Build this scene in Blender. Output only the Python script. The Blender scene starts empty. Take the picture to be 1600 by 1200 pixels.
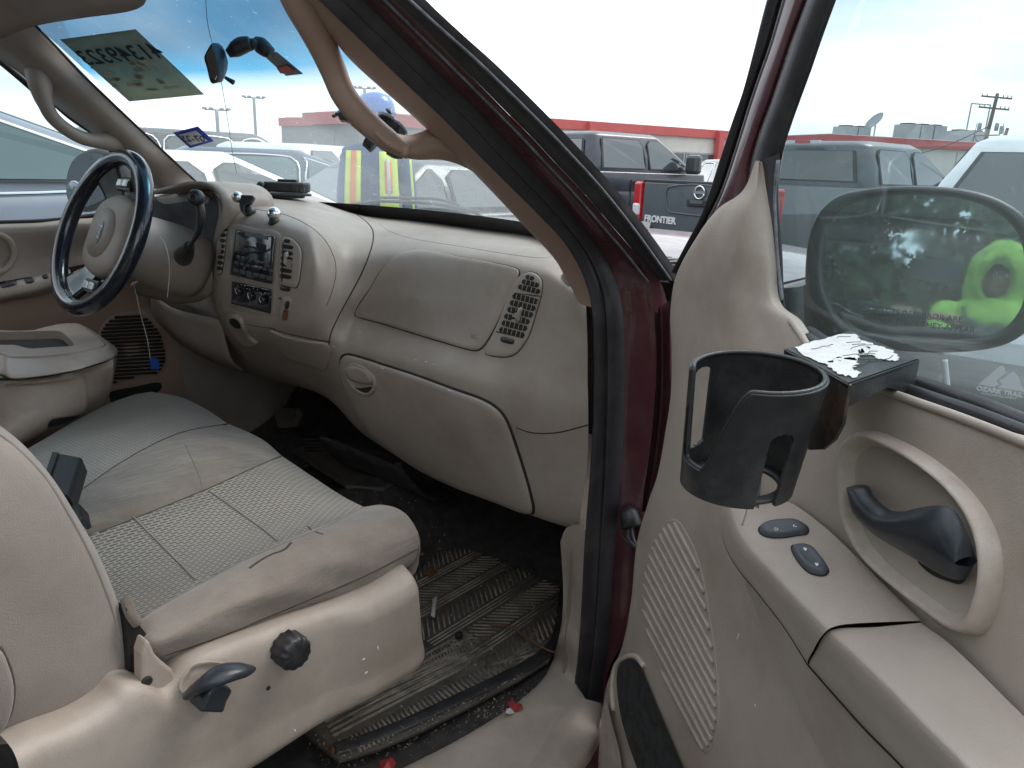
import bpy, bmesh, math, random
from mathutils import Vector, Matrix, noise
from mathutils.bvhtree import BVHTree
random.seed(7)
PI = math.pi
SC = bpy.context.scene
COL = SC.collection

# ------------------------------------------------------------------ camera
CAM = Vector((1.456, -.751, 1.422)); FPX = 1182.0
def _rot(yaw, pitch, roll):
    f = Vector((-math.sin(yaw)*math.cos(pitch), math.cos(yaw)*math.cos(pitch), -math.sin(pitch)))
    r = Vector((math.cos(yaw), math.sin(yaw), 0)); u = r.cross(f)
    return (r*math.cos(roll)+u*math.sin(roll)), (u*math.cos(roll)-r*math.sin(roll)), f
CR_, CU_, CF_ = _rot(*[math.radians(a) for a in (39.14, 16.05, 2.12)])
cd = bpy.data.cameras.new('camera'); cam = bpy.data.objects.new('camera', cd); COL.objects.link(cam)
M = Matrix((CR_, CU_, -CF_)).transposed().to_4x4(); M.translation = CAM
cam.matrix_world = M
cd.sensor_fit = 'HORIZONTAL'; cd.sensor_width = 36; cd.lens = 36*FPX/1600
cd.clip_start = .01; cd.clip_end = 3000
SC.camera = cam
SC.view_settings.view_transform = 'Standard'; SC.view_settings.look = 'None'
SC.view_settings.gamma = 1; SC.view_settings.use_curve_mapping = False
SC.view_settings.exposure = 0.68
# ------------------------------------------------------------------ sky, sun (overcast)
SUN_EL, SUN_AZ = math.radians(52), math.radians(20)
W = bpy.data.worlds.new('World'); SC.world = W; W.use_nodes = True
nt = W.node_tree; nt.nodes.clear()
def wn(t, **k):
    n = nt.nodes.new(t)
    for a, b in k.items(): setattr(n, a, b)
    return n
wo = wn('ShaderNodeOutputWorld'); wb = wn('ShaderNodeBackground'); sky = wn('ShaderNodeTexSky')
sky.sky_type = 'NISHITA'; sky.sun_disc = False; sky.sun_elevation = SUN_EL; sky.sun_rotation = SUN_AZ
sky.dust_density = 3; sky.air_density = 1.2
geo = wn('ShaderNodeTexCoord'); mp = wn('ShaderNodeMapping'); mp.inputs['Scale'].default_value = (1, 1, 4.5)
ns = wn('ShaderNodeTexNoise'); ns.inputs['Scale'].default_value = 1.9; ns.inputs['Detail'].default_value = 5; ns.inputs['Roughness'].default_value = .55
rp = wn('ShaderNodeValToRGB'); rp.color_ramp.elements[0].position = .36; rp.color_ramp.elements[1].position = .68
rp.color_ramp.elements[0].color = (5.0, 5.8, 6.4, 1); rp.color_ramp.elements[1].color = (9.4, 9.5, 9.7, 1)
mx = wn('ShaderNodeMix'); mx.data_type = 'RGBA'; mx.inputs[0].default_value = .86
L = nt.links.new
L(geo.outputs['Generated'], mp.inputs[0]); L(mp.outputs[0], ns.inputs['Vector']); L(ns.outputs[0], rp.inputs[0])
L(sky.outputs[0], mx.inputs[6]); L(rp.outputs[0], mx.inputs[7]); L(mx.outputs[2], wb.inputs[0]); L(wb.outputs[0], wo.inputs[0])
wb.inputs[1].default_value = .15
sd = bpy.data.lights.new('sun', 'SUN'); sd.energy = 1.5; sd.angle = math.radians(25); sd.color = (1, .97, .93)
so = bpy.data.objects.new('sun', sd); COL.objects.link(so)
so.rotation_euler = (PI/2-SUN_EL, 0, PI-SUN_AZ)
so.location = (0, 0, 30)

# ------------------------------------------------------------------ geometry helpers
def V(*a): return Vector(a)
def ray(u, v): return CR_*((u-800)/FPX) - CU_*((v-600)/FPX) + CF_
def onax(u, v, ax, val):
    d = ray(u, v); return CAM + d*((val-CAM[ax])/d[ax])
def X(u, v, a): return onax(u, v, 0, a)
def Y(u, v, a): return onax(u, v, 1, a)
def Z(u, v, a): return onax(u, v, 2, a)
def DEP(u, v, s): return CAM + ray(u, v)*s
def PL(u, v, p, n):
    d = ray(u, v); return CAM + d*((p-CAM).dot(n)/d.dot(n))
# passenger door frame: hinge, direction to the trailing edge, direction into the cab side
_a = math.radians(54.5)
DH = V(.92, .23, 0); DT = V(math.sin(_a), -math.cos(_a), 0); DN = V(-math.cos(_a), -math.sin(_a), 0)
def D(u, v, n): return PL(u, v, DH+DN*n, DN)
def DP(t, n, z): return DH+DT*t+DN*n+V(0, 0, z)
# side of the cab round the passenger door opening: upright below 1.2 m, leaning in above
SLN = V(1, 0, .34).normalized()
def S(u, v, o):
    p = PL(u, v, V(.80+o, 0, 1.2), SLN)
    return p if p.z > 1.2 else X(u, v, .80+o)
def cX(l, a): return [X(u, v, b) for (u, v), b in zip(l, a if isinstance(a, (list, tuple)) else [a]*len(l))]
def cY(l, a): return [Y(u, v, b) for (u, v), b in zip(l, a if isinstance(a, (list, tuple)) else [a]*len(l))]
def cZ(l, a): return [Z(u, v, b) for (u, v), b in zip(l, a if isinstance(a, (list, tuple)) else [a]*len(l))]
def cD(l, a): return [D(u, v, b) for (u, v), b in zip(l, a if isinstance(a, (list, tuple)) else [a]*len(l))]
def cS(l, a): return [S(u, v, b) for (u, v), b in zip(l, a if isinstance(a, (list, tuple)) else [a]*len(l))]
def cr(P, n, closed=False, uniform=False):
    """Catmull-Rom through P resampled to n points"""
    P = [Vector(p) for p in P]; m = len(P)
    if m == 1: return [P[0].copy() for _ in range(n)]
    segs = m if closed else m-1
    g = lambda i: P[i % m] if closed else (P[i] if 0 <= i < m else (P[0]*2-P[1] if i < 0 else P[-1]*2-P[-2]))
    if uniform: cum = [float(i) for i in range(segs+1)]
    else:
        cum = [0.]
        for i in range(segs): cum.append(cum[-1]+max((g(i+1)-g(i)).length, 1e-6))
    out = []; k = 0
    for j in range(n):
        s = cum[-1]*j/(n if closed else (n-1))
        while k < segs-1 and s > cum[k+1]: k += 1
        t = (s-cum[k])/(cum[k+1]-cum[k])
        a, b, c, d = g(k-1), g(k), g(k+1), g(k+2)
        lb = (c-b).length
        # limit overshoot from very unequal neighbours
        ta = (c-a); tb = (d-b)
        la = (b-a).length; lc = (d-c).length
        ma = ta*(lb/(la+lb+1e-9)); mb = tb*(lb/(lc+lb+1e-9))
        t2, t3 = t*t, t*t*t
        out.append(b*(2*t3-3*t2+1)+ma*(t3-2*t2+t)+c*(-2*t3+3*t2)+mb*(t3-t2))
    return out
MATS = {}
def slot(o, m):
    o.data.materials.append(MATS[m] if isinstance(m, str) else m)
def link(o, parent=None):
    COL.objects.link(o)
    if parent is not None:
        o.parent = parent; o.matrix_parent_inverse = wmat(parent).inverted()
    return o
WM = {}
def wmat(o):
    return WM.get(o.name, Matrix.Identity(4))
def empty(name, loc, label=None, cat=None, group=None, rz=0, tilt=None):
    o = bpy.data.objects.new(name, None); COL.objects.link(o); o.empty_display_size = .1
    o.location = loc; o.rotation_euler = (0, 0, rz)
    WM[o.name] = Matrix.Translation(Vector(loc)) @ Matrix.Rotation(rz, 4, 'Z')
    tag(o, label, cat, group); return o
def tag(o, label=None, cat=None, group=None, kind=None):
    if label: o['label'] = label
    if cat: o['category'] = cat
    if group: o['group'] = group
    if kind: o['kind'] = kind
    return o
def mesh(name, vs, fs, m, parent=None, smooth=True, thick=0, off=0, bevel=0, sub=0, bseg=2, local=False, mi=None):
    me = bpy.data.meshes.new(name); me.from_pydata([tuple(v) for v in vs], [], fs); me.update()
    if smooth: me.shade_smooth()
    o = bpy.data.objects.new(name, me)
    for mm in (m if isinstance(m, (list, tuple)) else [m]): slot(o, mm)
    if mi:
        for p, i in zip(me.polygons, mi): p.material_index = i
    COL.objects.link(o)
    if parent is not None:
        o.parent = parent
        if not local: o.matrix_parent_inverse = wmat(parent).inverted()
    if thick:
        s = o.modifiers.new('s', 'SOLIDIFY'); s.thickness = thick; s.offset = off
    if bevel:
        b = o.modifiers.new('b', 'BEVEL'); b.width = bevel; b.segments = bseg; b.limit_method = 'ANGLE'; b.angle_limit = math.radians(40)
        b.harden_normals = False
    if sub:
        s = o.modifiers.new('u', 'SUBSURF'); s.levels = s.render_levels = sub
    return o
def loft(name, curves, m, parent=None, nu=24, nv=4, closed=False, thick=0, off=0, uniform=False, cap=False, bevel=0, closev=False, fn=None):
    rows = [cr(c, nu, closed, uniform) for c in curves]
    if len(curves) > 2 or closev:
        cols = []
        n2 = (len(curves)*nv) if closev else (len(curves)-1)*nv+1
        for j in range(nu): cols.append(cr([r[j] for r in rows], n2, closev, True))
        rows = [[cols[j][i] for j in range(nu)] for i in range(n2)]
    elif nv > 1:
        a, b = rows; rows = [[a[j].lerp(b[j], i/nv) for j in range(nu)] for i in range(nv+1)]
    if fn: rows = [[fn(p, i/(len(rows)-1), j/(nu-1)) for j, p in enumerate(r)] for i, r in enumerate(rows)]
    nr = len(rows); vs = [p for r in rows for p in r]; fs = []
    for i in range(nr if closev else nr-1):
        for j in range(nu if closed else nu-1):
            a = i*nu+j; b = i*nu+(j+1) % nu; c = ((i+1) % nr)*nu+(j+1) % nu; d = ((i+1) % nr)*nu+j
            fs.append((a, b, c, d))
    if cap and closed:
        fs.append(tuple(range(nu))[::-1]); fs.append(tuple(range((nr-1)*nu, nr*nu)))
    if thick and not off: pass
    o = mesh(name, vs, fs, m, parent, thick=thick, off=off, bevel=bevel)
    o_surf[name+str(len(o_surf))] = None
    LAST[0] = (vs, fs)
    return o
o_surf = {}; LAST = [None]
def bvh():
    vs, fs = LAST[0]; return BVHTree.FromPolygons([tuple(v) for v in vs], [tuple(f) for f in fs if len(f) == 4])
def hit(B, u, v):
    for t in (B if isinstance(B, (list, tuple)) else [B]):
        d = ray(u, v).normalized()
        h = t.ray_cast(CAM, d)
        if h[0] is not None:
            n = h[1]
            if n.dot(d) > 0: n = -n
            return h[0], n
    return None
def hits(B, l):
    r = [hit(B, u, v) for u, v in l]
    ok = [x for x in r if x]
    if not ok: raise Exception('no hit %s' % l[:2])
    c = sum((x[0] for x in ok), V(0, 0, 0))/len(ok); n = sum((x[1] for x in ok), V(0, 0, 0)).normalized()
    return [x if x else (PL(u, v, c, n), n) for x, (u, v) in zip(r, l)], c, n
def px2(l, n, closed=False): return [(p.x, p.y) for p in cr([V(u, v, 0) for u, v in l], n, closed)]
def pillow(name, outline, B, prof, m, parent, n=64, smoothc=True, centre=None, thick=0, mi=None, avg=False, rows=6):
    """panel laid on surface(s) B inside a closed pixel outline; prof = [(radius factor, height)...] from edge to centre"""
    ol = px2(outline, n, True) if smoothc else densify(outline, n)
    n = len(ol)
    cx, cy = centre or (sum(p[0] for p in ol)/n, sum(p[1] for p in ol)/n)
    vs = []; fs = []
    pts = []
    for r, h in prof:
        for (u, v) in ol: pts.append((cx+(u-cx)*r, cy+(v-cy)*r))
    H, c, nn = hits(B, pts)
    k = 0
    for r, h in prof:
        for _ in range(n):
            p, q = H[k]; k += 1
            vs.append(p+(nn if avg else q)*h)
    for i in range(len(prof)-1):
        for j in range(n):
            fs.append((i*n+j, i*n+(j+1) % n, (i+1)*n+(j+1) % n, (i+1)*n+j))
    hc = hits(B, [(cx, cy)]); ce = hc[0][0]
    vs.append(ce[0]+(nn if avg else ce[1])*prof[-1][1])
    for j in range(n): fs.append(((len(prof)-1)*n+j, (len(prof)-1)*n+(j+1) % n, len(vs)-1))
    mids = None
    if mi: mids = [mi[i] for i in range(len(prof)-1) for j in range(n)]+[mi[-1]]*n
    o = mesh(name, vs, fs, m, parent, thick=thick, mi=mids)
    LAST[0] = (vs, [f for f in fs])
    return o
def densify(l, n):
    P = [V(u, v, 0) for u, v in l]; m = len(P); per = sum((P[i]-P[(i+1) % m]).length for i in range(m)); out = []
    for i in range(m):
        a, b = P[i], P[(i+1) % m]; k = max(1, round(n*(b-a).length/per))
        for j in range(k): q = a.lerp(b, j/k); out.append((q.x, q.y))
    return out
def tube(name, pts, r, m, parent=None, n=10, res=None, closed=False, cap=True, flat=1.0, up=None):
    P = cr(pts, res or max(8, len(pts)*6), closed) if res != 0 else [Vector(p) for p in pts]
    N = len(P)
    if isinstance(r, (list, tuple)):
        rr = cr([V(x, 0, 0) for x in r], N, closed, True) if len(r) > 1 else [V(r[0], 0, 0)]*N
        rr = [q.x for q in rr]
    else: rr = [r]*N
    vs = []; fs = []; prev = None
    for i in range(N):
        if closed: t = (P[(i+1) % N]-P[i-1])
        else: t = P[min(i+1, N-1)]-P[max(i-1, 0)]
        t.normalize()
        a = up if up is not None else (prev if prev else (V(0, 0, 1) if abs(t.z) < .9 else V(1, 0, 0)))
        a = (a-t*a.dot(t)).normalized(); prev = a; b = t.cross(a)
        for k in range(n):
            th = 2*PI*k/n; vs.append(P[i]+a*(math.cos(th)*rr[i]*flat)+b*(math.sin(th)*rr[i]))
    for i in range(N if closed else N-1):
        for k in range(n):
            fs.append((i*n+k, i*n+(k+1) % n, ((i+1) % N)*n+(k+1) % n, ((i+1) % N)*n+k))
    if cap and not closed: fs.append(tuple(range(n))[::-1]); fs.append(tuple(range((N-1)*n, N*n)))
    return mesh(name, vs, fs, m, parent)
def seam(name, l, B, w, m, parent, off=0.0, n=None, flat=.6):
    l2 = px2(l, n or max(12, len(l)*8)); H, c, nn = hits(B, l2)
    return tube(name, [p+q*off for p, q in H], w, m, parent, n=6, res=0)
def prism(name, pts, dv, m, parent=None, bevel=0, smooth=False, bseg=2, local=False):
    """planar outline swept by the vector dv"""
    n = len(pts); pts = [Vector(p) for p in pts]; vs = pts+[p+Vector(dv) for p in pts]
    nrm = V(0, 0, 0)
    for i in range(n): nrm += pts[i].cross(pts[(i+1) % n])
    fs = [tuple(range(n)), tuple(range(2*n-1, n-1, -1))]
    fs += [(i, i+n, (i+1) % n+n, (i+1) % n) for i in range(n)]
    if nrm.dot(Vector(dv)) > 0: fs = [tuple(reversed(f)) for f in fs]
    return mesh(name, vs, fs, m, parent, smooth=smooth, bevel=bevel, bseg=bseg, local=local)
def box(name, c, d, m, parent=None, ax=None, bevel=0, local=False, smooth=False):
    """box centred at c, sizes d along axes ax (3 unit vectors)"""
    a = ax or (V(1, 0, 0), V(0, 1, 0), V(0, 0, 1)); c = Vector(c)
    vs = [c+a[0]*(sx*d[0]/2)+a[1]*(sy*d[1]/2)+a[2]*(sz*d[2]/2) for sx in (-1, 1) for sy in (-1, 1) for sz in (-1, 1)]
    fs = [(0, 1, 3, 2), (4, 6, 7, 5), (0, 4, 5, 1), (2, 3, 7, 6), (0, 2, 6, 4), (1, 5, 7, 3)]
    return mesh(name, vs, fs, m, parent, smooth=smooth, bevel=bevel, local=local)
def sph(name, c, r, m, parent=None, seg=20, ax=None, sc=(1, 1, 1), local=False):
    a = ax or (V(1, 0, 0), V(0, 1, 0), V(0, 0, 1)); c = Vector(c); vs = []; fs = []; h = seg//2
    for i in range(h+1):
        ph = PI*i/h
        for j in range(seg):
            th = 2*PI*j/seg
            vs.append(c+a[0]*(r*sc[0]*math.sin(ph)*math.cos(th))+a[1]*(r*sc[1]*math.sin(ph)*math.sin(th))+a[2]*(r*sc[2]*math.cos(ph)))
    for i in range(h):
        for j in range(seg): fs.append((i*seg+j, (i+1)*seg+j, (i+1)*seg+(j+1) % seg, i*seg+(j+1) % seg))
    return mesh(name, vs, fs, m, parent, local=local)
def lathe(name, c, axis, prof, m, parent=None, n=32, wob=None, local=False):
    """prof = [(radius, height)...] about axis"""
    axis = Vector(axis).normalized(); c = Vector(c)
    a = axis.orthogonal().normalized(); b = axis.cross(a); vs = []; fs = []
    for i, (r, h) in enumerate(prof):
        for j in range(n):
            th = 2*PI*j/n; rr = r*(wob(th, i) if wob else 1)
            vs.append(c+axis*h+a*(rr*math.cos(th))+b*(rr*math.sin(th)))
    for i in range(len(prof)-1):
        for j in range(n): fs.append((i*n+j, i*n+(j+1) % n, (i+1)*n+(j+1) % n, (i+1)*n+j))
    fs.append(tuple(range(n))[::-1]); fs.append(tuple(range((len(prof)-1)*n, len(prof)*n)))
    o = mesh(name, vs, fs, m, parent, local=local)
    o.data.polygons[-1].use_smooth = False; o.data.polygons[-2].use_smooth = False
    return o
def text(name, s, o, xd, yd, size, m, parent=None, ext=.0003, align='CENTER', bold=0):
    cu = bpy.data.curves.new(name, 'FONT'); cu.body = s; cu.size = size; cu.extrude = ext; cu.align_x = align; cu.align_y = 'CENTER'; cu.offset = bold
    tmp = bpy.data.objects.new('tmp', cu); COL.objects.link(tmp)
    dg = bpy.context.evaluated_depsgraph_get(); me = bpy.data.meshes.new_from_object(tmp.evaluated_get(dg))
    bpy.data.objects.remove(tmp)
    xd = Vector(xd); yd = Vector(yd); zd = xd.cross(yd).normalized()
    Mx = Matrix((xd, yd, zd)).transposed().to_4x4(); Mx.translation = Vector(o); me.transform(Mx); me.materials.clear()
    ob = bpy.data.objects.new(name, me); slot(ob, m); COL.objects.link(ob)
    if parent is not None: ob.parent = parent; ob.matrix_parent_inverse = wmat(parent).inverted()
    return ob

# ------------------------------------------------------------------ materials
def mat(name, col, rough=.5, metal=0, spec=.5, coat=0, bump=0, bscale=400, var=0, vscale=6, dirt=0, dcol=(.12, .08, .05), dscale=3.5, trans=0, alpha=1, grainv=0, sheen=0, emit=None, fold=0, fscale=20):
    m = bpy.data.materials.new(name); m.use_nodes = True; t = m.node_tree; b = t.nodes['Principled BSDF']; l = t.links.new
    b.inputs['Base Color'].default_value = (*col, 1); b.inputs['Roughness'].default_value = rough; b.inputs['Metallic'].default_value = metal
    b.inputs['Specular IOR Level'].default_value = spec; b.inputs['Coat Weight'].default_value = coat; b.inputs['Coat Roughness'].default_value = .05
    b.inputs['Sheen Weight'].default_value = sheen
    if trans: b.inputs['Transmission Weight'].default_value = trans
    if emit: b.inputs['Emission Color'].default_value = (*emit[0], 1); b.inputs['Emission Strength'].default_value = emit[1]
    tc = t.nodes.new('ShaderNodeTexCoord'); src = None
    def noi(sc, det=4, ro=.6):
        n = t.nodes.new('ShaderNodeTexNoise'); n.inputs['Scale'].default_value = sc; n.inputs['Detail'].default_value = det; n.inputs['Roughness'].default_value = ro
        l(tc.outputs['Object'], n.inputs['Vector']); return n.outputs[0]
    def mixc(fac, a, c2):
        x = t.nodes.new('ShaderNodeMix'); x.data_type = 'RGBA'
        if hasattr(fac, 'links'): l(fac, x.inputs[0])
        else: x.inputs[0].default_value = fac
        if hasattr(a, 'links'): l(a, x.inputs[6])
        else: x.inputs[6].default_value = (*a, 1)
        if hasattr(c2, 'links'): l(c2, x.inputs[7])
        else: x.inputs[7].default_value = (*c2, 1)
        return x.outputs[2]
    def ramp(s, a, c2):
        r = t.nodes.new('ShaderNodeMapRange'); r.inputs[1].default_value = a; r.inputs[2].default_value = c2; l(s, r.inputs[0]); return r.outputs[0]
    cur = col
    if var:
        cur = mixc(ramp(noi(vscale), .3, .7), tuple(c*(1-var) for c in col), tuple(min(1, c*(1+var)) for c in col))
    if dirt:
        d = t.nodes.new('ShaderNodeMath'); d.operation = 'MULTIPLY'; l(ramp(noi(dscale, 8, .7), .46, .68), d.inputs[0]); d.inputs[1].default_value = dirt
        cur = mixc(d.outputs[0], cur, dcol)
    if cur is not col:
        l(cur, b.inputs['Base Color'])
        r = t.nodes.new('ShaderNodeMapRange'); l(noi(vscale*2.3), r.inputs[0]); r.inputs[1].default_value = .3; r.inputs[2].default_value = .7
        r.inputs[3].default_value = max(0, rough-.08); r.inputs[4].default_value = min(1, rough+.08); l(r.outputs[0], b.inputs['Roughness'])
    if bump or fold:
        bp = t.nodes.new('ShaderNodeBump'); bp.inputs['Strength'].default_value = bump; bp.inputs['Distance'].default_value = .001
        l(noi(bscale, 3), bp.inputs['Height']); l(bp.outputs[0], b.inputs['Normal'])
        if fold:
            mpf = t.nodes.new('ShaderNodeMapping'); mpf.inputs['Scale'].default_value = (2.2, .55, 1.6); l(tc.outputs['Object'], mpf.inputs[0])
            nf = t.nodes.new('ShaderNodeTexNoise'); nf.inputs['Scale'].default_value = fscale; nf.inputs['Detail'].default_value = 3; nf.inputs['Distortion'].default_value = .8; l(mpf.outputs[0], nf.inputs['Vector'])
            b2 = t.nodes.new('ShaderNodeBump'); b2.inputs['Strength'].default_value = fold; b2.inputs['Distance'].default_value = .01; l(nf.outputs[0], b2.inputs['Height']); l(b2.outputs[0], bp.inputs['Normal'])
    MATS[name] = m; return m
TAN = (.36, .302, .262)
mat('tan_plastic', TAN, .46, spec=.5, bump=.5, bscale=700, var=.09, vscale=7, dirt=.5, dcol=(.24, .18, .14), dscale=6)
mat('door_plastic', (.40, .335, .285), .52, bump=.5, bscale=700, var=.08, vscale=9, dirt=.5, dcol=(.25, .19, .14), dscale=5)
mat('worn_plastic', (.47, .39, .335), .55, bump=.4, bscale=500, var=.14, vscale=30, dirt=.7, dcol=(.60, .54, .47), dscale=28)
mat('grimy_plastic', (.41, .335, .29), .5, bump=.3, bscale=700, var=.08, vscale=9, dirt=.5, dcol=(.2, .14, .11), dscale=9)
mat('trim_tan', (.38, .26, .205), .42, bump=.2, bscale=800, var=.05, dirt=.2, dcol=(.2, .12, .08))
mat('dark_gap', (.018, .015, .014), .8)  # near-black paints in the shade of seams, slots and recesses; also dark small parts
mat('black_plastic', (.020, .020, .022), .38, bump=.4, bscale=500, var=.3, vscale=20, dirt=.45, dcol=(.09, .085, .08), dscale=20)
mat('gloss_black', (.012, .014, .02), .14, coat=.4)
mat('dark_blue_vinyl', (.011, .014, .024), .22, coat=.6, bump=.5, bscale=60, var=.3, vscale=30)
mat('worn_vinyl', (.16, .17, .19), .3, bump=.6, bscale=120, var=.4, vscale=60)
mat('rubber', (.028, .026, .030), .42, bump=.3, bscale=300, var=.15, vscale=12, dirt=.35, dcol=(.1, .095, .09), dscale=14)
mat('maroon_paint', (.078, .021, .029), .33, coat=.5, var=.15, vscale=10, dirt=.3, dcol=(.12, .08, .07), dscale=18)
mat('chrome', (.75, .75, .75), .12, metal=1)
mat('steel', (.45, .45, .46), .32, metal=1, var=.15, vscale=60)
mat('switch_grey', (.07, .08, .095), .45, bump=.2, bscale=900, var=.1)
mat('handle_slate', (.026, .030, .038), .34, bump=.15, bscale=900, var=.12, vscale=25)
mat('white_print', (.75, .75, .75), .6)
mat('dark_print', (.02, .025, .03), .6)
mat('seat_cloth', (.215, .172, .138), .95, fold=.5, bump=.9, bscale=700, var=.16, vscale=14, dirt=.75, dcol=(.11, .085, .067), dscale=6, sheen=.3)
mat('seat_cloth_light', (.275, .225, .188), .95, fold=.4, bump=.9, bscale=700, var=.12, vscale=11, dirt=.6, dcol=(.16, .125, .10), dscale=6, sheen=.3)
mat('cluster_dark', (.03, .028, .032), .6, bump=.3, bscale=500, var=.2)
mat('carpet', (.042, .037, .036), .97, bump=1, bscale=500, var=.5, vscale=30, dirt=.5, dcol=(.06, .045, .035), dscale=16)
mat('tread_dust', (.30, .25, .205), .8, bump=.5, bscale=200, var=.35, vscale=30, dirt=.9, dcol=(.07, .06, .05), dscale=9)
mat('mat_rubber', (.085, .073, .062), .6, bump=.6, bscale=160, var=.3, vscale=22, dirt=.75, dcol=(.16, .13, .10), dscale=9)
mat('pocket_carpet', (.028, .027, .028), .95, bump=1, bscale=350, var=.6, vscale=60)
mat('red_litter', (.33, .035, .03), .5)
mat('seat_velour', (.265, .218, .188), .95, bump=.9, bscale=700, var=.12, vscale=9, dirt=.6, dcol=(.175, .135, .112), dscale=4, sheen=.4)
mat('stitch_dark', (.075, .058, .046), .95)
mat('buckle_black', (.014, .014, .016), .5, spec=.25)
mat('paper_white', (.66, .64, .62), .8, bump=.9, bscale=130, var=.12, vscale=60, dirt=.6, dcol=(.3, .29, .28), dscale=60)
mat('blue_plastic', (.02, .08, .35), .4)
mat('string_white', (.6, .6, .6), .6)
mat('wire_brown', (.17, .065, .035), .5)
mat('leaf_brown', (.16, .07, .03), .8)
mat('lcd', (.015, .018, .022), .08, coat=.5)
mat('lens_red', (.5, .015, .02), .18, coat=.6, var=.1)
mat('lens_white', (.7, .7, .72), .2, coat=.5)
# woven seat insert: staggered short dashes
def weave():
    m = bpy.data.materials.new('woven_cloth'); m.use_nodes = True; t = m.node_tree; b = t.nodes['Principled BSDF']; l = t.links.new
    b.inputs['Roughness'].default_value = .95; b.inputs['Sheen Weight'].default_value = .3
    tc = t.nodes.new('ShaderNodeTexCoord'); mp = t.nodes.new('ShaderNodeMapping'); mp.inputs['Rotation'].default_value = (0, 0, PI/2+.1)
    l(tc.outputs['Object'], mp.inputs[0])
    sep = t.nodes.new('ShaderNodeSeparateXYZ'); l(mp.outputs[0], sep.inputs[0]); cmb = t.nodes.new('ShaderNodeCombineXYZ'); l(sep.outputs[0], cmb.inputs[0]); l(sep.outputs[1], cmb.inputs[1])
    br = t.nodes.new('ShaderNodeTexBrick'); br.offset = .5; br.inputs['Scale'].default_value = 1; br.inputs['Brick Width'].default_value = .0150; br.inputs['Row Height'].default_value = .0076
    br.inputs['Mortar Size'].default_value = .0022; br.inputs['Mortar Smooth'].default_value = .5; br.inputs['Bias'].default_value = 0
    br.inputs['Color1'].default_value = (.065, .053, .042, 1); br.inputs['Color2'].default_value = (.105, .086, .069, 1); br.inputs['Mortar'].default_value = (.325, .28, .232, 1)
    l(cmb.outputs[0], br.inputs['Vector'])
    ns = t.nodes.new('ShaderNodeTexNoise'); ns.inputs['Scale'].default_value = 7; ns.inputs['Detail'].default_value = 8; l(tc.outputs['Object'], ns.inputs['Vector'])
    mr = t.nodes.new('ShaderNodeMapRange'); mr.inputs[1].default_value = .48; mr.inputs[2].default_value = .75; mr.inputs[4].default_value = .6; l(ns.outputs[0], mr.inputs[0])
    mx = t.nodes.new('ShaderNodeMix'); mx.data_type = 'RGBA'; l(mr.outputs[0], mx.inputs[0]); l(br.outputs[0], mx.inputs[6]); mx.inputs[7].default_value = (.16, .125, .095, 1)
    # the oily stain near the front edge
    l(mx.outputs[2], b.inputs['Base Color'])
    bp = t.nodes.new('ShaderNodeBump'); bp.inputs['Strength'].default_value = .7; bp.inputs['Distance'].default_value = .0015; l(br.outputs['Fac'], bp.inputs['Height']); l(bp.outputs[0], b.inputs['Normal'])
    MATS['woven_cloth'] = m
weave()
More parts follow.
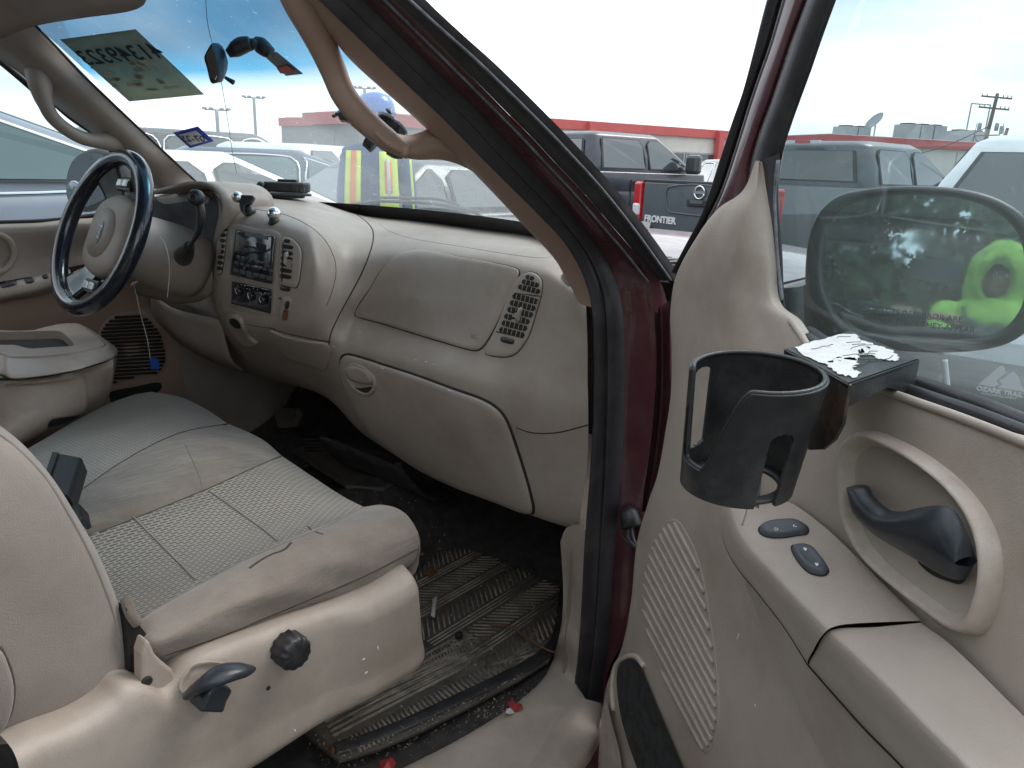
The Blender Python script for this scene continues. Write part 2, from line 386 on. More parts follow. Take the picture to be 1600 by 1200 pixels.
def glass(name, tint, dust, dcol=(.75, .8, .8), gloss=.08, band=None, streak=0):
    """thin glass: see-through tint, surface film of dust, mirror-like sheen"""
    m = bpy.data.materials.new(name); m.use_nodes = True; t = m.node_tree; l = t.links.new; t.nodes.clear()
    N = t.nodes.new; out = N('ShaderNodeOutputMaterial'); tr = N('ShaderNodeBsdfTransparent'); gl = N('ShaderNodeBsdfGlossy'); df = N('ShaderNodeBsdfDiffuse'); tl = N('ShaderNodeBsdfTranslucent')
    gl.inputs['Roughness'].default_value = .02; df.inputs[0].default_value = (*dcol, 1); tl.inputs[0].default_value = (*dcol, 1); tr.inputs[0].default_value = (*tint, 1)
    tc = N('ShaderNodeTexCoord')
    if band:
        sp = N('ShaderNodeSeparateXYZ'); l(tc.outputs['Object'], sp.inputs[0])
        r = N('ShaderNodeValToRGB'); mr = N('ShaderNodeMapRange'); l(sp.outputs[2], mr.inputs[0]); mr.inputs[1].default_value = band[0]; mr.inputs[2].default_value = band[1]; mr.interpolation_type = 'SMOOTHSTEP'
        r.color_ramp.elements[0].color = (*tint, 1); r.color_ramp.elements[1].color = (*band[2], 1)
        e = r.color_ramp.elements.new(.45); e.color = (.03, .31, .53, 1)
        l(mr.outputs[0], r.inputs[0]); l(r.outputs[0], tr.inputs[0])
    ns = N('ShaderNodeTexNoise'); ns.inputs['Scale'].default_value = 3; ns.inputs['Detail'].default_value = 6; l(tc.outputs['Object'], ns.inputs['Vector'])
    n2 = N('ShaderNodeTexNoise'); n2.inputs['Scale'].default_value = 90; n2.inputs['Detail'].default_value = 2; l(tc.outputs['Object'], n2.inputs['Vector'])
    mr = N('ShaderNodeMapRange'); mr.inputs[1].default_value = .35; mr.inputs[2].default_value = .7; mr.inputs[3].default_value = dust*.6; mr.inputs[4].default_value = dust*1.5; l(ns.outputs[0], mr.inputs[0])
    m2 = N('ShaderNodeMapRange'); m2.inputs[1].default_value = .68; m2.inputs[2].default_value = .76; m2.inputs[4].default_value = dust*1.2; l(n2.outputs[0], m2.inputs[0])
    ad = N('ShaderNodeMath'); l(mr.outputs[0], ad.inputs[0]); l(m2.outputs[0], ad.inputs[1])
    dd = N('ShaderNodeMixShader'); dd.inputs[0].default_value = .5; l(df.outputs[0], dd.inputs[1]); l(tl.outputs[0], dd.inputs[2])
    a = N('ShaderNodeMixShader'); l(ad.outputs[0], a.inputs[0]); l(tr.outputs[0], a.inputs[1]); l(dd.outputs[0], a.inputs[2])
    fr = N('ShaderNodeFresnel'); fr.inputs[0].default_value = 1.45; mu = N('ShaderNodeMath'); mu.operation = 'MULTIPLY'; mu.inputs[1].default_value = gloss*10; l(fr.outputs[0], mu.inputs[0])
    b = N('ShaderNodeMixShader'); l(mu.outputs[0], b.inputs[0]); l(a.outputs[0], b.inputs[1]); l(gl.outputs[0], b.inputs[2]); l(b.outputs[0], out.inputs[0])
    MATS[name] = m
glass('windshield_glass', (.78, .86, .88), .25, dcol=(.64, .70, .72), band=(1.55, 1.67, (.006, .12, .24)), gloss=.025)
glass('side_glass', (.58, .68, .71), .085, dcol=(.6, .68, .65), gloss=.007)

# ================================================================== THE TRUCK
T = empty('pickup_truck', (0, 0, 0), 'maroon pickup truck with worn tan cloth cab, seen through its open passenger door', 'truck')
def part(name, loc=(0, 0, 0)):
    o = bpy.data.objects.new(name, None); COL.objects.link(o); o.empty_display_size = .05; o.parent = T; o.location = loc
    WM[o.name] = Matrix.Translation(Vector(loc)); return o
# ---- dashboard
rows = [
 [(215,300,.60),(300,284,.66),(360,287,.70),(470,300,.72),(555,330,.72),(640,341,.70),(740,356,.66),(850,372,.58),(925,405,.50)],
 [(222,303,.45),(305,288,.46),(358,295,.47),(465,312,.47),(565,345,.48),(640,360,.47),(740,374,.45),(845,393,.41),(918,440,.36)],
 [(230,306,.33),(320,296,.33),(355,308,.30),(470,333,.30),(560,368,.37),(630,378,.39),(735,390,.38),(850,416,.355),(915,462,.33)],
 [(236,312,.30),(335,310,.26),(352,335,.205),(480,362,.20),(545,400,.30),(615,402,.345),(730,408,.35),(855,437,.335),(916,485,.315)],
 [(236,360,.36),(338,370,.26),(345,400,.17),(490,420,.175),(535,450,.27),(580,455,.315),(720,470,.325),(850,500,.32),(918,540,.305)],
 [(236,430,.36),(325,450,.26),(345,480,.165),(480,495,.18),(522,500,.25),(555,500,.30),(700,540,.30),(840,570,.30),(918,590,.30)],
 [(240,470,.34),(330,490,.27),(360,510,.18),(470,525,.20),(515,535,.245),(545,545,.265),(700,590,.265),(830,625,.285),(919,640,.295)],
 [(260,490,.36),(340,530,.33),(385,550,.27),(460,570,.28),(515,590,.29),(560,620,.285),(700,670,.28),(830,700,.295),(918,720,.30)],
 [(285,540,.42),(350,568,.42),(405,590,.40),(470,605,.38),(515,625,.37),(570,680,.35),(700,755,.34),(835,806,.32),(907,829,.32)],
]
C3 = [[Y(*q) for q in r] for r in rows]
C3.append([p+V(0, .05, .005) for p in C3[-1]]); C3.append([V(p.x, .75, p.z+.03) for p in C3[-2]])
dash = loft('dashboard', C3, 'tan_plastic', T, nu=97, nv=10, uniform=True)
BD = bvh()
def prof(h, e=.03, n=9, lip=-.001, crown=0):
    return [(1.0, lip), (1-e*.35, h*.75), (1-e, h)]+[((1-e)*(1-i/n), h+crown*(1-((1-i/n))**2)) for i in range(1, n)]
# hump seams and dash panels
seam('panel_gap', [(556,334),(574,348),(583,362),(581,385),(566,425),(545,465),(526,500),(516,525),(513,560)], BD, .0016, 'dark_gap', dash, off=-.0004)
seam('panel_gap', [(352,318),(372,322),(405,328),(440,334),(478,350),(505,372),(521,400),(525,425),(519,455),(510,478)], BD, .0012, 'dark_gap', dash, off=-.0004)
seam('panel_gap', [(421,512),(445,520),(480,528),(514,534)], BD, .0018, 'dark_gap', dash, off=-.0004)
seam('panel_gap', [(345,470),(347,485),(362,500),(390,508),(430,514)], BD, .001, 'dark_gap', dash, off=-.0004)
seam('panel_gap', [(593,350),(610,362),(650,374),(720,385),(800,398),(850,403),(868,398)], BD, .0007, 'dark_gap', dash, off=-.0004)
seam('panel_gap', [(806,668),(830,676),(870,676),(919,664)], BD, .0014, 'dark_gap', dash, off=-.0004)
ab = [(554,492),(560,478),(578,452),(598,420),(615,402),(640,393),(668,392),(720,402),(770,411),(806,419),(812,424),(808,440),(792,475),(775,510),(757,540),(748,547),(736,547),(690,534),(640,519),(595,505),(565,497)]
pillow('airbag_cover', ab, BD, prof(.004, .02, 12), 'tan_plastic', T, n=110)
BA = bvh()
seam('gap', ab+ab[:1], BD, .0016, 'dark_gap', T, off=.0002, n=160)
gb = [(532,568),(536,556),(548,554),(600,570),(650,586),(710,608),(755,624),(778,638),(792,656),(805,690),(818,730),(829,768),(834,800),(822,800),(780,784),(720,762),(668,738),(620,708),(580,675),(556,640),(540,606)]
gbo = pillow('glove_box', gb, BD, prof(.010, .035, 12, lip=-.004), 'tan_plastic', T, n=120, centre=(690, 672))
BG = bvh()
seam('gap', gb[:14], BD, .0032, 'dark_gap', gbo, off=.001, n=120)
seam('gap', gb[13:]+gb[:1], BD, .0014, 'dark_gap', gbo, off=.001, n=80)
hd = [(537,578),(544,569),(558,568),(575,577),(586,590),(588,606),(578,618),(562,614),(546,600)]
pillow('handle', hd, [BG, BD], [(1, -.001), (.97, .004), (.88, .0045), (.78, .001), (.6, .001), (.3, .001)], 'tan_plastic', gbo, n=40)
pillow('latch', [(540,576),(550,570),(566,573),(580,583),(586,596),(575,600),(556,596),(543,588)], [BG, BD], [(1, .001), (.9, .006), (.6, .007), (.3, .007)], 'tan_plastic', gbo, n=32)
pillow('latch_recess', [(548,602),(562,606),(582,604),(585,609),(577,616),(562,612)], [BG, BD], [(1, .002), (.6, .002)], 'dark_gap', gbo, n=24)
# embossed marks
def emb(s, u, v, size, B, m, par, name='lettering', du=(1, .15), dz=None):
    h = hit(B, u, v); h2 = hit(B, u+6*du[0], v+6*du[1])
    x = (h2[0]-h[0]).normalized(); y = h[1].cross(x).normalized()
    if y.z < 0: y = -y
    n = x.cross(y)
    if n.dot(h[1]) < 0: n = -n
    return text(name, s, h[0]+h[1]*.0012, x, y, size, m, par, ext=.0002)
emb('SRS', 741, 526, .012, [BA, BD], 'grimy_plastic', T)
# passenger side vent
pv = [(758,553),(766,532),(781,500),(795,462),(806,438),(820,427),(832,425),(843,431),(848,442),(846,462),(838,490),(828,522),(818,540),(806,553),(792,558),(772,557)]
vent = pillow('air_vent', pv, BD, prof(.0035, .05, 8), 'tan_plastic', T, n=72)
BV = bvh()
seam('gap', pv+pv[:1], BD, .001, 'dark_gap', vent, n=90)
def slotp(c, ang, w, h): # rounded slot outline
    out = []; ca, sa = math.cos(ang), math.sin(ang); k = max(w-h, 0)/2
    for i in range(16):
        t = 2*PI*i/16; x = math.cos(t)*h/2+(k if math.cos(t) > 0 else -k); y = math.sin(t)*h/2
        out.append((c[0]+x*ca-y*sa, c[1]+x*sa+y*ca))
    return out
a = math.radians(14)
SL = [((828,434),14,7),((829,443),28,8),((827,452),36,8.5),((821,467),42,9.5),((817,477.5),42,9.5),((813,488),42,9.5),((808,498.5),42,9.5),((804,509),42,9.5),((800,519.5),42,9)]
for c, w, h in SL:
    s_ = pillow('louvre_slot', slotp(c, a, w, h), [BV, BD], [(1, .0006), (.6, .0006)], 'dark_gap', vent, n=20)
    k = int(w//7)
    for i in range(1, k):
        f = (i/k-.5)*w; x, y = c[0]+f*math.cos(a), c[1]+f*math.sin(a)
        seam('slat', [(x+1, y-h*.45), (x-1, y+h*.45)], [BV, BD], .0007, 'tan_plastic', vent, off=.001, n=4)
pillow('slider', slotp((813,492), math.radians(-75), 26, 5), [BV, BD], [(1, .002), (.8, .008), (.4, .009)], 'tan_plastic', vent, n=20)
seam('gap', [(804,458),(846,463)], [BV, BD], .0009, 'dark_gap', vent, off=.0003)
seam('gap', [(775,518),(818,528)], [BV, BD], .0009, 'dark_gap', vent, off=.0003)
pillow('thumb_wheel', slotp((793,532), a, 23, 9), [BV, BD], [(1, .0006), (.7, .001), (.6, .004), (.3, .005)], 'black_plastic', vent, n=20)
# side demister slot at the dash end
pillow('demister_outlet', [(877,432),(884,428),(890,436),(893,447),(884,443)], BD, [(1, .002), (.8, .001), (.4, .001)], 'dark_gap', T, n=20)
# ---- centre stack
def quadgrid(q, i, n, j, m_, g=.1):
    tl, tr, br, bl = q
    f = lambda s, t: tuple((tl[k]*(1-s)+tr[k]*s)*(1-t)+(bl[k]*(1-s)+br[k]*s)*t for k in (0, 1))
    return [f((i+g)/n, (j+g)/m_), f((i+1-g)/n, (j+g)/m_), f((i+1-g)/n, (j+1-g)/m_), f((i+g)/n, (j+1-g)/m_)]
rq = [(372,359),(431,370),(426,443),(363,429)]
fr_ = pillow('radio_surround', [(362,352),(400,356),(438,364),(437,400),(433,455),(428,492),(424,496),(395,491),(364,482),(358,474),(359,420)], BD, [(1, -.001), (.97, .002), (.9, .0022), (.5, .0022), (.2, .0022)], 'tan_plastic', T, n=60)
BR = bvh()
radio = pillow('radio', rq, [BR, BD], [(1, .002), (.99, .006), (.9, .0065), (.6, .0065), (.3, .0065)], 'gloss_black', T, n=48, smoothc=False)
RB = bvh()
pillow('disc_slot', quadgrid(rq, .15, 1.3, .0, 9, .12), [RB, BR], [(1, .0012), (.5, .0012)], 'switch_grey', radio, n=16, smoothc=False)
pillow('display', quadgrid(rq, .28, 1.6, 1.1, 5.5, .05), [RB, BR], [(1, .0008), (.5, .0008)], 'lcd', radio, n=16, smoothc=False)
for i in range(6):
    pillow('button', quadgrid(rq, i, 6, 6.7, 8, .13), [RB, BR], [(1, .0005), (.9, .003), (.5, .003)], 'switch_grey', radio, n=12, smoothc=False)
for i in range(7):
    pillow('button', quadgrid(rq, i, 7, 6.8, 10, .2), [RB, BR], [(1, .0005), (.9, .002), (.5, .002)], 'switch_grey', radio, n=12, smoothc=False)
for i in range(3):
    pillow('button', quadgrid(rq, i*1.05+.3, 8, 5.4, 10, .15), [RB, BR], [(1, .0005), (.9, .002), (.5, .002)], 'switch_grey', radio, n=12, smoothc=False)
for (u, v) in ((404,409),(411,410.5),(418,412)):
    pillow('button', slotp((u, v), .2, 6, 4), [RB, BR], [(1, .0005), (.8, .003), (.4, .003)], 'switch_grey', radio, n=12)
emb('AM FM', 402, 401, .006, [RB, BR], 'white_print', radio); emb('SEEK  TUNE', 404, 417, .005, [RB, BR], 'white_print', radio)
cq = [(365,439),(426,452),(424,489),(364,474)]
clim = pillow('climate_control', cq, [BR, BD], [(1, .002), (.99, .005), (.9, .0055), (.5, .0055)], 'gloss_black', T, n=48, smoothc=False)
CB = bvh()
for (u, v, r) in ((377,455,7.5),(396,462,8.5),(414,468,7.5)):
    h_ = hit([CB, BR], u, v)
    k_ = lathe('knob', h_[0], h_[1], [(.010, 0), (.010, .010), (.0085, .012), (.003, .012)], 'gloss_black', clim, n=20)
    seam('marker', [(u-1.5, v-r*.6), (u+1, v+r*.4)], [CB, BR], .0007, 'white_print', clim, off=.0128, n=4)
    for j in range(5):
        t_ = PI*(1.15+.18*j); seam('tick', [(u+r*1.25*math.cos(t_), v+r*1.25*math.sin(t_)), (u+r*1.45*math.cos(t_), v+r*1.45*math.sin(t_))], [CB, BR], .0006, 'white_print', clim, off=.0006, n=3)
def dashvent(ol, slots, ang, nm='air_vent'):
    v_ = pillow(nm, ol, BD, prof(.004, .06, 6), 'tan_plastic', T, n=48); b_ = bvh()
    seam('gap', ol+ol[:1], BD, .0012, 'dark_gap', v_, n=60)
    for c, w, h in slots:
        pillow('louvre_slot', slotp(c, ang, w, h), [b_, BD], [(1, .0008), (.6, .0008)], 'dark_gap', v_, n=20)
    return v_, b_
vl, b_ = dashvent([(346,352),(351,350),(355,356),(353,385),(349,415),(346,428),(341,428),(340,410),(342,375)], [((350-i*.95, 359+i*8.6), 9, 6) for i in range(8)], .1)
vr, b_ = dashvent([(441,374),(448,370),(456,372),(467,382),(472,395),(470,425),(464,449),(456,449),(438,443),(437,425),(438,395)], [((449,377), 10, 6)]+[((449.5-i*.6, 386+i*9.2), 19, 6.4) for i in range(6)], .16)
seam('slat', [(443,378),(441,440)], [b_, BD], .0012, 'black_plastic', vr, off=.0015)
pillow('slider', slotp((449,404), math.radians(-85), 22, 4.5), [b_, BD], [(1, .002), (.8, .007), (.4, .008)], 'tan_plastic', vr, n=20)
pillow('thumb_wheel', slotp((446,451), .15, 17, 7.5), BD, [(1, .001), (.7, .003), (.3, .004)], 'black_plastic', vr, n=20)
swp = pillow('outlet_panel', slotp((446,482), math.radians(-78), 40, 20), BD, [(1, -.001), (.9, .002), (.5, .0025)], 'tan_plastic', T, n=32)
pillow('power_outlet', slotp((447,491), math.radians(-80), 18, 9), BD, [(1, .0025), (.75, .004), (.7, .0028), (.3, .0028)], 'wire_brown', swp, n=24)
pillow('switch', slotp((450,476), math.radians(-80), 13, 7), BD, [(1, .0025), (.7, .005), (.3, .0055)], 'black_plastic', swp, n=20)
emb('DISARM', 441, 467, .006, BD, 'dark_print', swp, du=(1, .2)); emb('OFF', 452, 468, .005, BD, 'dark_print', swp)
# ash tray pull and lower centre trim
tr_ = pillow('lower_tray', [(357,492),(366,489),(378,496),(384,510),(392,525),(405,536),(398,541),(384,538),(368,522),(358,506)], BD, [(1, -.001), (.92, .008), (.8, .009), (.7, .004), (.3, .003)], 'tan_plastic', T, n=36)
pillow('pocket', [(360,496),(366,493),(374,499),(379,510),(370,510),(362,503)], BD, [(1, .006), (.5, .006)], 'dark_gap', tr_, n=20)
pillow('keyhole', slotp((364,498), .3, 4, 3), BD, [(1, .008), (.5, .0085)], 'chrome', tr_, n=10)
pillow('lower_panel', [(421,516),(445,524),(480,532),(514,538),(515,562),(509,578),(488,572),(462,565),(444,556)], BD, prof(.004, .05, 6), 'tan_plastic', T, n=48)
# ---- instrument hood and cluster
pillow('instrument_cluster', [(238,308),(262,300),(295,294),(322,296),(337,308),(342,330),(337,358),(331,385),(320,402),(290,400),(250,395),(236,360)], BD, [(1, .0005), (.9, .001), (.6, .001), (.3, .001)], 'cluster_dark', T, n=60)
hood = [Y(236,301,.22), Y(262,294,.20), Y(297,286,.19), Y(326,290,.18), Y(344,306,.17), Y(348,325,.17), Y(345,352,.17), Y(338,380,.18)]
hood2 = [p+V(-.0, .13, -.004) for p in hood]
loft('instrument_hood', [hood2, [p.lerp(q, .5)+V(0, 0, .002) for p, q in zip(hood, hood2)], hood], 'tan_plastic', T, nu=40, nv=3, thick=.008)
# column shifter
sh = part('gear_lever')
tube('stem', [Y(288,395,.12), Y(302,376,.08), Y(313,352,.06), Y(314,330,.06), Y(308,312,.06)], [.007, .0045, .0045, .007, .010], 'black_plastic', sh)
lathe('knob', Y(307,309,.055), (.5, -.75, .1), [(.003, .014), (.012, .014), (.016, .006), (.016, -.004), (.010, -.014)], 'black_plastic', sh, n=24)
lathe('end_cap', Y(307,309,.055)+V(.5,-.75,.1).normalized()*.014, (.5, -.75, .1), [(.008, 0), (.008, .002), (.006, .002), (.006, -.001)], 'switch_grey', sh, n=20)
tube('boot', [Y(296,384,.10), Y(290,395,.13), Y(284,404,.16)], [.011, .019, .024], 'black_plastic', sh, n=16)
# ---- steering column and wheel 
W0 = V(-.38, 0, 1.245); ti = math.radians(23.8)
wx = V(1, 0, 0); wy = V(0, math.sin(ti), math.cos(ti)); wn_ = wx.cross(wy)  # points to driver? 
if wn_.y > 0: wn_ = -wn_
def WP(a, r, h=0): return W0+wx*(r*math.cos(a))+wy*(r*math.sin(a))+wn_*h
sw = part('steering_wheel', W0)
tube('rim_cover', [WP(2*PI*i/64, .180) for i in range(64)], .0185, 'dark_blue_vinyl', sw, n=20, res=0, closed=True)
tube('rim_seam', [WP(2*PI*i/120, .168+.0012*random.random(), .003+.001*random.random()) for i in range(120)], .0042, 'worn_vinyl', sw, n=6, res=0, closed=True)
# dish and spokes
for side in (-1, 1):
    for up in (-1, 1):
        a0 = {(-1, 1): 118, (1, 1): 62, (-1, -1): 242, (1, -1): 298}[(side, up)]
        a0 = math.radians(a0)
        pts = []
        for r, h, w in ((.172, -.006, .26), (.12, -.03, .30), (.07, -.04, .5)):
            pts.append([WP(a0+dw*w, r, h) for dw in (-1, -.5, 0, .5, 1)])
        loft('spoke', pts, 'black_plastic' if up > 0 else 'gloss_black', sw, nu=12, nv=4, thick=.014)
hx_, hy_ = -wy, wx   # the wheel stands a quarter turn over
def hubo(s, z):
    P = [(-.062, .105), (-.03, .118), (.03, .118), (.062, .105), (.078, .05), (.082, 0), (.075, -.05), (.055, -.098), (.0, -.108), (-.055, -.098), (-.075, -.05), (-.082, 0), (-.078, .05)]
    return [W0+hx_*(x*s*1.22)+hy_*(y*s*.86)+wn_*z for x, y in P]
loft('airbag_pad', [hubo(1, -.05), hubo(1.0, -.026), hubo(.93, -.012), hubo(.7, -.004), hubo(.35, -.002), hubo(.05, -.002)], 'tan_plastic', sw, nu=52, nv=3, closed=True, cap=True)
o_ = [W0+hx_*(.028*math.cos(t*PI/12))+hy_*(.0115*math.sin(t*PI/12)+.0)+wn_*-.002 for t in range(24)]
prism('emblem', o_, wn_*.0025, 'switch_grey', sw, bevel=.0006)
o_ = [W0+hx_*(.025*math.cos(t*PI/12))+hy_*(.0095*math.sin(t*PI/12)+.0)+wn_*.0005 for t in range(24)]
prism('emblem_oval', o_, wn_*.0006, 'dark_blue_vinyl', sw)
text('emblem_lettering', 'Ford', W0+wn_*.0013, hx_, hy_, .016, 'steel', sw, ext=.0004)
for sgn in (1, -1):
    c = W0+hx_*(.124*sgn)+wn_*-.030
    prism('button_pod', [c+hx_*(x*sgn*.8)+hy_*(y*2.2) for x, y in ((-.02, -.016), (.018, -.012), (.022, 0), (.018, .012), (-.02, .016))][::sgn], wn_*.014, 'black_plastic', sw, bevel=.003)
    for k in (-1, 1): box('button', c+hy_*(.014*k)+wn_*.0165, (.018, .022, .008), 'steel', sw, ax=(hx_, hy_, wn_), bevel=.002)
# sewn texture strip seen inside the rim
c0 = W0-wn_*.02
cyl = [[c0+wx*(r*math.cos(t))+wy*(r*math.sin(t))-wn_*h for t in [2*PI*i/24 for i in range(24)]] for r, h in ((.058, -.02), (.07, .03), (.08, .10), (.085, .16), (.08, .22))]
colm = loft('steering_column', cyl, 'tan_plastic', T, nu=40, nv=4, closed=True, cap=True)
BC = bvh()
loft('column_shroud', [cY([(228,335),(238,380),(225,430),(205,445)], .12), cY([(252,350),(262,400),(245,445),(215,458)], .16), cY([(300,385),(330,420),(330,460),(280,475)], .22)], 'tan_plastic', T, nu=20, nv=5, thick=.006)
BS = bvh()
ig = part('ignition_lock')
h_ = hit([BS, BD], 266, 425)
lathe('lock_barrel', h_[0], h_[1], [(.024, -.004), (.024, .003), (.019, .005), (.017, .003), (.004, .003)], 'black_plastic', ig, n=28)
box('key_slot', h_[0]+h_[1]*.008, (.028, .006, .010), 'switch_grey', ig, ax=(h_[1].orthogonal().normalized(), h_[1].cross(h_[1].orthogonal()).normalized(), h_[1]), bevel=.001)
# lower steering trim (opening below the column)
loft('knee_panel', [cY([(236,455),(262,478),(300,490),(345,500)], .24), cY([(240,490),(275,520),(320,545),(360,560)], .27), cY([(262,520),(300,548),(345,568),(380,580)], .34)], 'tan_plastic', T, nu=20, nv=5, thick=.006)
pillow('pocket_opening', [(246,455),(262,458),(290,462),(293,472),(278,474),(256,467)], [BS, BD], [(1, .002), (.5, .002)], 'dark_gap', T, n=20)
# ---- roof lining, pillars, windscreen
def lin(a, b, n=8): return [Vector(a).lerp(Vector(b), i/(n-1)) for i in range(n)]
# windscreen glass: lower edge, upper edge
def wsrow(t):
    xb, xt, yb, yt, zb, zt = .70, .52, .505, -.125, 1.235, 1.76
    x = xb+(xt-xb)*t; y = yb+(yt-yb)*t; z = zb+(zt-zb)*t; bo = .20*(1-t)+.12*t; up = .03*math.sin(PI*t)
    return [V(x*s, y+bo*(1-s*s), z+up+(.02*(1-s*s))*t) for s in [(-1+2*i/10) for i in range(11)]]
ws = loft('windscreen', [wsrow(t) for t in (0, .25, .5, .75, 1.0)], 'windshield_glass', T, nu=41, nv=5)
BW = bvh()
loft('windscreen_border', [wsrow(-.03), wsrow(0.05), wsrow(.122)], 'gloss_black', T, nu=41, nv=2, fn=lambda p, i, j: p+V(0, -.004, -.004))
# wiper and cowl outside
wp = part('wiper')
pts = [hit(BW, u, v)[0]+V(0, .02, .0) for u, v in ((541,319),(580,315),(630,316),(680,320),(738,332))]
tube('blade', pts, .0045, 'rubber', wp); tube('arm', [p+V(0, .012, .010) for p in pts[1:4]]+[pts[4]+V(0, .015, -.01)], .004, 'black_plastic', wp)
cw = []
for y_, z_ in ((.715,1.235),(.76,1.243),(.80,1.240),(.86,1.238)): cw.append([V(x, y_-.17*abs(x/.8)**2, z_) for x in (-.86,-.6,-.3,0,.3,.6,.86)])
loft('cowl', cw, 'black_plastic', T, nu=41, nv=3)
for i in range(46):
    x = -.82+i*.0365; y_ = .72-.17*(x/.8)**2; tube('cowl_louvre', [V(x, y_+.01, 1.243), V(x+.02, y_+.06, 1.2485), V(x+.035, y_+.125, 1.243)], .004, 'black_plastic', T, n=5, res=4)
hd2 = []
for y_, z_ in ((.862,1.225),(.868,1.247),(.90,1.255),(1.3,1.25),(1.8,1.215),(2.15,1.15),(2.3,1.0)): hd2.append([V(x, y_-.17*abs(x/.8)**2*(1 if y_ < 1.2 else .5), z_-.05*abs(x/.88)**4) for x in (-.88,-.7,-.4,0,.4,.7,.88)])
loft('hood', hd2, 'maroon_paint', T, nu=31, nv=5)
for s in (-1, 1): loft('fender', [[V(s*.88, y, 1.20) for y in (.55,1.0,1.6,2.2)], [V(s*.97, y, 1.10) for y in (.55,1.0,1.6,2.2)], [V(s*.99, y, .8) for y in (.55,1.0,1.6,2.2)], [V(s*.97, y, .5) for y in (.55,1.0,1.6,2.2)]], 'maroon_paint', T, nu=12, nv=4)
loft('dash_ledge', [[V(x, .64-.2*abs(x/.75)**2, 1.245) for x in (-.75, -.4, 0, .4, .73)], [V(x, .735-.2*abs(x/.75)**2, 1.232) for x in (-.75, -.4, 0, .4, .73)]], 'tan_plastic', T, nu=21, nv=2, thick=.008)
# driver side pillar
dp = [(-12,85),(30,112),(52,132),(80,158),(110,182),(145,207),(168,226),(188,250),(215,275),(250,300)]
dq = [(40,22),(59,42),(90,74),(130,116),(165,150),(205,188),(240,221),(270,249),(300,277),(330,303)]
A_ = cX(dp, -.735); B_ = [hit(BW, u, v)[0] if hit(BW, u, v) else X(u, v, -.6) for u, v in dq]
def lerpmid(A, B, t, lift): return [a.lerp(b, t)+lift for a, b in zip(A, B)]
pil = loft('driver_pillar', [A_, lerpmid(A_, B_, .3, V(.035, -.03, .0)), lerpmid(A_, B_, .7, V(.03, -.035, 0)), B_], 'tan_plastic', T, nu=30, nv=5, uniform=True, thick=.004)
tube('windscreen_edge', [p+V(.002, -.003, 0) for p in B_], .003, 'dark_gap', T)
tube('driver_door_seal', cX([(-30,72),(0,95),(30,120),(55,142)], -.75), .009, 'rubber', T)
tube('driver_door_seal', cX([(80,158),(110,184),(146,208)], -.745), .006, 'rubber', T)
tube('driver_door_seal', cX([(168,230),(176,238),(190,255)], -.75), .006, 'rubber', T)
gh = part('driver_grab_handle')
tube('grip', [X(60,112,-.66), X(64,135,-.645), X(70,160,-.64), X(82,183,-.64), X(105,203,-.64), X(130,216,-.64), X(155,220,-.645), X(185,222,-.66)], [.030, .026, .017, .016, .016, .017, .022, .026], 'tan_plastic', gh, n=14)
sph('end_cap', X(70,122,-.655), .028, 'tan_plastic', gh, sc=(.6, 1, 1.1)); sph('end_cap', X(183,219,-.655), .03, 'tan_plastic', gh, sc=(.6, 1, .9))
# passenger side pillar and its grab handle
p_in = [(440,-40),(478,0),(520,55),(548,92),(600,140),(640,175),(667,200),(705,236),(740,268),(780,310),(822,355),(850,384),(872,410),(884,432),(896,452),(905,470)]
p_out = [(440,-40),(478,-6),(528,48),(575,95),(630,148),(672,188),(705,219),(742,254),(775,286),(812,322),(847,355),(872,383),(895,415),(911,445),(921,470),(926,492)]
PI_ = cS(p_in, -.085); PO_ = cS([(u+14, v-8) for u, v in p_out], -.012)
loft('pillar_trim', [[p+V(.03, .05, 0) for p in PI_], PI_, [a.lerp(b, .5)+V(-.012, -.006, 0) for a, b in zip(PI_, PO_)], PO_], 'trim_tan', T, nu=60, nv=4, uniform=True)
g2 = part('grab_handle')
W_ = lambda l, o, b=0: [p+(CAM-p).normalized()*b for p in cS(l, o)]
loft('foot', [W_([(588,184),(604,198),(622,209),(640,211),(655,207),(669,201)], [-.115,-.113,-.108,-.10,-.092,-.085]), W_([(586,196),(604,211),(632,224),(662,221),(676,216),(690,221)], [-.115,-.113,-.108,-.10,-.092,-.085], .016), W_([(586,208),(606,226),(636,238),(672,236),(694,238),(716,246)], [-.115,-.113,-.108,-.10,-.092,-.085], .014), W_([(588,220),(612,238),(645,249),(690,250),(716,257),(745,271)], [-.115,-.113,-.108,-.10,-.092,-.08])], 'trim_tan', g2, nu=36, nv=8)
hp = [((452,-40), .024), ((478,15), .024), ((500,62), .021), ((520,108), .0185), ((536,146), .017), ((562,180), .017), ((598,212), .0165), ((622,229), .0155), ((640,238), .010)]
offs = [-.06, -.075, -.095, -.11, -.115, -.115, -.115, -.11, -.10]
pp = [S(u, v, o) for ((u, v), r), o in zip(hp, offs)]
tube('grip', pp, [r for _, r in hp], 'trim_tan', g2, n=18, res=70, flat=1)
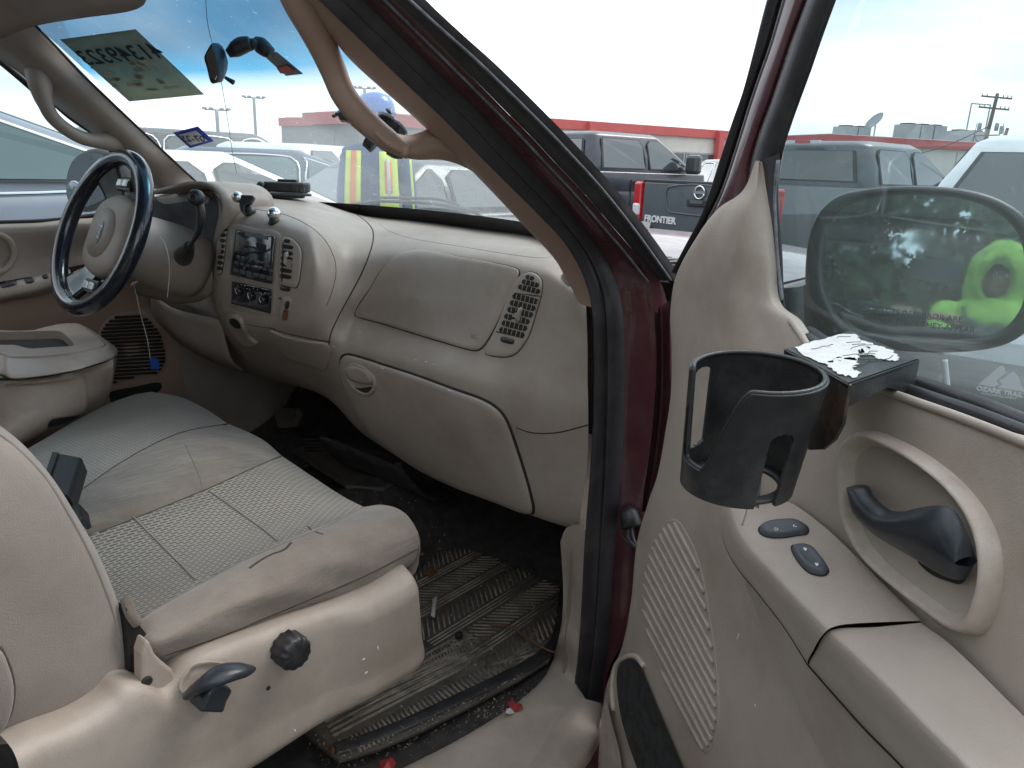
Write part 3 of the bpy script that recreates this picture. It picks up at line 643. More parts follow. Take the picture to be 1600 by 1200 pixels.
# door opening weatherstrip: two rolls with a groove between
w_in = [(440,-60),(500,0),(560,58),(620,116),(700,192),(752,245),(800,293),(850,343),(884,380),(910,424),(925,470),(930,530),(930,620),(925,720),(915,850),(910,950),(905,1020),(897,1086)]
w_out = [(505,-60),(566,0),(622,55),(680,112),(745,172),(790,222),(828,264),(870,308),(910,356),(940,396),(960,445),(968,500),(969,600),(966,730),(958,880),(951,990),(944,1050),(937,1102)]
WI = cS(w_in, -.012); WO = cS(w_out, .022)
def wst(f, lift): return [a.lerp(b, f)+V(-.35, -1, .15).normalized()*lift for a, b in zip(WI, WO)]
ws_ = part('weatherstrip')
loft('inner_roll', [wst(0, -.012), wst(.02, .004), wst(.18, .010), wst(.42, .009), wst(.52, -.001), wst(.54, -.012)], 'rubber', ws_, nu=90, nv=3, uniform=True)
loft('outer_roll', [wst(.50, -.012), wst(.53, .001), wst(.68, .010), wst(.88, .008), wst(.985, -.002), wst(1, -.016)], 'rubber', ws_, nu=90, nv=3, uniform=True)
# painted pillar and jamb outside the weatherstrip
j_in = w_out
j_out = [(560,-60),(618,0),(668,50),(718,100),(788,172),(830,214),(868,255),(912,302),(955,352),(990,392),(1032,440),(1046,500),(1048,600),(1038,735),(1010,860),(1000,960),(965,1060),(945,1130)]
JI = cS(j_in, .018); JO = cS(j_out, .085)
def jst(f, l): return [a.lerp(b, f)+V(-.35, -1, .15).normalized()*l for a, b in zip(JI, JO)]
loft('pillar_jamb', [jst(0, -.01), jst(.06, .003), jst(.35, .006), jst(.60, .003), jst(.75, .005), jst(.93, .003), jst(1.0, .0)], 'maroon_paint', T, nu=80, nv=4, uniform=True)
tube('pillar_moulding', jst(.80, .006)[:11], .0022, 'worn_vinyl', T, res=80)
o_in = j_out[:11]; o_out = [(589,-60),(648,0),(698,46),(750,92),(800,140),(862,202),(900,242),(940,286),(976,330),(1012,378),(1054,438)]
OI = cS(o_in, .085); OO = cS(o_out, .115)
def ost(f, l): return [a.lerp(b, f)+V(-.35, -1, .15).normalized()*l for a, b in zip(OI, OO)]
loft('outer_moulding', [ost(0, -.02), ost(.08, .004), ost(.35, .007), ost(.6, .004), ost(.7, .006), ost(.95, .003), ost(1, -.02)], 'rubber', T, nu=60, nv=3, uniform=True)
tube('moulding_edge', ost(.93, .006), .002, 'worn_vinyl', T, res=80)
# seal that stands on the painted jamb below
loft('jamb_seal', [cS([(1022,490),(1026,560),(1022,640),(1016,700),(1006,770),(1003,800)], .10), cS([(1030,480),(1034,560),(1031,640),(1024,710),(1014,770),(1010,800)], .095), cS([(1046,470),(1047,560),(1047,620),(1036,720),(1024,780),(1012,810)], .115)], 'maroon_paint', T, nu=30, nv=3)
tube('seal_bead', cS([(1025,485),(1029,560),(1025,640),(1018,705),(1008,770)], .092), .003, 'rubber', T)
# wiring boot between jamb and door
wb_ = part('wiring_boot')
p0 = S(985,812,.05)
lathe('boot', p0, V(.5, -.3, -.8), [(.004, -.024), (.013, -.022), (.018, -.012), (.019, .012), (.016, .014)], 'rubber', wb_, n=24)
for k in range(3): tube('wire', [p0+V(.005*k-.005, -.003, -.01), p0+V(.012*k-.006, -.012, -.03), p0+V(.02+.006*k, -.01, -.045)], .0022, 'switch_grey' if k else 'rubber', wb_)
# body outside: firewall side, fender inner, seen past the door gap
loft('fender_side', [cS([(1054,438),(1060,520),(1062,640),(1040,800),(1015,960),(1000,1200)], .12), cS([(1054,438),(1075,520),(1080,640),(1060,800),(1035,960),(1020,1200)], .20)], 'maroon_paint', T, nu=20, nv=2, thick=.004)
# roof lining and sun visor
hl = [[Y(-60,60,-.25), Y(0,46,-.2), Y(60,36,-.16), Y(140,22,-.12), Y(215,9,-.10), Y(280,-25,-.1)], [Y(-60,-60,-.45), Y(0,-60,-.42), Y(60,-60,-.4), Y(140,-60,-.36), Y(215,-60,-.34), Y(280,-80,-.3)]]
lft = cX([(-60,78),(0,52)], -.70)
rf = [[V(x, -.115-.0*abs(x)+.10*(1-(x/.6)**2), 1.775+.012*(1-(x/.6)**2)) for x in (-.62, -.3, 0, .3, .60)], [V(x, -.5, 1.80) for x in (-.66, -.3, 0, .3, .62)], [V(x, -1.3, 1.80) for x in (-.66, -.3, 0, .3, .62)]]
loft('headliner', rf, 'tan_plastic', T, nu=25, nv=5, thick=.02)
loft('roof_panel', [[p+V(0, .02, .05) for p in r] for r in rf], 'maroon_paint', T, nu=25, nv=5, thick=.01)
lo_ = [Y(-60,100,-.22), Y(-20,70,-.2), Y(20,50,-.18), Y(60,36,-.16), Y(130,24,-.14), Y(200,14,-.12), Y(226,4,-.12), Y(232,-10,-.13)]
loft('sun_visor', [lo_, [p+V(0, -.10, .06) for p in lo_], [p+V(0, -.25, .10) for p in lo_]], 'tan_plastic', T, nu=40, nv=4, thick=.012)
pillow_B = bvh()
# ---- bench cushion, centre section
seat = part('bench_seat')
K = [
 cZ([(-30,735),(45,700),(150,640),(205,618),(242,612)], [None]) if 0 else [Z(-30,742,.80), Z(45,700,.81), Z(150,640,.815), Z(205,618,.81), Z(236,612,.79)],
 [Z(-20,775,.83), Z(75,725,.84), Z(170,668,.845), Z(240,634,.845), Z(280,620,.81)],
 [Z(0,800,.85), Z(95,752,.86), Z(200,692,.865), Z(268,655,.86), Z(318,637,.82)],
 [Z(30,818,.865), Z(112,776,.872), Z(200,716,.878), Z(280,677,.872), Z(356,662,.825)],
]
K2_ = [
 K[3],
 [Z(60,832,.868), Z(150,785,.876), Z(240,735,.882), Z(320,695,.875), Z(385,674,.83)],
 [Z(90,850,.862), Z(155,810,.870), Z(265,758,.876), Z(350,712,.872), Z(412,688,.83)],
 [Z(110,850,.85), Z(148,833,.853), Z(317,767,.858), Z(405,727,.86), Z(440,712,.825)],
]
K3_ = [
 K2_[3],
 [Z(140,870,.845), Z(180,860,.848), Z(340,793,.852), Z(440,755,.862), Z(490,746,.828)],
 [Z(160,930,.85), Z(205,905,.853), Z(380,830,.858), Z(480,795,.868), Z(535,775,.835)],
 [Z(190,980,.872), Z(222,962,.878), Z(385,872,.885), Z(500,824,.893), Z(568,792,.86)],
]
def crease(K, nm, m):
    return loft(nm, K, m, seat, nu=60, nv=10, uniform=False)
crease(K, 'cushion_insert', 'woven_cloth'); B1 = bvh()
crease(K2_, 'cushion_centre', 'seat_cloth'); B2 = bvh()
pi_ = crease(K3_, 'cushion_insert', 'woven_cloth'); B3 = bvh()
# rounded outer bolster
BO = [
 [Z(190,980,.868), Z(222,962,.874), Z(385,872,.881), Z(500,824,.889), Z(568,792,.858)],
 [Z(200,990,.895), Z(235,962,.905), Z(395,873,.915), Z(505,823,.922), Z(600,789,.89)],
 [X(205,1005,.665), X(245,975,.672), X(405,893,.675), X(540,833,.675), X(634,803,.672)],
 [X(225,1020,.69), X(250,1000,.70), X(420,925,.703), X(560,870,.703), X(654,835,.70)],
 [X(240,1030,.685), X(262,1022,.692), X(440,958,.695), X(570,914,.695), X(654,872,.69)],
 [X(255,1045,.66), X(275,1035,.665), X(450,975,.665), X(570,932,.665), X(632,892,.66)],
]
random.seed(3)
def wrink(p, i, j):
    a = .0022*math.sin(p.y*70+p.z*110+3*math.sin(p.y*9))*math.exp(-((j-.35)/.4)**2)*(1 if i > .3 else 0)*min(1, (i-.3)*4)
    return p+V(a, 0, a*.6)
loft('bolster', BO, 'seat_cloth_light', seat, nu=80, nv=8, fn=wrink); B4 = bvh()
loft('cushion_front', [[K[0][-1], K[1][-1], K[2][-1], K[3][-1], K2_[1][-1], K2_[2][-1], K2_[3][-1], K3_[1][-1], K3_[2][-1], K3_[3][-1], BO[1][-1], BO[2][-1], BO[3][-1]],
   [p+V(0.0, .03, -.05) for p in (K[0][-1], K[1][-1], K[2][-1], K[3][-1], K2_[1][-1], K2_[2][-1], K2_[3][-1], K3_[1][-1], K3_[2][-1], K3_[3][-1], BO[1][-1]+V(0,0,-.02), BO[2][-1]+V(0,-.02,-.02), BO[3][-1]+V(0,-.035,-.01))],
   [p+V(0.0, -.03, -.16) for p in (K[0][-1], K[1][-1], K[2][-1], K[3][-1], K2_[1][-1], K2_[2][-1], K2_[3][-1], K3_[1][-1], K3_[2][-1], K3_[3][-1], BO[1][-1], BO[2][-1]+V(0,-.01,0), BO[3][-1]+V(-.02,-.04,0.04))]], 'seat_cloth', seat, nu=60, nv=5, uniform=True)
LB = [B1, B2, B3, B4]
seam('stitching', [(112,776),(200,716),(280,677),(356,662)], LB, .0016, 'stitch_dark', seat, off=-.0002, n=40)
seam('stitching', [(155,832),(317,767),(405,727),(440,712)], LB, .0018, 'stitch_dark', seat, off=-.0004, n=40)
seam('stitching', [(208,808),(232,832),(262,862),(288,888),(305,906)], LB, .0014, 'seat_cloth_light', seat, off=0.0006, n=30)
seam('stitching', [(325,766),(350,783),(385,808),(415,830),(434,846)], LB, .0014, 'seat_cloth_light', seat, off=0.0006, n=30)
seam('stitching', [(290,694),(302,720),(312,745),(318,766)], LB, .001, 'seat_cloth_light', seat, off=0.0005, n=20)
seam('piping', [(222,966),(300,920),(385,875),(445,849),(500,827),(566,795)], LB, .0022, 'seat_cloth_light', seat, off=-.0005, n=60)
seam('stitching', [(258,1024),(330,1000),(405,970),(500,930),(570,900),(652,858)], LB, .0012, 'stitch_dark', seat, off=-.0002, n=60)
seam('tear', [(390,888),(405,877),(425,866),(444,859),(455,848)], LB, .0022, 'stitch_dark', seat, off=-.0008, n=24)
seam('stitching', [(480,822),(490,830),(505,835)], LB, .0012, 'stitch_dark', seat, off=-.0002, n=12)
# fabric skirt between cushion and shield
# ---- outer seat back
BK = [
 [X(-40,560,.40), X(-30,650,.42), X(-30,800,.42), X(-30,950,.42), X(-30,1080,.42), X(-30,1160,.45)],
 [X(-30,620,.56), X(20,700,.58), X(75,800,.60), X(115,900,.60), X(135,1000,.60), X(125,1090,.62)],
 [X(-25,640,.58), X(40,697,.60), X(105,785,.62), X(150,870,.63), X(180,960,.63), X(170,1085,.64)],
]
sbk = [(-60,600),(0,668),(42,702),(82,747),(118,803),(148,855),(170,905),(188,955),(201,1003),(205,1040),(198,1075),(182,1100),(122,1130),(60,1148),(0,1156),(-60,1160)]
E1 = cX(sbk, .63); E0 = [p+V(-.03, .035*0, -.0) for p in E1]
def shr(P, c, f, dx): return [c.lerp(p, f)+V(dx, 0, 0) for p in P]
cc = X(-80, 930, .63)
E2 = [V(p.x, p.y, p.z) for p in E1]
loft('backrest', [[p+V(-.20, .008, 0) for p in E1], [p+V(-.05, .004, 0) for p in E1], E1, shr(E1, cc, .93, .028), shr(E1, cc, .8, .04), shr(E1, cc, .5, .052), shr(E1, cc, .2, .055), shr(E1, cc, .02, .055)], 'seat_velour', seat, nu=80, nv=6); B5 = bvh()
seam('stitching', [(0,1010),(12,1035),(20,1062),(21,1090),(14,1120),(0,1140)], B5, .0018, 'stitch_dark', seat, off=-.0003, n=24)
seam('piping', [(-10,672),(30,703),(72,748),(108,805),(138,860),(160,910),(178,960),(190,1010)], B5, .002, 'seat_velour', seat, off=.0, n=40)
pillow('map_pocket', [(-40,1000),(0,1014),(12,1038),(19,1062),(20,1090),(13,1120),(0,1140),(-40,1150)], B5, prof(.006, .08, 5), 'seat_velour', seat, n=40)
seam('backrest_join', [(160,1118),(180,1098),(196,1070)], B5, .0022, 'stitch_dark', seat, off=0, n=12)
# ---- side shield of the seat
sh_ = [(-30,1215),(20,1172),(60,1152),(125,1126),(172,1096),(196,1072),(215,1066),(240,1072),(256,1076),(264,1066),(275,1052),(300,1034),(345,1012),(420,984),(500,955),(560,933),(600,914),(632,893),(646,888),(656,900),(666,930),(663,975),(655,1010),(640,1042),(600,1072),(540,1105),(480,1138),(430,1170),(380,1205),(250,1260),(80,1270)]
TB = [(20,1172),(60,1152),(125,1126),(172,1096),(196,1072),(225,1068),(256,1076),(300,1034),(345,1012),(420,984),(500,955),(560,933),(600,914),(632,893),(648,888)]
BBt = [(40,1330),(90,1310),(150,1290),(210,1275),(260,1262),(300,1250),(330,1235),(370,1210),(400,1192),(440,1165),(480,1138),(530,1112),(590,1078),(630,1052),(656,1008)]
A1 = cX(TB, .715); A6 = cX(BBt, .70)
def row(f, dx): return [a.lerp(b, f)+V(dx, 0, 0) for a, b in zip(A1, A6)]
SHR = [[p+V(-.05, 0, -.006) for p in A1], row(0, -.004), row(.06, .010), row(.25, .016), row(.5, .020), row(.64, .022), row(.74, .026), row(.84, .028), row(.90, .022), row(.97, .006), row(1.02, -.05)]
def endroll(p, i, j):
    k = max(0, (j-.93)/.07)
    f_ = min(1, max(0, (p.y+.215)/.05)); f_ = f_*f_*(3-2*f_); w_ = min(1, max(0, (i-.12)/.12))*min(1, max(0, (.78-i)/.15))
    return p+V(-.06*k*k+.013*f_*w_, .004*k, 0)
loft('side_shield', SHR, 'door_plastic', seat, nu=90, nv=5, fn=endroll, uniform=True); B6 = bvh()
pillow('lever_recess', [(290,1052),(300,1040),(325,1034),(352,1036),(350,1050),(342,1070),(334,1094),(330,1099),(310,1095),(292,1088),(280,1078),(282,1064)], B6, [(1, .0055), (.93, .0065), (.84, .002), (.6, .001), (.3, .001)], 'door_plastic', seat, n=48)
pillow('recess_gap', [(282,1080),(296,1078),(330,1085),(333,1097),(310,1095),(292,1090)], B6, [(1, .0028), (.5, .0028)], 'dark_gap', seat, n=20)
lv = [X(300,1082,.745), X(318,1068,.765), X(335,1058,.775), X(360,1050,.78), X(382,1046,.78), X(393,1044,.775)]
tube('recline_lever', lv, [.012, .013, .015, .015, .013, .006], 'handle_slate', seat, n=16, flat=.55, up=V(0, 0, 1))
prism('lever_root', [X(u, v, .735) for u, v in ((292,1096),(330,1098),(336,1078),(345,1062),(325,1052),(306,1064))], V(.028, 0, 0), 'handle_slate', seat, bevel=.004)
kc = X(459, 1019, .745)
lathe('adjuster_knob', kc-V(.018, 0, 0), (1, 0, 0), [(.0215, 0), (.0215, .022), (.0185, .027), (.005, .0275)], 'black_plastic', seat, n=72, wob=lambda t, i: 1+.045*math.cos(12*t) if i < 3 else 1)
lathe('screw', X(419,1075,.738), (1, 0, 0), [(.003, 0), (.003, .001), (.001, .001)], 'dark_gap', seat, n=10)
# hinge cover and dark hinge between backrest and shield
prism('hinge_cover', [X(u, v, .69) for u, v in ((207,1010),(214,988),(220,992),(228,1010),(242,1024),(255,1034),(263,1052),(261,1072),(250,1080),(228,1070),(208,1068))], V(.022, 0, 0), 'grimy_plastic', seat, bevel=.005)
prism('hinge', [X(u, v, .655) for u, v in ((185,940),(216,980),(225,1068),(190,1090))], V(.02, 0, 0), 'dark_gap', seat)
lathe('hinge_bolt', X(229,1064,.712), (1, 0, 0), [(.006, 0), (.006, .002), (.004, .003)], 'dark_gap', seat, n=14)
tube('webbing', [X(196,935,.66), X(205,960,.675), X(216,975,.68)], .006, 'seat_cloth', seat)
box('seat_base', (.34, -.24, .66), (.50, .38, .22), 'dark_gap', seat, bevel=.02)
# seat belt buckles
bk = part('seat_belt_buckle')
q = [Z(u, v, .93) for u, v in ((80,705),(128,714),(108,776),(66,752))]
prism('body', q, V(.002, .006, -.03), 'buckle_black', bk, bevel=.004)
prism('stalk', [Z(u, v, .915) for u, v in ((66,752),(108,776),(112,800),(78,790))], V(.002, .004, -.03), 'buckle_black', bk, bevel=.003)
prism('release_button', [Z(u, v, .931) for u, v in ((82,708),(92,709),(77,752),(68,749))], V(0, 0, .003), 'buckle_black', bk, bevel=.001)
bk = part('seat_belt_buckle')
prism('body', [Z(u, v, .915) for u, v in ((108,784),(124,786),(128,806),(120,812))], V(.006, .01, -.02), 'buckle_black', bk, bevel=.003)
# ---- console with folded arm rest
cn = part('centre_console')
zt = .985
top = [(-40,508),(0,514),(40,512),(80,505),(112,504),(130,508),(155,524),(176,538),(184,547),(180,556),(160,565),(110,578),(60,586),(-40,590)]
def polyat(P, c, a):
    best = None; d = (math.cos(a), math.sin(a)); n = len(P)
    for i in range(n):
        x1, y1 = P[i][0]-c[0], P[i][1]-c[1]; x2, y2 = P[(i+1) % n][0]-c[0], P[(i+1) % n][1]-c[1]
        den = d[0]*(y2-y1)-d[1]*(x2-x1)
        if abs(den) < 1e-9: continue
        t = (x1*(y2-y1)-y1*(x2-x1))/den; s_ = (x1*d[1]-y1*d[0])/den
        if t > 0 and -1e-6 <= s_ <= 1+1e-6 and (best is None or t < best): best = t
    return (c[0]+d[0]*best, c[1]+d[1]*best)
out_ = [(-60,516),(0,516),(30,517),(52,516),(70,511),(88,507),(102,505),(114,505),(122,507),(132,513),(150,527),(162,536),(165,539),(160,542),(145,545),(129,549),(110,552),(90,554),(70,556),(52,557),(30,557),(15,557),(0,551),(-60,551)]
hol = [(-58,519),(0,519),(49,518),(85,517),(93,518),(98,520),(105,526),(111,532),(114,536),(115,538),(114,540),(111,541),(96,542),(75,543),(52,545),(42,544),(34,542),(27,540),(20,539),(0,539),(-58,539)]
cc_ = (52, 531); NA = 160
oo = [polyat(out_, cc_, 2*PI*k/NA) for k in range(NA)]; ii = [polyat(hol, cc_, 2*PI*k/NA) for k in range(NA)]
OP = cZ(oo, zt+.004); IP = cZ(ii, zt+.004); OPm = [p.lerp(q, .12) for p, q in zip(OP, IP)]; IPm = [q.lerp(p, .10) for p, q in zip(OP, IP)]
def ringmesh(nm, R, m):
    n = len(R[0]); return mesh(nm, [p for r in R for p in r], [(i*n+j, i*n+(j+1) % n, (i+1)*n+(j+1) % n, (i+1)*n+j) for i in range(len(R)-1) for j in range(n)], m, cn)
lidb = ringmesh('lid', [IP, IPm, OPm, OP], 'grimy_plastic')
ringmesh('well_wall', [[p+V(0,0,.0008) for p in IP], [V(p.x, p.y, p.z-.004) for p in IP], [V(p.x, p.y, p.z-.035) for p in IP]], 'grimy_plastic')
prism('cup_well', [V(p.x, p.y, p.z-.020) for p in IP], V(0, 0, -.002), 'dark_gap', cn)
loft('lid_rim', [[p+V(0,0,.0) for p in cZ([(114,505),(122,507),(132,513),(150,527),(162,536),(165,539),(160,542),(145,545),(129,549),(110,552),(90,554),(70,556),(52,557),(30,557),(15,557),(0,551),(-60,551)], zt+.0035)], cZ([(116,504.5),(124,506),(135,512.5),(154,526),(168,537),(171,542),(165,545),(148,548),(131,552),(111,555),(91,557),(70,559),(52,560),(30,560),(14,560),(-2,554),(-60,556)], zt+.000)], 'grimy_plastic', cn, nu=90, nv=2)
loft('lid_side', [cZ([(116,504.5),(124,506),(135,512.5),(154,526),(168,537),(171,542),(165,545),(148,548),(131,552),(111,555),(91,557),(70,559),(52,560),(30,560),(14,560),(-2,554),(-60,556)], zt+.000), cZ([(118,506),(127,508),(142,515),(164,530),(182,544),(183,552),(176,559),(160,565),(140,571),(120,577),(98,581),(74,585),(50,588),(30,590),(16,590),(-4,580),(-60,580)], zt-.022), cZ([(118,508),(127,510),(140,517),(162,533),(178,548),(178,555),(170,561),(156,567),(138,573),(118,579),(97,583),(73,587),(50,590),(30,592),(18,592),(-2,584),(-60,584)], zt-.026)], 'grimy_plastic', cn, nu=90, nv=4)
bx = [[Z(-40,592,.95), Z(40,590,.95), Z(110,581,.95), Z(160,568,.955), Z(177,560,.96)], [Z(-40,600,.93), Z(40,598,.93), Z(110,590,.93), Z(160,580,.935), Z(177,574,.94)], [Z(-40,660,.86), Z(40,655,.86), Z(110,636,.86), Z(155,617,.87), Z(172,610,.87)], [Z(-40,730,.80), Z(30,692,.80), Z(90,668,.80), Z(140,645,.81), Z(160,632,.82)]]
loft('side_wall', bx, 'grimy_plastic', cn, nu=40, nv=5)
BX = bvh()
pillow('side_panel', [(-40,594),(40,590),(100,583),(125,583),(134,592),(135,612),(132,635),(125,642),(100,647),(74,653),(70,662),(68,672),(30,690),(-40,720)], BX, prof(.013, .06, 6), 'grimy_plastic', cn, n=70)
pillow('latch', [(74,654),(100,648),(125,643),(124,650),(100,660),(76,667),(71,664)], BX, [(1, .001), (.5, .002)], 'switch_grey', cn, n=24)
tube('lid_gap', cZ([(-40,593),(15,592),(60,589),(110,580),(160,567),(180,557)], .951), .003, 'dark_gap', cn)
# end wall of console toward the dash
loft('end_wall', [cZ([(177,560),(184,548)], .955), cZ([(172,610),(176,600)], .87), cZ([(160,632),(165,628)], .82)], 'grimy_plastic', cn, nu=6, nv=4)
# ---- floor
fl = []
for x, z in ((-.80,.50),(-.62,.44),(-.3,.43),(-.14,.47),(-.08,.56),(0,.60),(.08,.56),(.14,.48),(.3,.44),(.66,.44),(.735,.44),(.80,.36)):
    fl.append([V(x, -1.0, z), V(x, -.2, z), V(x, .3, z), V(x, .55, z+.02), V(x, .78, z+.14), V(x, .95, z+.32), V(x, 1.0, z+.6)])
def cbump(p, i, j): return p+V(0, 0, .006*noise.noise(p*9))
loft('floor_carpet', fl, 'carpet', T, nu=60, nv=6, fn=cbump); BF = bvh()
# passenger scuff plate and kick trim
L_in = [(884,826),(886,860),(888,900),(886,950),(878,990),(866,1030),(848,1062),(800,1104),(740,1142),(690,1170),(620,1205),(500,1270)]
L_out = [(913,820),(913,880),(911,930),(909,975),(905,1020),(898,1060),(897,1088),(870,1120),(845,1160),(820,1200),(800,1240),(760,1300)]
LI = [S(u, v, -.055) for u, v in L_in[:5]]+[Z(u, v, z) for (u, v), z in zip(L_in[5:], (.475, .468, .465, .465, .465, .465, .465))]
LO = [S(u, v, -.014) for u, v in L_out[:5]]+[Z(u, v, z) for (u, v), z in zip(L_out[5:], (.482, .478, .476, .476, .476, .476, .476))]
loft('scuff_plate', [[p+V(-.01, 0, -.03) for p in LI], LI, [a.lerp(b, .5)+V(0, 0, .004) for a, b in zip(LI, LO)], LO, [p+(V(0, 0, -.002) if i < 6 else V(.03, 0, -.004)) for i, p in enumerate(LO)]], 'door_plastic', T, nu=70, nv=5, uniform=True)
R_out = [(912,1000),(910,1040),(906,1080),(938,1098),(939,1112),(935,1130),(928,1150),(915,1175),(900,1200),(870,1260)]
loft('sill_trim', [cZ([(897,1086),(880,1110),(862,1140),(845,1170),(825,1200),(790,1270)], .477), cZ([(915,1092),(905,1115),(890,1145),(870,1178),(850,1210),(815,1280)], .480), cZ([(938,1098),(938,1115),(930,1148),(912,1180),(893,1212),(850,1290)], .46), cZ([(944,1102),(946,1120),(940,1150),(925,1185),(905,1215),(865,1290)], .42)], 'door_plastic', T, nu=40, nv=5)
loft('rocker', [cZ([(940,1104),(943,1120),(937,1152),(920,1186),(900,1218),(860,1295)], .425), cZ([(960,1100),(965,1120),(958,1155),(945,1200),(925,1240),(890,1310)], .40), cZ([(990,1100),(1000,1120),(990,1155),(975,1200),(955,1240),(920,1310)], .33)], 'maroon_paint', T, nu=30, nv=5)
# kick panel ahead of the scuff plate (under the dash end)
loft('kick_panel', [[V(.755, .30, .80), V(.755, .5, .80), V(.75, .9, .8)], [V(.755, .30, .45), V(.755, .5, .45), V(.75, .9, .45)]], 'tan_plastic', T, nu=10, nv=3)
# firewall carpet
loft('firewall', [[V(x, .93, .5) for x in (-.8, 0, .8)], [V(x, .80, .9) for x in (-.8, 0, .8)], [V(x, .76, 1.2) for x in (-.8, 0, .8)]], 'carpet', T, nu=12, nv=6)
loft('driver_kick_panel', [[V(-.78, .22, .98), V(-.77, .6, .98), V(-.75, .98, .98)], [V(-.78, .22, .44), V(-.77, .6, .44), V(-.75, .98, .44)]], 'tan_plastic', T, nu=10, nv=3)
# heater duct lumps under dash on the hump
loft('tunnel_duct', [[V(x, .42, .70) for x in (-.16, 0, .16)], [V(x, .50, .60) for x in (-.18, 0, .18)], [V(x, .62, .56) for x in (-.16, 0, .16)]], 'carpet', T, nu=12, nv=5, thick=.01)
# pedals
pd = part('brake_pedal')
pc = hit(BF, 448, 655); c_ = Vector(pc[0])+V(.0, -.08, .14) if pc else V(-.5, .6, .6)
P4 = cY([(428,650),(434,640),(462,641),(468,652),(462,668),(434,670)], .56)
prism('pad', P4, V(0, .018, .004), 'mat_rubber', pd, bevel=.004); tube('arm', [Y(448,650,.58), Y(452,630,.62), Y(470,600,.66)], .008, 'dark_gap', pd)
pd = part('parking_brake_pedal')
lathe('pad', Y(334,610,.62), (.3, -.9, .3), [(.03, 0), (.032, .008), (.028, .014), (.006, .014)], 'mat_rubber', pd, n=24); tube('arm', [Y(338,606,.64), Y(349,590,.66), Y(350,560,.66)], .007, 'steel', pd)
pd = part('accelerator_pedal')
P4 = cY([(470,684),(512,684),(515,706),(478,712)], .62); prism('pad', P4, V(0, .015, .004), 'rubber', pd, bevel=.003)
for i in range(5): tube('rib', cY([(474+i*1.2,687+i*5.2),(511+i*.6,687+i*4.6)], .618), .0022, 'mat_rubber', pd)
# ---- driver door
dd = part('driver_door')
dx = -.80
f_ = [cX([(-60,353),(0,350),(60,348),(105,343),(200,338)], dx), cX([(-60,362),(0,358),(60,356),(105,352),(200,348)], dx+.03), cX([(-60,400),(0,400),(60,398),(105,392),(200,380)], dx+.02), cX([(-60,450),(0,440),(60,430),(105,418),(200,400)], dx+.03)]
loft('upper_panel', f_, 'tan_plastic', dd, nu=30, nv=5)
loft('arm_rest', [cX([(-60,455),(0,444),(60,430),(105,418)], dx+.03), cX([(-60,470),(0,448),(60,435),(110,424)], dx+.09), cX([(-60,480),(0,466),(60,453),(110,440)], dx+.10), cX([(-60,500),(0,474),(60,462),(110,450)], dx+.05)], 'tan_plastic', dd, nu=20, nv=6)
BDD = bvh()
for l_ in (((0,440),(22,434),(27,440),(2,446)), ((38,432),(50,430),(54,436),(42,439)), ((66,428),(74,426),(76,430),(69,432))):
    pillow('switch', [(u, v+4) for u, v in l_], BDD, [(1, .002), (.8, .004), (.4, .004)], 'black_plastic', dd, n=16)
loft('lower_panel', [cX([(-60,486),(0,470),(60,458),(110,448),(180,425),(240,420)], dx+.02), cX([(-60,600),(0,600),(60,590),(140,560),(200,520),(260,500)], dx+.02), cX([(-60,760),(60,720),(140,690),(200,660),(260,630),(290,600)], dx+.04), cX([(-60,900),(60,860),(160,800),(230,760),(290,700),(300,660)], dx+.0)], 'trim_tan', dd, nu=40, nv=6)
BL = bvh()
loft('kick_trim', [cX([(262,470),(290,500),(300,560),(304,640),(310,700)], dx+.02), cX([(225,440),(262,520),(275,560),(290,600),(300,700)], dx+.01)], 'trim_tan', T, nu=20, nv=3)
gr = [(152,560),(150,530),(160,505),(180,490),(205,486),(228,492),(248,512),(258,535),(262,560),(255,582),(235,590),(205,594),(185,600),(160,600)]
pillow('speaker_grille', gr, BL, [(1, -.001), (.95, .003), (.85, .004), (.5, .004), (.2, .004)], 'trim_tan', dd, n=50)
gb_ = bvh()
def inside(u, v, P):
    c = False; n = len(P)
    for i in range(n):
        a, b = P[i], P[i-1]
        if (a[1] > v) != (b[1] > v) and u < (b[0]-a[0])*(v-a[1])/(b[1]-a[1])+a[0]: c = not c
    return c
gro = px2(gr, 60, True); ctr = (207, 543); gri = [(ctr[0]+(u-ctr[0])*.93, ctr[1]+(v-ctr[1])*.93) for u, v in gro]
for k in range(22):
    v0 = 487+k*5.6; row_ = [(u, v0+(u-200)*-.05+8) for u in range(146, 266, 3)]
    ins = [p for p in row_ if inside(p[0], p[1], gri)]
    if len(ins) > 3: seam('grille_slot', [ins[0], ins[len(ins)//2], ins[-1]], [gb_, BL], .0042, 'dark_gap', dd, off=.0012, n=8)
pillow('map_pocket', [(170,620),(172,612),(210,604),(245,597),(252,600),(251,608),(240,615),(200,626),(175,630)], BL, [(1, .004), (.5, .004)], 'dark_gap', dd, n=30)
tube('handle_bezel', cX([(-20,365),(2,368),(16,378),(22,395),(18,410),(6,422),(-20,430)], dx+.035), .008, 'tan_plastic', dd)
# driver window glass and frame rail
loft('window', [cX([(-80,352),(105,345),(230,330)], dx-.03), [V(dx+.08, y, 1.75) for y in (-.35, -.1, .1)]], 'side_glass', dd, nu=12, nv=4)
tube('window_seal', cX([(-60,350),(0,348),(60,346),(105,342),(150,336)], dx-.01), .006, 'dark_gap', dd)
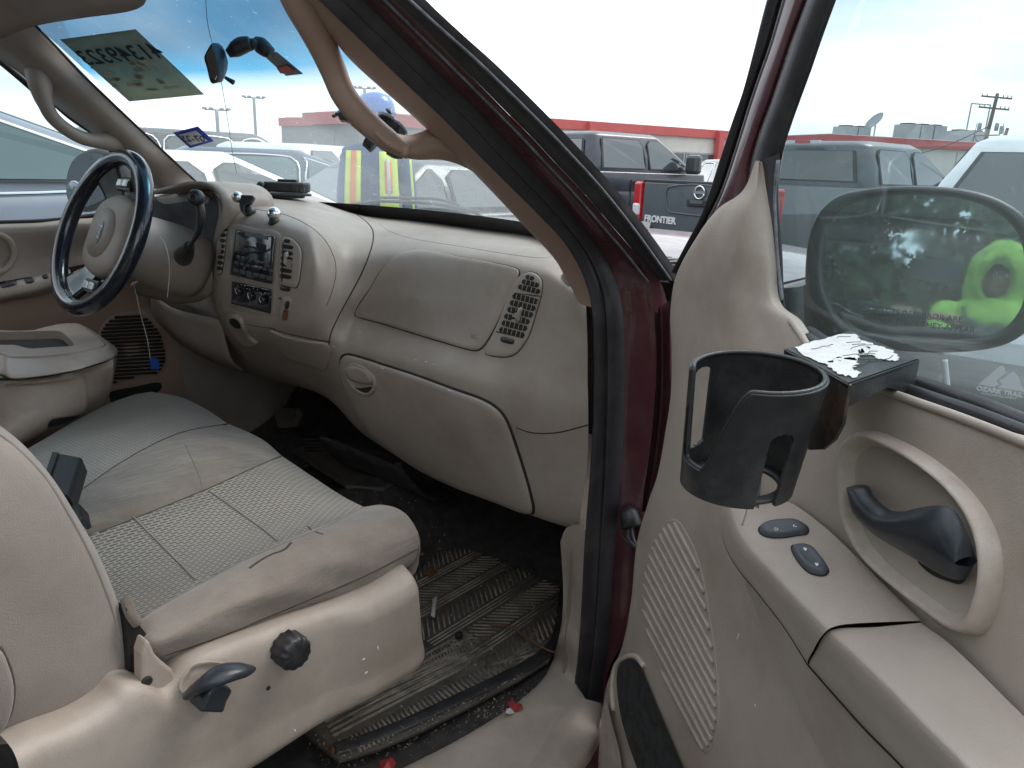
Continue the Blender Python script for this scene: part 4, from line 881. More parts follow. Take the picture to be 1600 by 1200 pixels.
# driver door mirror
dm = part('driver_mirror')
mo = [(105,290),(107,270),(115,252),(128,241),(145,237),(160,240),(172,248),(180,262),(182,285),(175,305),(150,320),(125,326),(112,318),(106,305)]
MB_ = X(140,282,-1.02)
mn = V(.30, -.95, -.02).normalized()
mp_ = [PL(u, v, MB_, mn) for u, v in mo]
mc_ = sum(mp_, V(0, 0, 0))/len(mp_)
loft('housing', [[mc_+(p-mc_)*1.0-mn*.0 for p in mp_], [mc_+(p-mc_)*1.10-mn*.005 for p in mp_], [mc_+(p-mc_)*1.12-mn*.03 for p in mp_], [mc_+(p-mc_)*.8-mn*.09 for p in mp_], [mc_+(p-mc_)*.1-mn*.11 for p in mp_]], 'black_plastic', dm, nu=48, nv=4, closed=True, cap=True)
mat('mirror_dim_dusty', (.30, .31, .35), .3, metal=1, var=.08, vscale=9, dirt=.3, dcol=(.3, .3, .3), dscale=12)  # dim reflection painted in as a darker metal colour, plus some dirt
prism('mirror_glass', [mc_+(p-mc_)*.96+mn*.004 for p in cr(mp_, 60, True)], mn*.002, 'mirror_dim_dusty', dm)
bc = PL(119, 300, MB_+mn*.006, mn)
lathe('blind_spot_mirror', bc, mn, [(.033, 0), (.034, .003), (.031, .006)], 'chrome', dm, n=32)
lathe('blind_spot_lens', bc+mn*.006, mn, [(.030, 0), (.026, .004), (.018, .007), (.008, .009), (.001, .0095)], 'mirror_dim_dusty', dm, n=32)
# ================================================================== PASSENGER DOOR (open)
pdr = part('passenger_door', DH)
mat('door_tan', (.41, .345, .295), .50, bump=.5, bscale=700, var=.08, vscale=9, dirt=.5, dcol=(.27, .2, .15), dscale=5)
# trim panel: rows from the hinge edge to the trailing edge
left = [(1184,252),(1174,278),(1163,298),(1148,311),(1124,325),(1106,342),(1094,362),(1074,400),(1056,432),(1047,470),(1047,520),(1049,560),(1048,617),(1041,667),(1028,740),(1013,785),(995,850),(988,920),(984,965),(972,1010),(955,1040),(946,1080),(940,1130),(933,1200),(925,1300)]
top_r = [(1188,252),(1193,300),(1196,350),(1198,400),(1201,440),(1204,470),(1222,484),(1236,500),(1250,520),(1268,548),(1300,572),(1335,590),(1380,607),(1430,625),(1490,646),(1550,669),(1610,693),(1680,720)]
# build the panel as fans of rows: each row runs from left edge point to a right point
rowsD = [
 ([(1184,252),(1186,251),(1188,252)], [.006,.010,.006]),
 ([(1163,298),(1180,292),(1193,300)], [.006,.018,.008]),
 ([(1124,325),(1165,330),(1196,350)], [.006,.028,.010]),
 ([(1094,362),(1150,380),(1198,400)], [.008,.032,.012]),
 ([(1056,432),(1130,445),(1204,470)], [.010,.030,.014]),
 ([(1047,490),(1140,510),(1236,500)], [.012,.028,.018]),
 ([(1049,545),(1160,560),(1268,548)], [.014,.030,.024]),
 ([(1048,617),(1190,620),(1335,592)], [.016,.032,.030]),
 ([(1041,667),(1250,680),(1430,627)], [.016,.036,.032]),
 ([(1028,740),(1320,760),(1550,671)], [.016,.040,.034]),
 ([(1013,785),(1340,830),(1680,722)], [.016,.042,.034]),
 ([(995,850),(1340,900),(1690,850)], [.018,.042,.040]),
 ([(986,940),(1330,980),(1700,990)], [.020,.042,.044]),
 ([(972,1010),(1300,1080),(1700,1130)], [.020,.042,.046]),
 ([(946,1080),(1290,1150),(1700,1260)], [.022,.046,.048]),
 ([(933,1200),(1290,1260),(1700,1400)], [.024,.048,.050]),
]
RW = [[D(u, v, n) for (u, v), n in zip(a, b)] for a, b in rowsD]
RW = [[r[0]-DN*.03, r[0]]+[r[0].lerp(r[1], .5)+DN*.004, r[1], r[1].lerp(r[2], .5), r[2]] + [r[2]-DN*.012+V(0, 0, -.001)] for r in RW]
def sepdup(RW): return RW
loft('door_panel', RW, 'door_tan', pdr, nu=70, nv=7, uniform=True); BP = bvh()
# bright moulded edge along the sill
tube('sill_lip', [D(u, v, n+.002) for (u, v), n in zip([(1236,502),(1252,524),(1270,550),(1335,592),(1380,609),(1430,627),(1490,648),(1550,671),(1610,695),(1680,722)], [.016,.02,.024,.030,.031,.032,.033,.034,.034,.034])], .0035, 'door_tan', pdr, res=60)
# glass run seal under the window
tube('belt_seal', [D(u, v, .012) for u, v in ((1262,528),(1335,580),(1430,614),(1520,645),(1600,676),(1690,712))], .006, 'rubber', pdr, res=50)
tube('belt_seal', [D(u, v, -.012) for u, v in ((1262,520),(1335,566),(1430,600),(1520,630),(1600,662),(1690,700))], .008, 'rubber', pdr, res=50)
# window frame: outer seal, painted strip, inner run
fo = [(1215,-50),(1199,0),(1180,75),(1161,150),(1145,195),(1128,244),(1113,292),(1098,338),(1075,380),(1052,424)]
f1 = [(1240,-50),(1224,0),(1203,72),(1186,120),(1172,161),(1150,232),(1127,300),(1105,345),(1085,385),(1060,430)]
f2 = [(1276,-50),(1260,0),(1238,60),(1222,108),(1206,155),(1186,210),(1172,260),(1165,310),(1150,350),(1120,400)]
f3 = [(1322,-50),(1303,0),(1283,55),(1265,108),(1246,160),(1232,200),(1219,245),(1212,300),(1212,350),(1214,400)]
def fr(l, n): return [D(u, v, n) for u, v in l]
loft('frame_seal', [fr(fo, -.035), fr(fo, -.004), [a.lerp(b, .35)+DN*.006 for a, b in zip(fr(fo, 0), fr(f1, 0))], [a.lerp(b, .6)-DN*.001 for a, b in zip(fr(fo, 0), fr(f1, 0))], [a.lerp(b, .8)+DN*.004 for a, b in zip(fr(fo, 0), fr(f1, 0))], fr(f1, -.004)], 'rubber', pdr, nu=60, nv=3, uniform=True)
tube('frame_moulding', fr([(u+1, v) for u, v in f1], .002)[:8], .0016, 'worn_vinyl', pdr, res=60)
loft('window_frame', [fr(f1, -.006), [a.lerp(b, .1)+DN*.002 for a, b in zip(fr(f1, 0), fr(f2, 0))], [a.lerp(b, .9)+DN*.004 for a, b in zip(fr(f1, 0), fr(f2, 0))], fr(f2, -.002)], 'maroon_paint', pdr, nu=60, nv=3, uniform=True)
loft('window_run', [fr(f2, -.004), [a.lerp(b, .15)+DN*.003 for a, b in zip(fr(f2, 0), fr(f3, 0))], [a.lerp(b, .62)+DN*.003 for a, b in zip(fr(f2, 0), fr(f3, 0))], [a.lerp(b, .72)-DN*.006 for a, b in zip(fr(f2, 0), fr(f3, 0))], [a.lerp(b, .95)-DN*.004 for a, b in zip(fr(f2, 0), fr(f3, 0))], fr(f3, -.018)], 'rubber', pdr, nu=60, nv=3, uniform=True)
r2 = [(1190,255),(1196,300),(1199,350),(1201,400),(1203,440),(1205,468)]
r3 = [(1222,235),(1216,290),(1218,340),(1222,400),(1224,450),(1228,490)]
loft('window_run', [fr(r2, -.004), [a.lerp(b, .3)+DN*.004 for a, b in zip(fr(r2, 0), fr(r3, 0))], [a.lerp(b, .6)+DN*.0 for a, b in zip(fr(r2, 0), fr(r3, 0))], [a.lerp(b, .8)-DN*.003 for a, b in zip(fr(r2, 0), fr(r3, 0))], fr(r3, -.02)], 'rubber', pdr, nu=40, nv=3, uniform=True)
tube('run_strip', fr([(1216,250),(1211,300),(1213,360),(1217,420),(1222,470)], -.001), .0022, 'worn_vinyl', pdr)
loft('door_skin', [fr([(u-2, v) for u, v in left[3:]], -.045), fr([(u-2, v) for u, v in left[3:]], -.02)], 'maroon_paint', pdr, nu=60, nv=2)
loft('door_skin', [[DP(t, -.075, z) for t in (.0, .4, .8, 1.15)] for z in (1.21, .9, .5, .35)], 'maroon_paint', pdr, nu=12, nv=3, thick=.003)
# window glass
gl = [[DP(t, -.012, 1.20), DP(t, -.014, 1.3), DP(t+.0, -.016, 1.5), DP(t, -.018, 1.75)] for t in (.19, .35, .6, .9, 1.15)]
gq = [D(1222,490,-.012), D(1216,290,-.013), D(1262,110,-.015), D(1310,-20,-.017), D(1340,-90,-.018)]
gq2 = [D(1262,560,-.012), D(1300,290,-.013), D(1350,110,-.015), D(1400,-20,-.017), D(1430,-90,-.018)]
gr3 = [DP(.95, -.012, 1.20), DP(.95, -.013, 1.3), DP(.95, -.015, 1.45), DP(.95, -.017, 1.6), DP(.95, -.018, 1.75)]
gq3 = [D(1640,700,-.012), D(1650,290,-.013), D(1680,110,-.015), D(1700,-20,-.017), D(1720,-90,-.018)]
loft('window_glass', [gq, gq2, gq3, gr3], 'side_glass', pdr, nu=16, nv=3, uniform=True)
# ---- handle bowl
bz = [(1322,752),(1321,715),(1328,690),(1345,675),(1368,673),(1400,684),(1440,704),(1478,730),(1510,758),(1540,796),(1560,838),(1568,880),(1566,920),(1556,960),(1542,988),(1528,994),(1505,986),(1470,962),(1430,932),(1385,895),(1350,855),(1328,805)]
pillow('handle_bezel', bz, BP, [(1, -.001), (.985, .006), (.95, .013), (.91, .015), (.87, .012), (.82, .004), (.76, .0015), (.6, .0012), (.4, .0012), (.2, .0012)], ['worn_plastic', 'door_tan'], pdr, n=110, centre=(1440, 815), mi=[0, 0, 0, 0, 0, 1, 1, 1, 1, 1])
BZ = bvh()
# latch lever
top_e = [(1345,757),(1356,759),(1366,776),(1390,796),(1412,799),(1440,793),(1470,790),(1490,797),(1503,815),(1512,840),(1516,870)]
bot_e = [(1340,765),(1338,790),(1342,808),(1365,832),(1395,852),(1430,872),(1455,888),(1478,900),(1498,906),(1510,903),(1516,885)]
TE = cD(top_e, [.045,.050,.056,.060,.064,.066,.066,.064,.062,.060,.058]); BE = cD(bot_e, [.044,.048,.052,.056,.058,.060,.060,.060,.058,.056,.056])
MID = [a.lerp(b, .5)+DN*.013 for a, b in zip(TE, BE)]; Q1 = [a.lerp(b, .2)+DN*.010 for a, b in zip(TE, BE)]; Q3 = [a.lerp(b, .8)+DN*.008 for a, b in zip(TE, BE)]
BKS = [a.lerp(b, .5)-DN*.006 for a, b in zip(TE, BE)]
loft('door_handle', [TE, Q1, MID, Q3, BE, BKS], 'handle_slate', pdr, nu=70, nv=6, closev=True, uniform=True)
pillow('handle_slot', [(1440,876),(1470,888),(1500,902),(1516,892),(1522,896),(1510,912),(1488,908),(1460,896)], [BZ, BP], [(1, .004), (.5, .004)], 'dark_gap', pdr, n=24)
# ---- arm rest with switches
al = [  # outer (cab side) ridge: front to back ; lower edge
 (1152,766),(1141,785),(1146,815),(1165,850),(1200,890),(1245,938),(1292,985)]
low = [(1150,775),(1131,800),(1132,838),(1150,880),(1190,930),(1232,985),(1266,1040)]
inn = [(1190,775),(1215,782),(1240,788),(1290,825),(1340,872),(1390,922),(1440,970)]
ridge = cD(al, [.07,.088,.10,.108,.112,.114,.116]); lowr = cD(low, [.055,.068,.08,.088,.090,.092,.094]); inr = cD(inn, [.040,.044,.046,.048,.048,.048,.048])
mid_ = [a.lerp(b, .45)+V(0, 0, .003) for a, b in zip(ridge, inr)]
arm = loft('arm_rest', [[p-DN*.05 for p in lowr], lowr, [a.lerp(b, .55)+DN*.004 for a, b in zip(lowr, ridge)], ridge, [a.lerp(b, .12)+V(0, 0, .0035) for a, b in zip(ridge, inr)], mid_, inr], 'door_tan', pdr, nu=60, nv=5, uniform=True)
BAR = bvh()
al2 = [(1294,987),(1340,1030),(1390,1078),(1440,1130),(1500,1190),(1560,1260)]
low2 = [(1268,1042),(1310,1090),(1355,1140),(1405,1190),(1460,1250),(1520,1320)]
in2 = [(1438,973),(1480,1003),(1520,1040),(1570,1090),(1630,1150),(1690,1220)]
ridge2 = cD(al2, [.112,.112,.112,.112,.112,.112]); lowr2 = cD(low2, [.092]*6); inr2 = cD(in2, [.052]*6)
loft('arm_pad', [[p-DN*.05 for p in lowr2], lowr2, [a.lerp(b, .55)+DN*.003 for a, b in zip(lowr2, ridge2)], ridge2, [a.lerp(b, .15)+V(0, 0, .002) for a, b in zip(ridge2, inr2)], [a.lerp(b, .5) for a, b in zip(ridge2, inr2)], inr2], 'door_tan', pdr, nu=50, nv=5, uniform=True)
BAP = bvh()
seam('gap', [(1268,1040),(1272,1020),(1282,998),(1298,985),(1340,978),(1395,973),(1438,971)], [BAR, BAP, BP], .0018, 'dark_gap', pdr, off=.0002, n=60)
tube('arm_rest_seam', [p+DN*.001 for p in lowr]+[p+DN*.001 for p in lowr2[:5]], .0014, 'dark_gap', pdr, res=90)
# flared lower pocket under the arm rest
loft('pull_pocket', [[p-DN*.012 for p in lowr[3:]]+[p-DN*.012 for p in lowr2[1:5]], [D(u, v, .060) for u, v in ((1165,915),(1190,975),(1215,1035),(1240,1090),(1270,1150),(1310,1210),(1360,1280),(1420,1360))]], 'door_tan', pdr, nu=40, nv=4)
s1 = [(1187,829),(1190,823),(1205,818),(1225,816),(1245,816),(1258,822),(1262,829),(1259,835),(1245,837),(1225,840),(1205,840),(1192,836)]
s2 = [(1238,856),(1247,853),(1262,854),(1272,860),(1282,872),(1291,884),(1294,892),(1288,898),(1276,898),(1262,893),(1249,880),(1240,866)]
for s_, mk in ((s1, 0), (s2, 1)):
    g_ = pillow('switch_gap', [(sum(p[0] for p in s_)/12+(u-sum(p[0] for p in s_)/12)*1.08, sum(p[1] for p in s_)/12+(v-sum(p[1] for p in s_)/12)*1.12) for u, v in s_], BAR, [(1, .0004), (.5, .0004)], 'dark_gap', pdr, n=40)
    w_ = pillow('window_switch' if mk else 'lock_switch', s_, BAR, [(1, .0005), (.93, .004), (.8, .0058), (.55, .0052), (.3, .0048)], 'switch_grey', pdr, n=48)
    bb = bvh()
    if mk:
        for c_, ang in (((1258,858), .8), ((1276,882), .8)):
            pillow('arrow', [(c_[0]-3, c_[1]-2), (c_[0]+3, c_[1]-1), (c_[0]+2, c_[1]+3), (c_[0]-1, c_[1]+3)], [bb, BAR], [(1, .0006), (.5, .0006)], 'white_print', pdr, n=8, smoothc=False)
    else:
        seam('lock_symbol', [(1241,820),(1240,823),(1245,823)], [bb, BAR], .0006, 'white_print', pdr, off=.0003, n=8)
        seam('unlock_symbol', [(1210,826),(1212,829),(1216,827),(1211,825)], [bb, BAR], .0004, 'white_print', pdr, off=.0003, n=8)
# ---- ribbed speaker grille
sg = [(1050,809),(1062,814),(1072,830),(1084,852),(1095,885),(1104,925),(1110,965),(1117,1010),(1122,1060),(1124,1110),(1121,1145),(1113,1170),(1104,1179),(1092,1168),(1074,1138),(1054,1095),(1034,1052),(1018,1015),(1006,975),(1002,935),(1005,895),(1016,855),(1034,820)]
pillow('speaker_grille', sg, BP, [(1, -.001), (.985, .0015), (.96, .0), (.9, -.0006), (.5, .0003), (.25, .0003)], 'door_tan', pdr, n=100)
SGB = bvh()
sgo = px2(sg, 120, True); cx_, cy_ = 1063, 990; sgi = [(cx_+(u-cx_)*.955, cy_+(v-cy_)*.965) for u, v in sgo]
for k in range(30):
    u0 = 925+k*11
    # rib direction: steep diagonal, down to the right
    ln = [(u0-120+t*.53, 760+t) for t in range(0, 440, 3)]
    ins = [p for p in ln if inside(p[0], p[1], sgi)]
    if len(ins) > 4: seam('grille_rib', [ins[0], ins[len(ins)//3], ins[2*len(ins)//3], ins[-1]], [SGB, BP], .0030, 'door_tan', pdr, off=.0012, n=20)
# dark map pocket low at the front
mpk = [(966,1062),(970,1040),(980,1031),(992,1030),(1003,1040),(1013,1062),(1028,1098),(1046,1140),(1066,1188),(1085,1240),(1010,1240),(998,1200),(984,1160),(972,1115)]
tube('pocket_rim', [hit(BP, u, v)[0]+DN*.002 if hit(BP, u, v) else D(u, v, .03) for u, v in [(960,1110),(958,1070),(964,1040),(980,1026),(996,1026),(1008,1040)]], .004, 'worn_plastic', pdr)
pillow('map_pocket', mpk, BP, [(1, .003), (.97, .0035), (.9, .002), (.5, .002)], 'pocket_carpet', pdr, n=60)
loft('pocket_cover', [[D(u, v, .034) for u, v in ((934,1210),(938,1150),(941,1110),(946,1096))], [D(u, v, .044) for u, v in ((975,1230),(968,1175),(956,1130),(949,1100))]], 'worn_plastic', pdr, nu=16, nv=3)

# ================================================================== DOOR MIRROR (part of the truck)
mr = part('door_mirror', DP(.34, -.15, 1.33))
gpx = [(1288,440),(1287,405),(1291,375),(1303,345),(1326,322),(1362,310),(1410,305),(1460,306),(1505,312),(1545,325),(1575,346),(1594,375),(1601,410),(1602,445),(1596,478),(1578,505),(1550,522),(1510,530),(1460,531),(1400,527),(1350,517),(1318,502),(1300,478)]
ctr_m = D(1445, 418, -.15)
nm = (CAM-D(1474, 424, -.15)).normalized()
gp = [PL(u, v, ctr_m, nm) for u, v in gpx]; gc = sum(gp, V(0, 0, 0))/len(gp)
hx = [(1262,450),(1262,405),(1268,365),(1284,330),(1312,307),(1352,297),(1410,292),(1465,293),(1515,299),(1560,313),(1595,336),(1620,370),(1630,410),(1630,450),(1622,485),(1600,518),(1565,538),(1515,547),(1460,549),(1395,545),(1340,534),(1302,516),(1275,488)]
hp_ = [PL(u, v, ctr_m, nm) for u, v in hx]
def sc_(P, f, d): return [gc+(p-gc)*f+nm*d for p in P]
bx_ = -nm
loft('housing', [sc_(gp, 1.0, -.006), sc_(gp, 1.01, .004), sc_(gp, 1.05, .010), sc_(hp_, 1.0, .006), sc_(hp_, 1.015, -.01), sc_(hp_, .99, -.04), sc_(hp_, .80, -.075), sc_(hp_, .4, -.095), sc_(hp_, .05, -.10)], 'black_plastic', mr, nu=90, nv=4, closed=True, cap=True)
mat('mirror_glass', (.80, .87, .85), .012, metal=1, var=.03, vscale=12, dirt=.22, dcol=(.40, .45, .44), dscale=22)
Rc = 1.6
vs_ = []; fs_ = []; nR = 14; G = cr(gp, 90, True)
for i in range(nR):
    f = 1-(i/nR)
    for p in G:
        q = gc+(p-gc)*f*1.005; r2_ = (q-gc).length_squared; vs_.append(q-nm*(r2_/(2*Rc))+nm*.003)
for i in range(nR-1):
    for j in range(90): fs_.append((i*90+j, i*90+(j+1) % 90, (i+1)*90+(j+1) % 90, (i+1)*90+j))
vs_.append(gc+nm*.003)
for j in range(90): fs_.append(((nR-1)*90+j, (nR-1)*90+(j+1) % 90, len(vs_)-1))
mesh('mirror_glass', vs_, fs_, 'mirror_glass', mr)
mxd = V(0, 0, 1).cross(nm).normalized(); myd = nm.cross(mxd).normalized()
p1_ = PL(1455, 500, gc+nm*.0035, nm); p2_ = PL(1445, 512, gc+nm*.0035, nm)
xa = (PL(1500, 503, gc, nm)-PL(1400, 491, gc, nm)).normalized(); ya = nm.cross(xa)
def mtext(s, u, v, size):
    p = PL(u, v, gc, nm); r2_ = (p-gc).length_squared; return text('lettering', s, p-nm*(r2_/(2*Rc))+nm*.0036, xa, ya, size, 'dark_print', mr, ext=.0001)
mtext('OBJECTS IN MIRROR ARE', 1428, 491, .0082); mtext('CLOSER THAN THEY APPEAR', 1434, 506, .0082)
# mount that joins the mirror to the door
ml = [D(1262,470,-.12), D(1250,430,-.06), D(1238,455,-.03)]
loft('mount', [[D(u, v, -.13) for u, v in ((1275,430),(1290,470),(1330,520),(1345,545))], [D(u, v, -.10) for u, v in ((1258,440),(1264,480),(1280,530),(1290,565))], [D(u, v, -.03) for u, v in ((1238,450),(1238,490),(1240,540),(1245,575))]], 'black_plastic', mr, nu=16, nv=5, thick=.02)

# ================================================================== CUP HOLDER hooked over the door (a thing of its own)
ch = empty('cup_holder', D(1200, 790, .13), 'black metal cup holder hooked over the door sill, peeled white sticker on its top plate', 'cup holder')
q0 = [D(1225,545,.125), D(1330,516,-.004), D(1437,562,-.004), D(1326,600,.125)]
# keep the plate flat: use one height
zt_ = D(1330,560,.06).z
q0 = [Z(1225,545,zt_), Z(1330,516,zt_), Z(1437,562,zt_), Z(1326,601,zt_)]
prism('top_plate', q0, V(0, 0, -.0035), 'black_plastic', ch, bevel=.0008)
fd = [q0[0], q0[3]]
mat('scuffed_black', (.03, .026, .024), .3, bump=.4, bscale=60, var=.3, vscale=30, dirt=.9, dcol=(.16, .09, .06), dscale=16)
fp = [q0[0], q0[3]]
dwn = V(0, 0, -1)
a0, b0 = q0[0], q0[3]
xd_ = (b0-a0)
prof_f = [a0, b0, a0+xd_*1.0+dwn*.030, a0+xd_*.93+dwn*.045, a0+xd_*.80+dwn*.058, a0+xd_*.62+dwn*.066, a0+xd_*.42+dwn*.066, a0+xd_*.3+dwn*.055, a0+dwn*.05]
prism('front_plate', prof_f, xd_.cross(V(0, 0, 1)).normalized()*-.003, 'scuffed_black', ch, bevel=.0008)
pillow_pts = [q0[3], q0[2], q0[2]+dwn*.034, q0[3]+dwn*.014]
prism('side_plate', [q0[3], q0[2], q0[2]+dwn*.030, q0[2].lerp(q0[3], .45)+dwn*.014, q0[3]+dwn*.018], V(-.002, .003, 0), 'black_plastic', ch)
# torn white sticker: patches with ragged outlines
random.seed(11)
def plate(a, b): return q0[0]*(1-a)*(1-b)+q0[1]*b*(1-a)+q0[2]*a*b+q0[3]*a*(1-b)
patch_defs = [
 [(.05,.10),(.04,.45),(.06,.80),(.14,.94),(.30,.84),(.44,.90),(.55,.84),(.64,.70),(.60,.52),(.70,.40),(.60,.30),(.66,.12),(.48,.06),(.24,.05)],
 [(.50,.55),(.46,.84),(.56,.90),(.70,.92),(.86,.86),(.90,.74),(.76,.62),(.66,.66),(.60,.52)],
 [(.54,.14),(.50,.32),(.62,.46),(.74,.36),(.80,.22),(.90,.26),(.94,.12),(.80,.06),(.66,.08)]]
for pd_ in patch_defs:
    ring = []
    for i in range(len(pd_)):
        a, b = pd_[i], pd_[(i+1) % len(pd_)]
        for k in range(7):
            t = k/7; ring.append(plate(a[0]*(1-t)+b[0]*t+random.uniform(-.018, .018), a[1]*(1-t)+b[1]*t+random.uniform(-.018, .018))+V(0, 0, .0006))
    prism('sticker_scrap', ring, V(0, 0, .0005), 'paper_white', ch)
ring = [plate(.88+.03*math.cos(t), .80+.04*math.sin(t))+V(0, 0, .0006) for t in [i*PI/5 for i in range(10)]]
for k in range(9):
    s_ = [(.12+.08*k, .2+.5*random.random())]
    for j in range(5): s_.append((s_[-1][0]+random.uniform(-.03, .05), s_[-1][1]+random.uniform(.03, .1)))
    tube('tear_line', [plate(*x_)+V(0, 0, .0013) for x_ in s_ if x_[1] < .85], .00035, 'dark_print', ch, n=4)
# the cup: wall with an open slot either side and a dipped front rim
ax_top = DEP(1186, 578, .555); ax_bot = DEP(1150, 756, .600)
axd = (ax_top-ax_bot); Hc = axd.length; axd.normalize()
side = (CR_-axd*CR_.dot(axd)).normalized(); fro = axd.cross(side)  # fro: away or toward camera
if fro.dot(CAM-ax_top) < 0: fro = -fro
Rtop, Rbot = .0475, .041
NT, NZ = 300, 110
vs_ = []; fs_ = []
def wall(th, f):
    r = Rbot+(Rtop-Rbot)*f
    return ax_bot+axd*(Hc*f)+side*(r*math.cos(th))+fro*(r*math.sin(th)*.74)
# th: 0 right, pi/2 toward camera, pi left
def sst(a, b, x):
    t = min(1, max(0, (x-a)/(b-a))); return t*t*(3-2*t)
def rimh(th):
    d = math.degrees(th) % 360
    cut = sst(106, 146, d)*(1-sst(176, 186, d))
    return .985*(1-cut)+.24*cut
def solid(th, f):
    d = math.degrees(th) % 360
    # left slot (tall)
    w = 9 if f > .2 else 0
    for c, lo, hi, hw in ((222, .20, .90, 16), (72, -1, .66, 11.5), (284, -.1, .46, 16)):
        dd_ = abs(d-c)
        if dd_ < hw:
            e = math.sqrt(max(0, 1-(dd_/hw)**2))*.055
            if f < hi-.055+e and f > lo+.055-e: return False
    return True
idx = {}
for i in range(NZ+1):
    for j in range(NT):
        th = 2*PI*j/NT; f = rimh(th)*i/NZ
        idx[i, j] = len(vs_); vs_.append(wall(th, f))
for i in range(NZ):
    for j in range(NT):
        th = 2*PI*(j+.5)/NT; f = rimh(th)*(i+.5)/NZ
        if solid(th, f): fs_.append((idx[i, j], idx[i, (j+1) % NT], idx[i+1, (j+1) % NT], idx[i+1, j]))
mesh('cup_wall', vs_, fs_, 'black_plastic', ch, thick=.0032, off=-1)
tube('cup_rim', [wall(2*PI*j/300, rimh(2*PI*j/300)) for j in range(0, 300, 2)], .0019, 'black_plastic', ch, n=8, res=0, closed=True)
bt = [wall(2*PI*j/60, .03) for j in range(60)]
loft('cup_base_ring', [bt, [p.lerp(ax_bot+axd*(Hc*.03), .22) for p in bt]], 'black_plastic', ch, nu=60, nv=1, closed=True, thick=.003)
# dripped glue between cup and arm rest
tube('glue_string', [DEP(1168,752,.60), DEP(1170,775,.615), DEP(1166,800,.64), DEP(1160,820,.655)], [.0012, .0007, .0006, .001], 'paper_white', ch)
prism('torn_tape', [DEP(1152,740,.60), DEP(1163,733,.60), DEP(1180,748,.60), DEP(1190,748,.60), DEP(1186,795,.605), DEP(1168,786,.605), DEP(1150,775,.605)], CF_*.001, 'worn_vinyl', ch)
# ---- cab shell behind and above (keeps the light out as the real cab does)
loft('rear_wall', [[V(x, -1.25, .45) for x in (-.82, 0, .82)], [V(x, -1.22, 1.15) for x in (-.80, 0, .80)]], 'tan_plastic', T, nu=6, nv=2, thick=.02)
loft('rear_glass', [[V(x, -1.24, 1.16) for x in (-.60, 0, .60)], [V(x, -1.14, 1.62) for x in (-.52, 0, .52)]], 'side_glass', T, nu=6, nv=2)
loft('rear_pillar', [[V(s, -1.24, 1.14), V(s, -1.14, 1.78)] for s in (-.80, -.70, -.58)], 'tan_plastic', T, nu=4, nv=2, thick=.02)
loft('rear_pillar', [[V(s, -1.24, 1.14), V(s, -1.14, 1.78)] for s in (.58, .70, .80)], 'tan_plastic', T, nu=4, nv=2, thick=.02)
loft('driver_door_skin', [[V(-.84, y, z) for y in (-1.25, -.4, .3, .6)] for z in (.35, 1.0, 1.2)], 'maroon_paint', T, nu=6, nv=2, thick=.01)
loft('roof_rail', [[V(-.80, -1.2, 1.62), V(-.76, -.7, 1.66), V(-.72, -.2, 1.66)], [V(-.74, -1.2, 1.80), V(-.70, -.7, 1.82), V(-.66, -.2, 1.78)]], 'tan_plastic', T, nu=8, nv=2, thick=.02)
box('rocker_panel', (-.86, -.2, .42), (.06, 1.9, .2), 'maroon_paint', T)
box('floor_pan', (0, -.1, .38), (1.7, 2.3, .04), 'dark_gap', T)
box('driver_seat_base', (-.38, -.5, .70), (.5, .5, .3), 'seat_cloth', T, bevel=.04)
loft('driver_backrest', [[V(x, -.62-.0*x, .9), V(x, -.72, 1.1), V(x, -.80, 1.35)] for x in (-.64, -.60, -.38, -.18, -.12)], 'seat_cloth', T, nu=8, nv=3, thick=.12)
tag(T, None)
# ================================================================== FLOOR MATS AND LITTER
def fz(u, v, dz=0):
    h = hit(BF, u, v); return (h[0]+V(0, 0, dz)) if h else Z(u, v, .45+dz)
fm = empty('floor_mat', fz(700, 1020), 'black ribbed rubber floor mat with herringbone treads in the passenger footwell', 'floor mat')
zm = .462
mo_ = [(640,905),(700,845),(745,790),(780,775),(870,830),(886,850),(884,930),(876,1000),(858,1032),(810,1062),(740,1100),(660,1140),(590,1170),(530,1188),(505,1170),(470,1140),(430,1170),(400,1130),(560,960)]
mb_ = cZ(mo_, zm)
prism('mat_base', mb_, V(0, 0, -.008), 'mat_rubber', fm, bevel=.002)
edge = cZ([(884,850),(885,900),(882,950),(876,990),(866,1018),(840,1040),(790,1066),(720,1100),(640,1138),(570,1166),(528,1178)], zm+.002)
loft('mat_border', [edge, [p+V(-.003, -.0, .0025) for p in edge], [p+V(-.024, .010, .002) for p in edge], [p+V(-.027, .012, .0) for p in edge]], 'rubber', fm, nu=60, nv=3)
def rib(a, b, w=.0022, nm='tread'):
    p, q = Z(*a, zm+.001), Z(*b, zm+.001); tube(nm, [p, p.lerp(q, .5), q], w*1.25, 'tread_dust', fm, n=6, res=4)
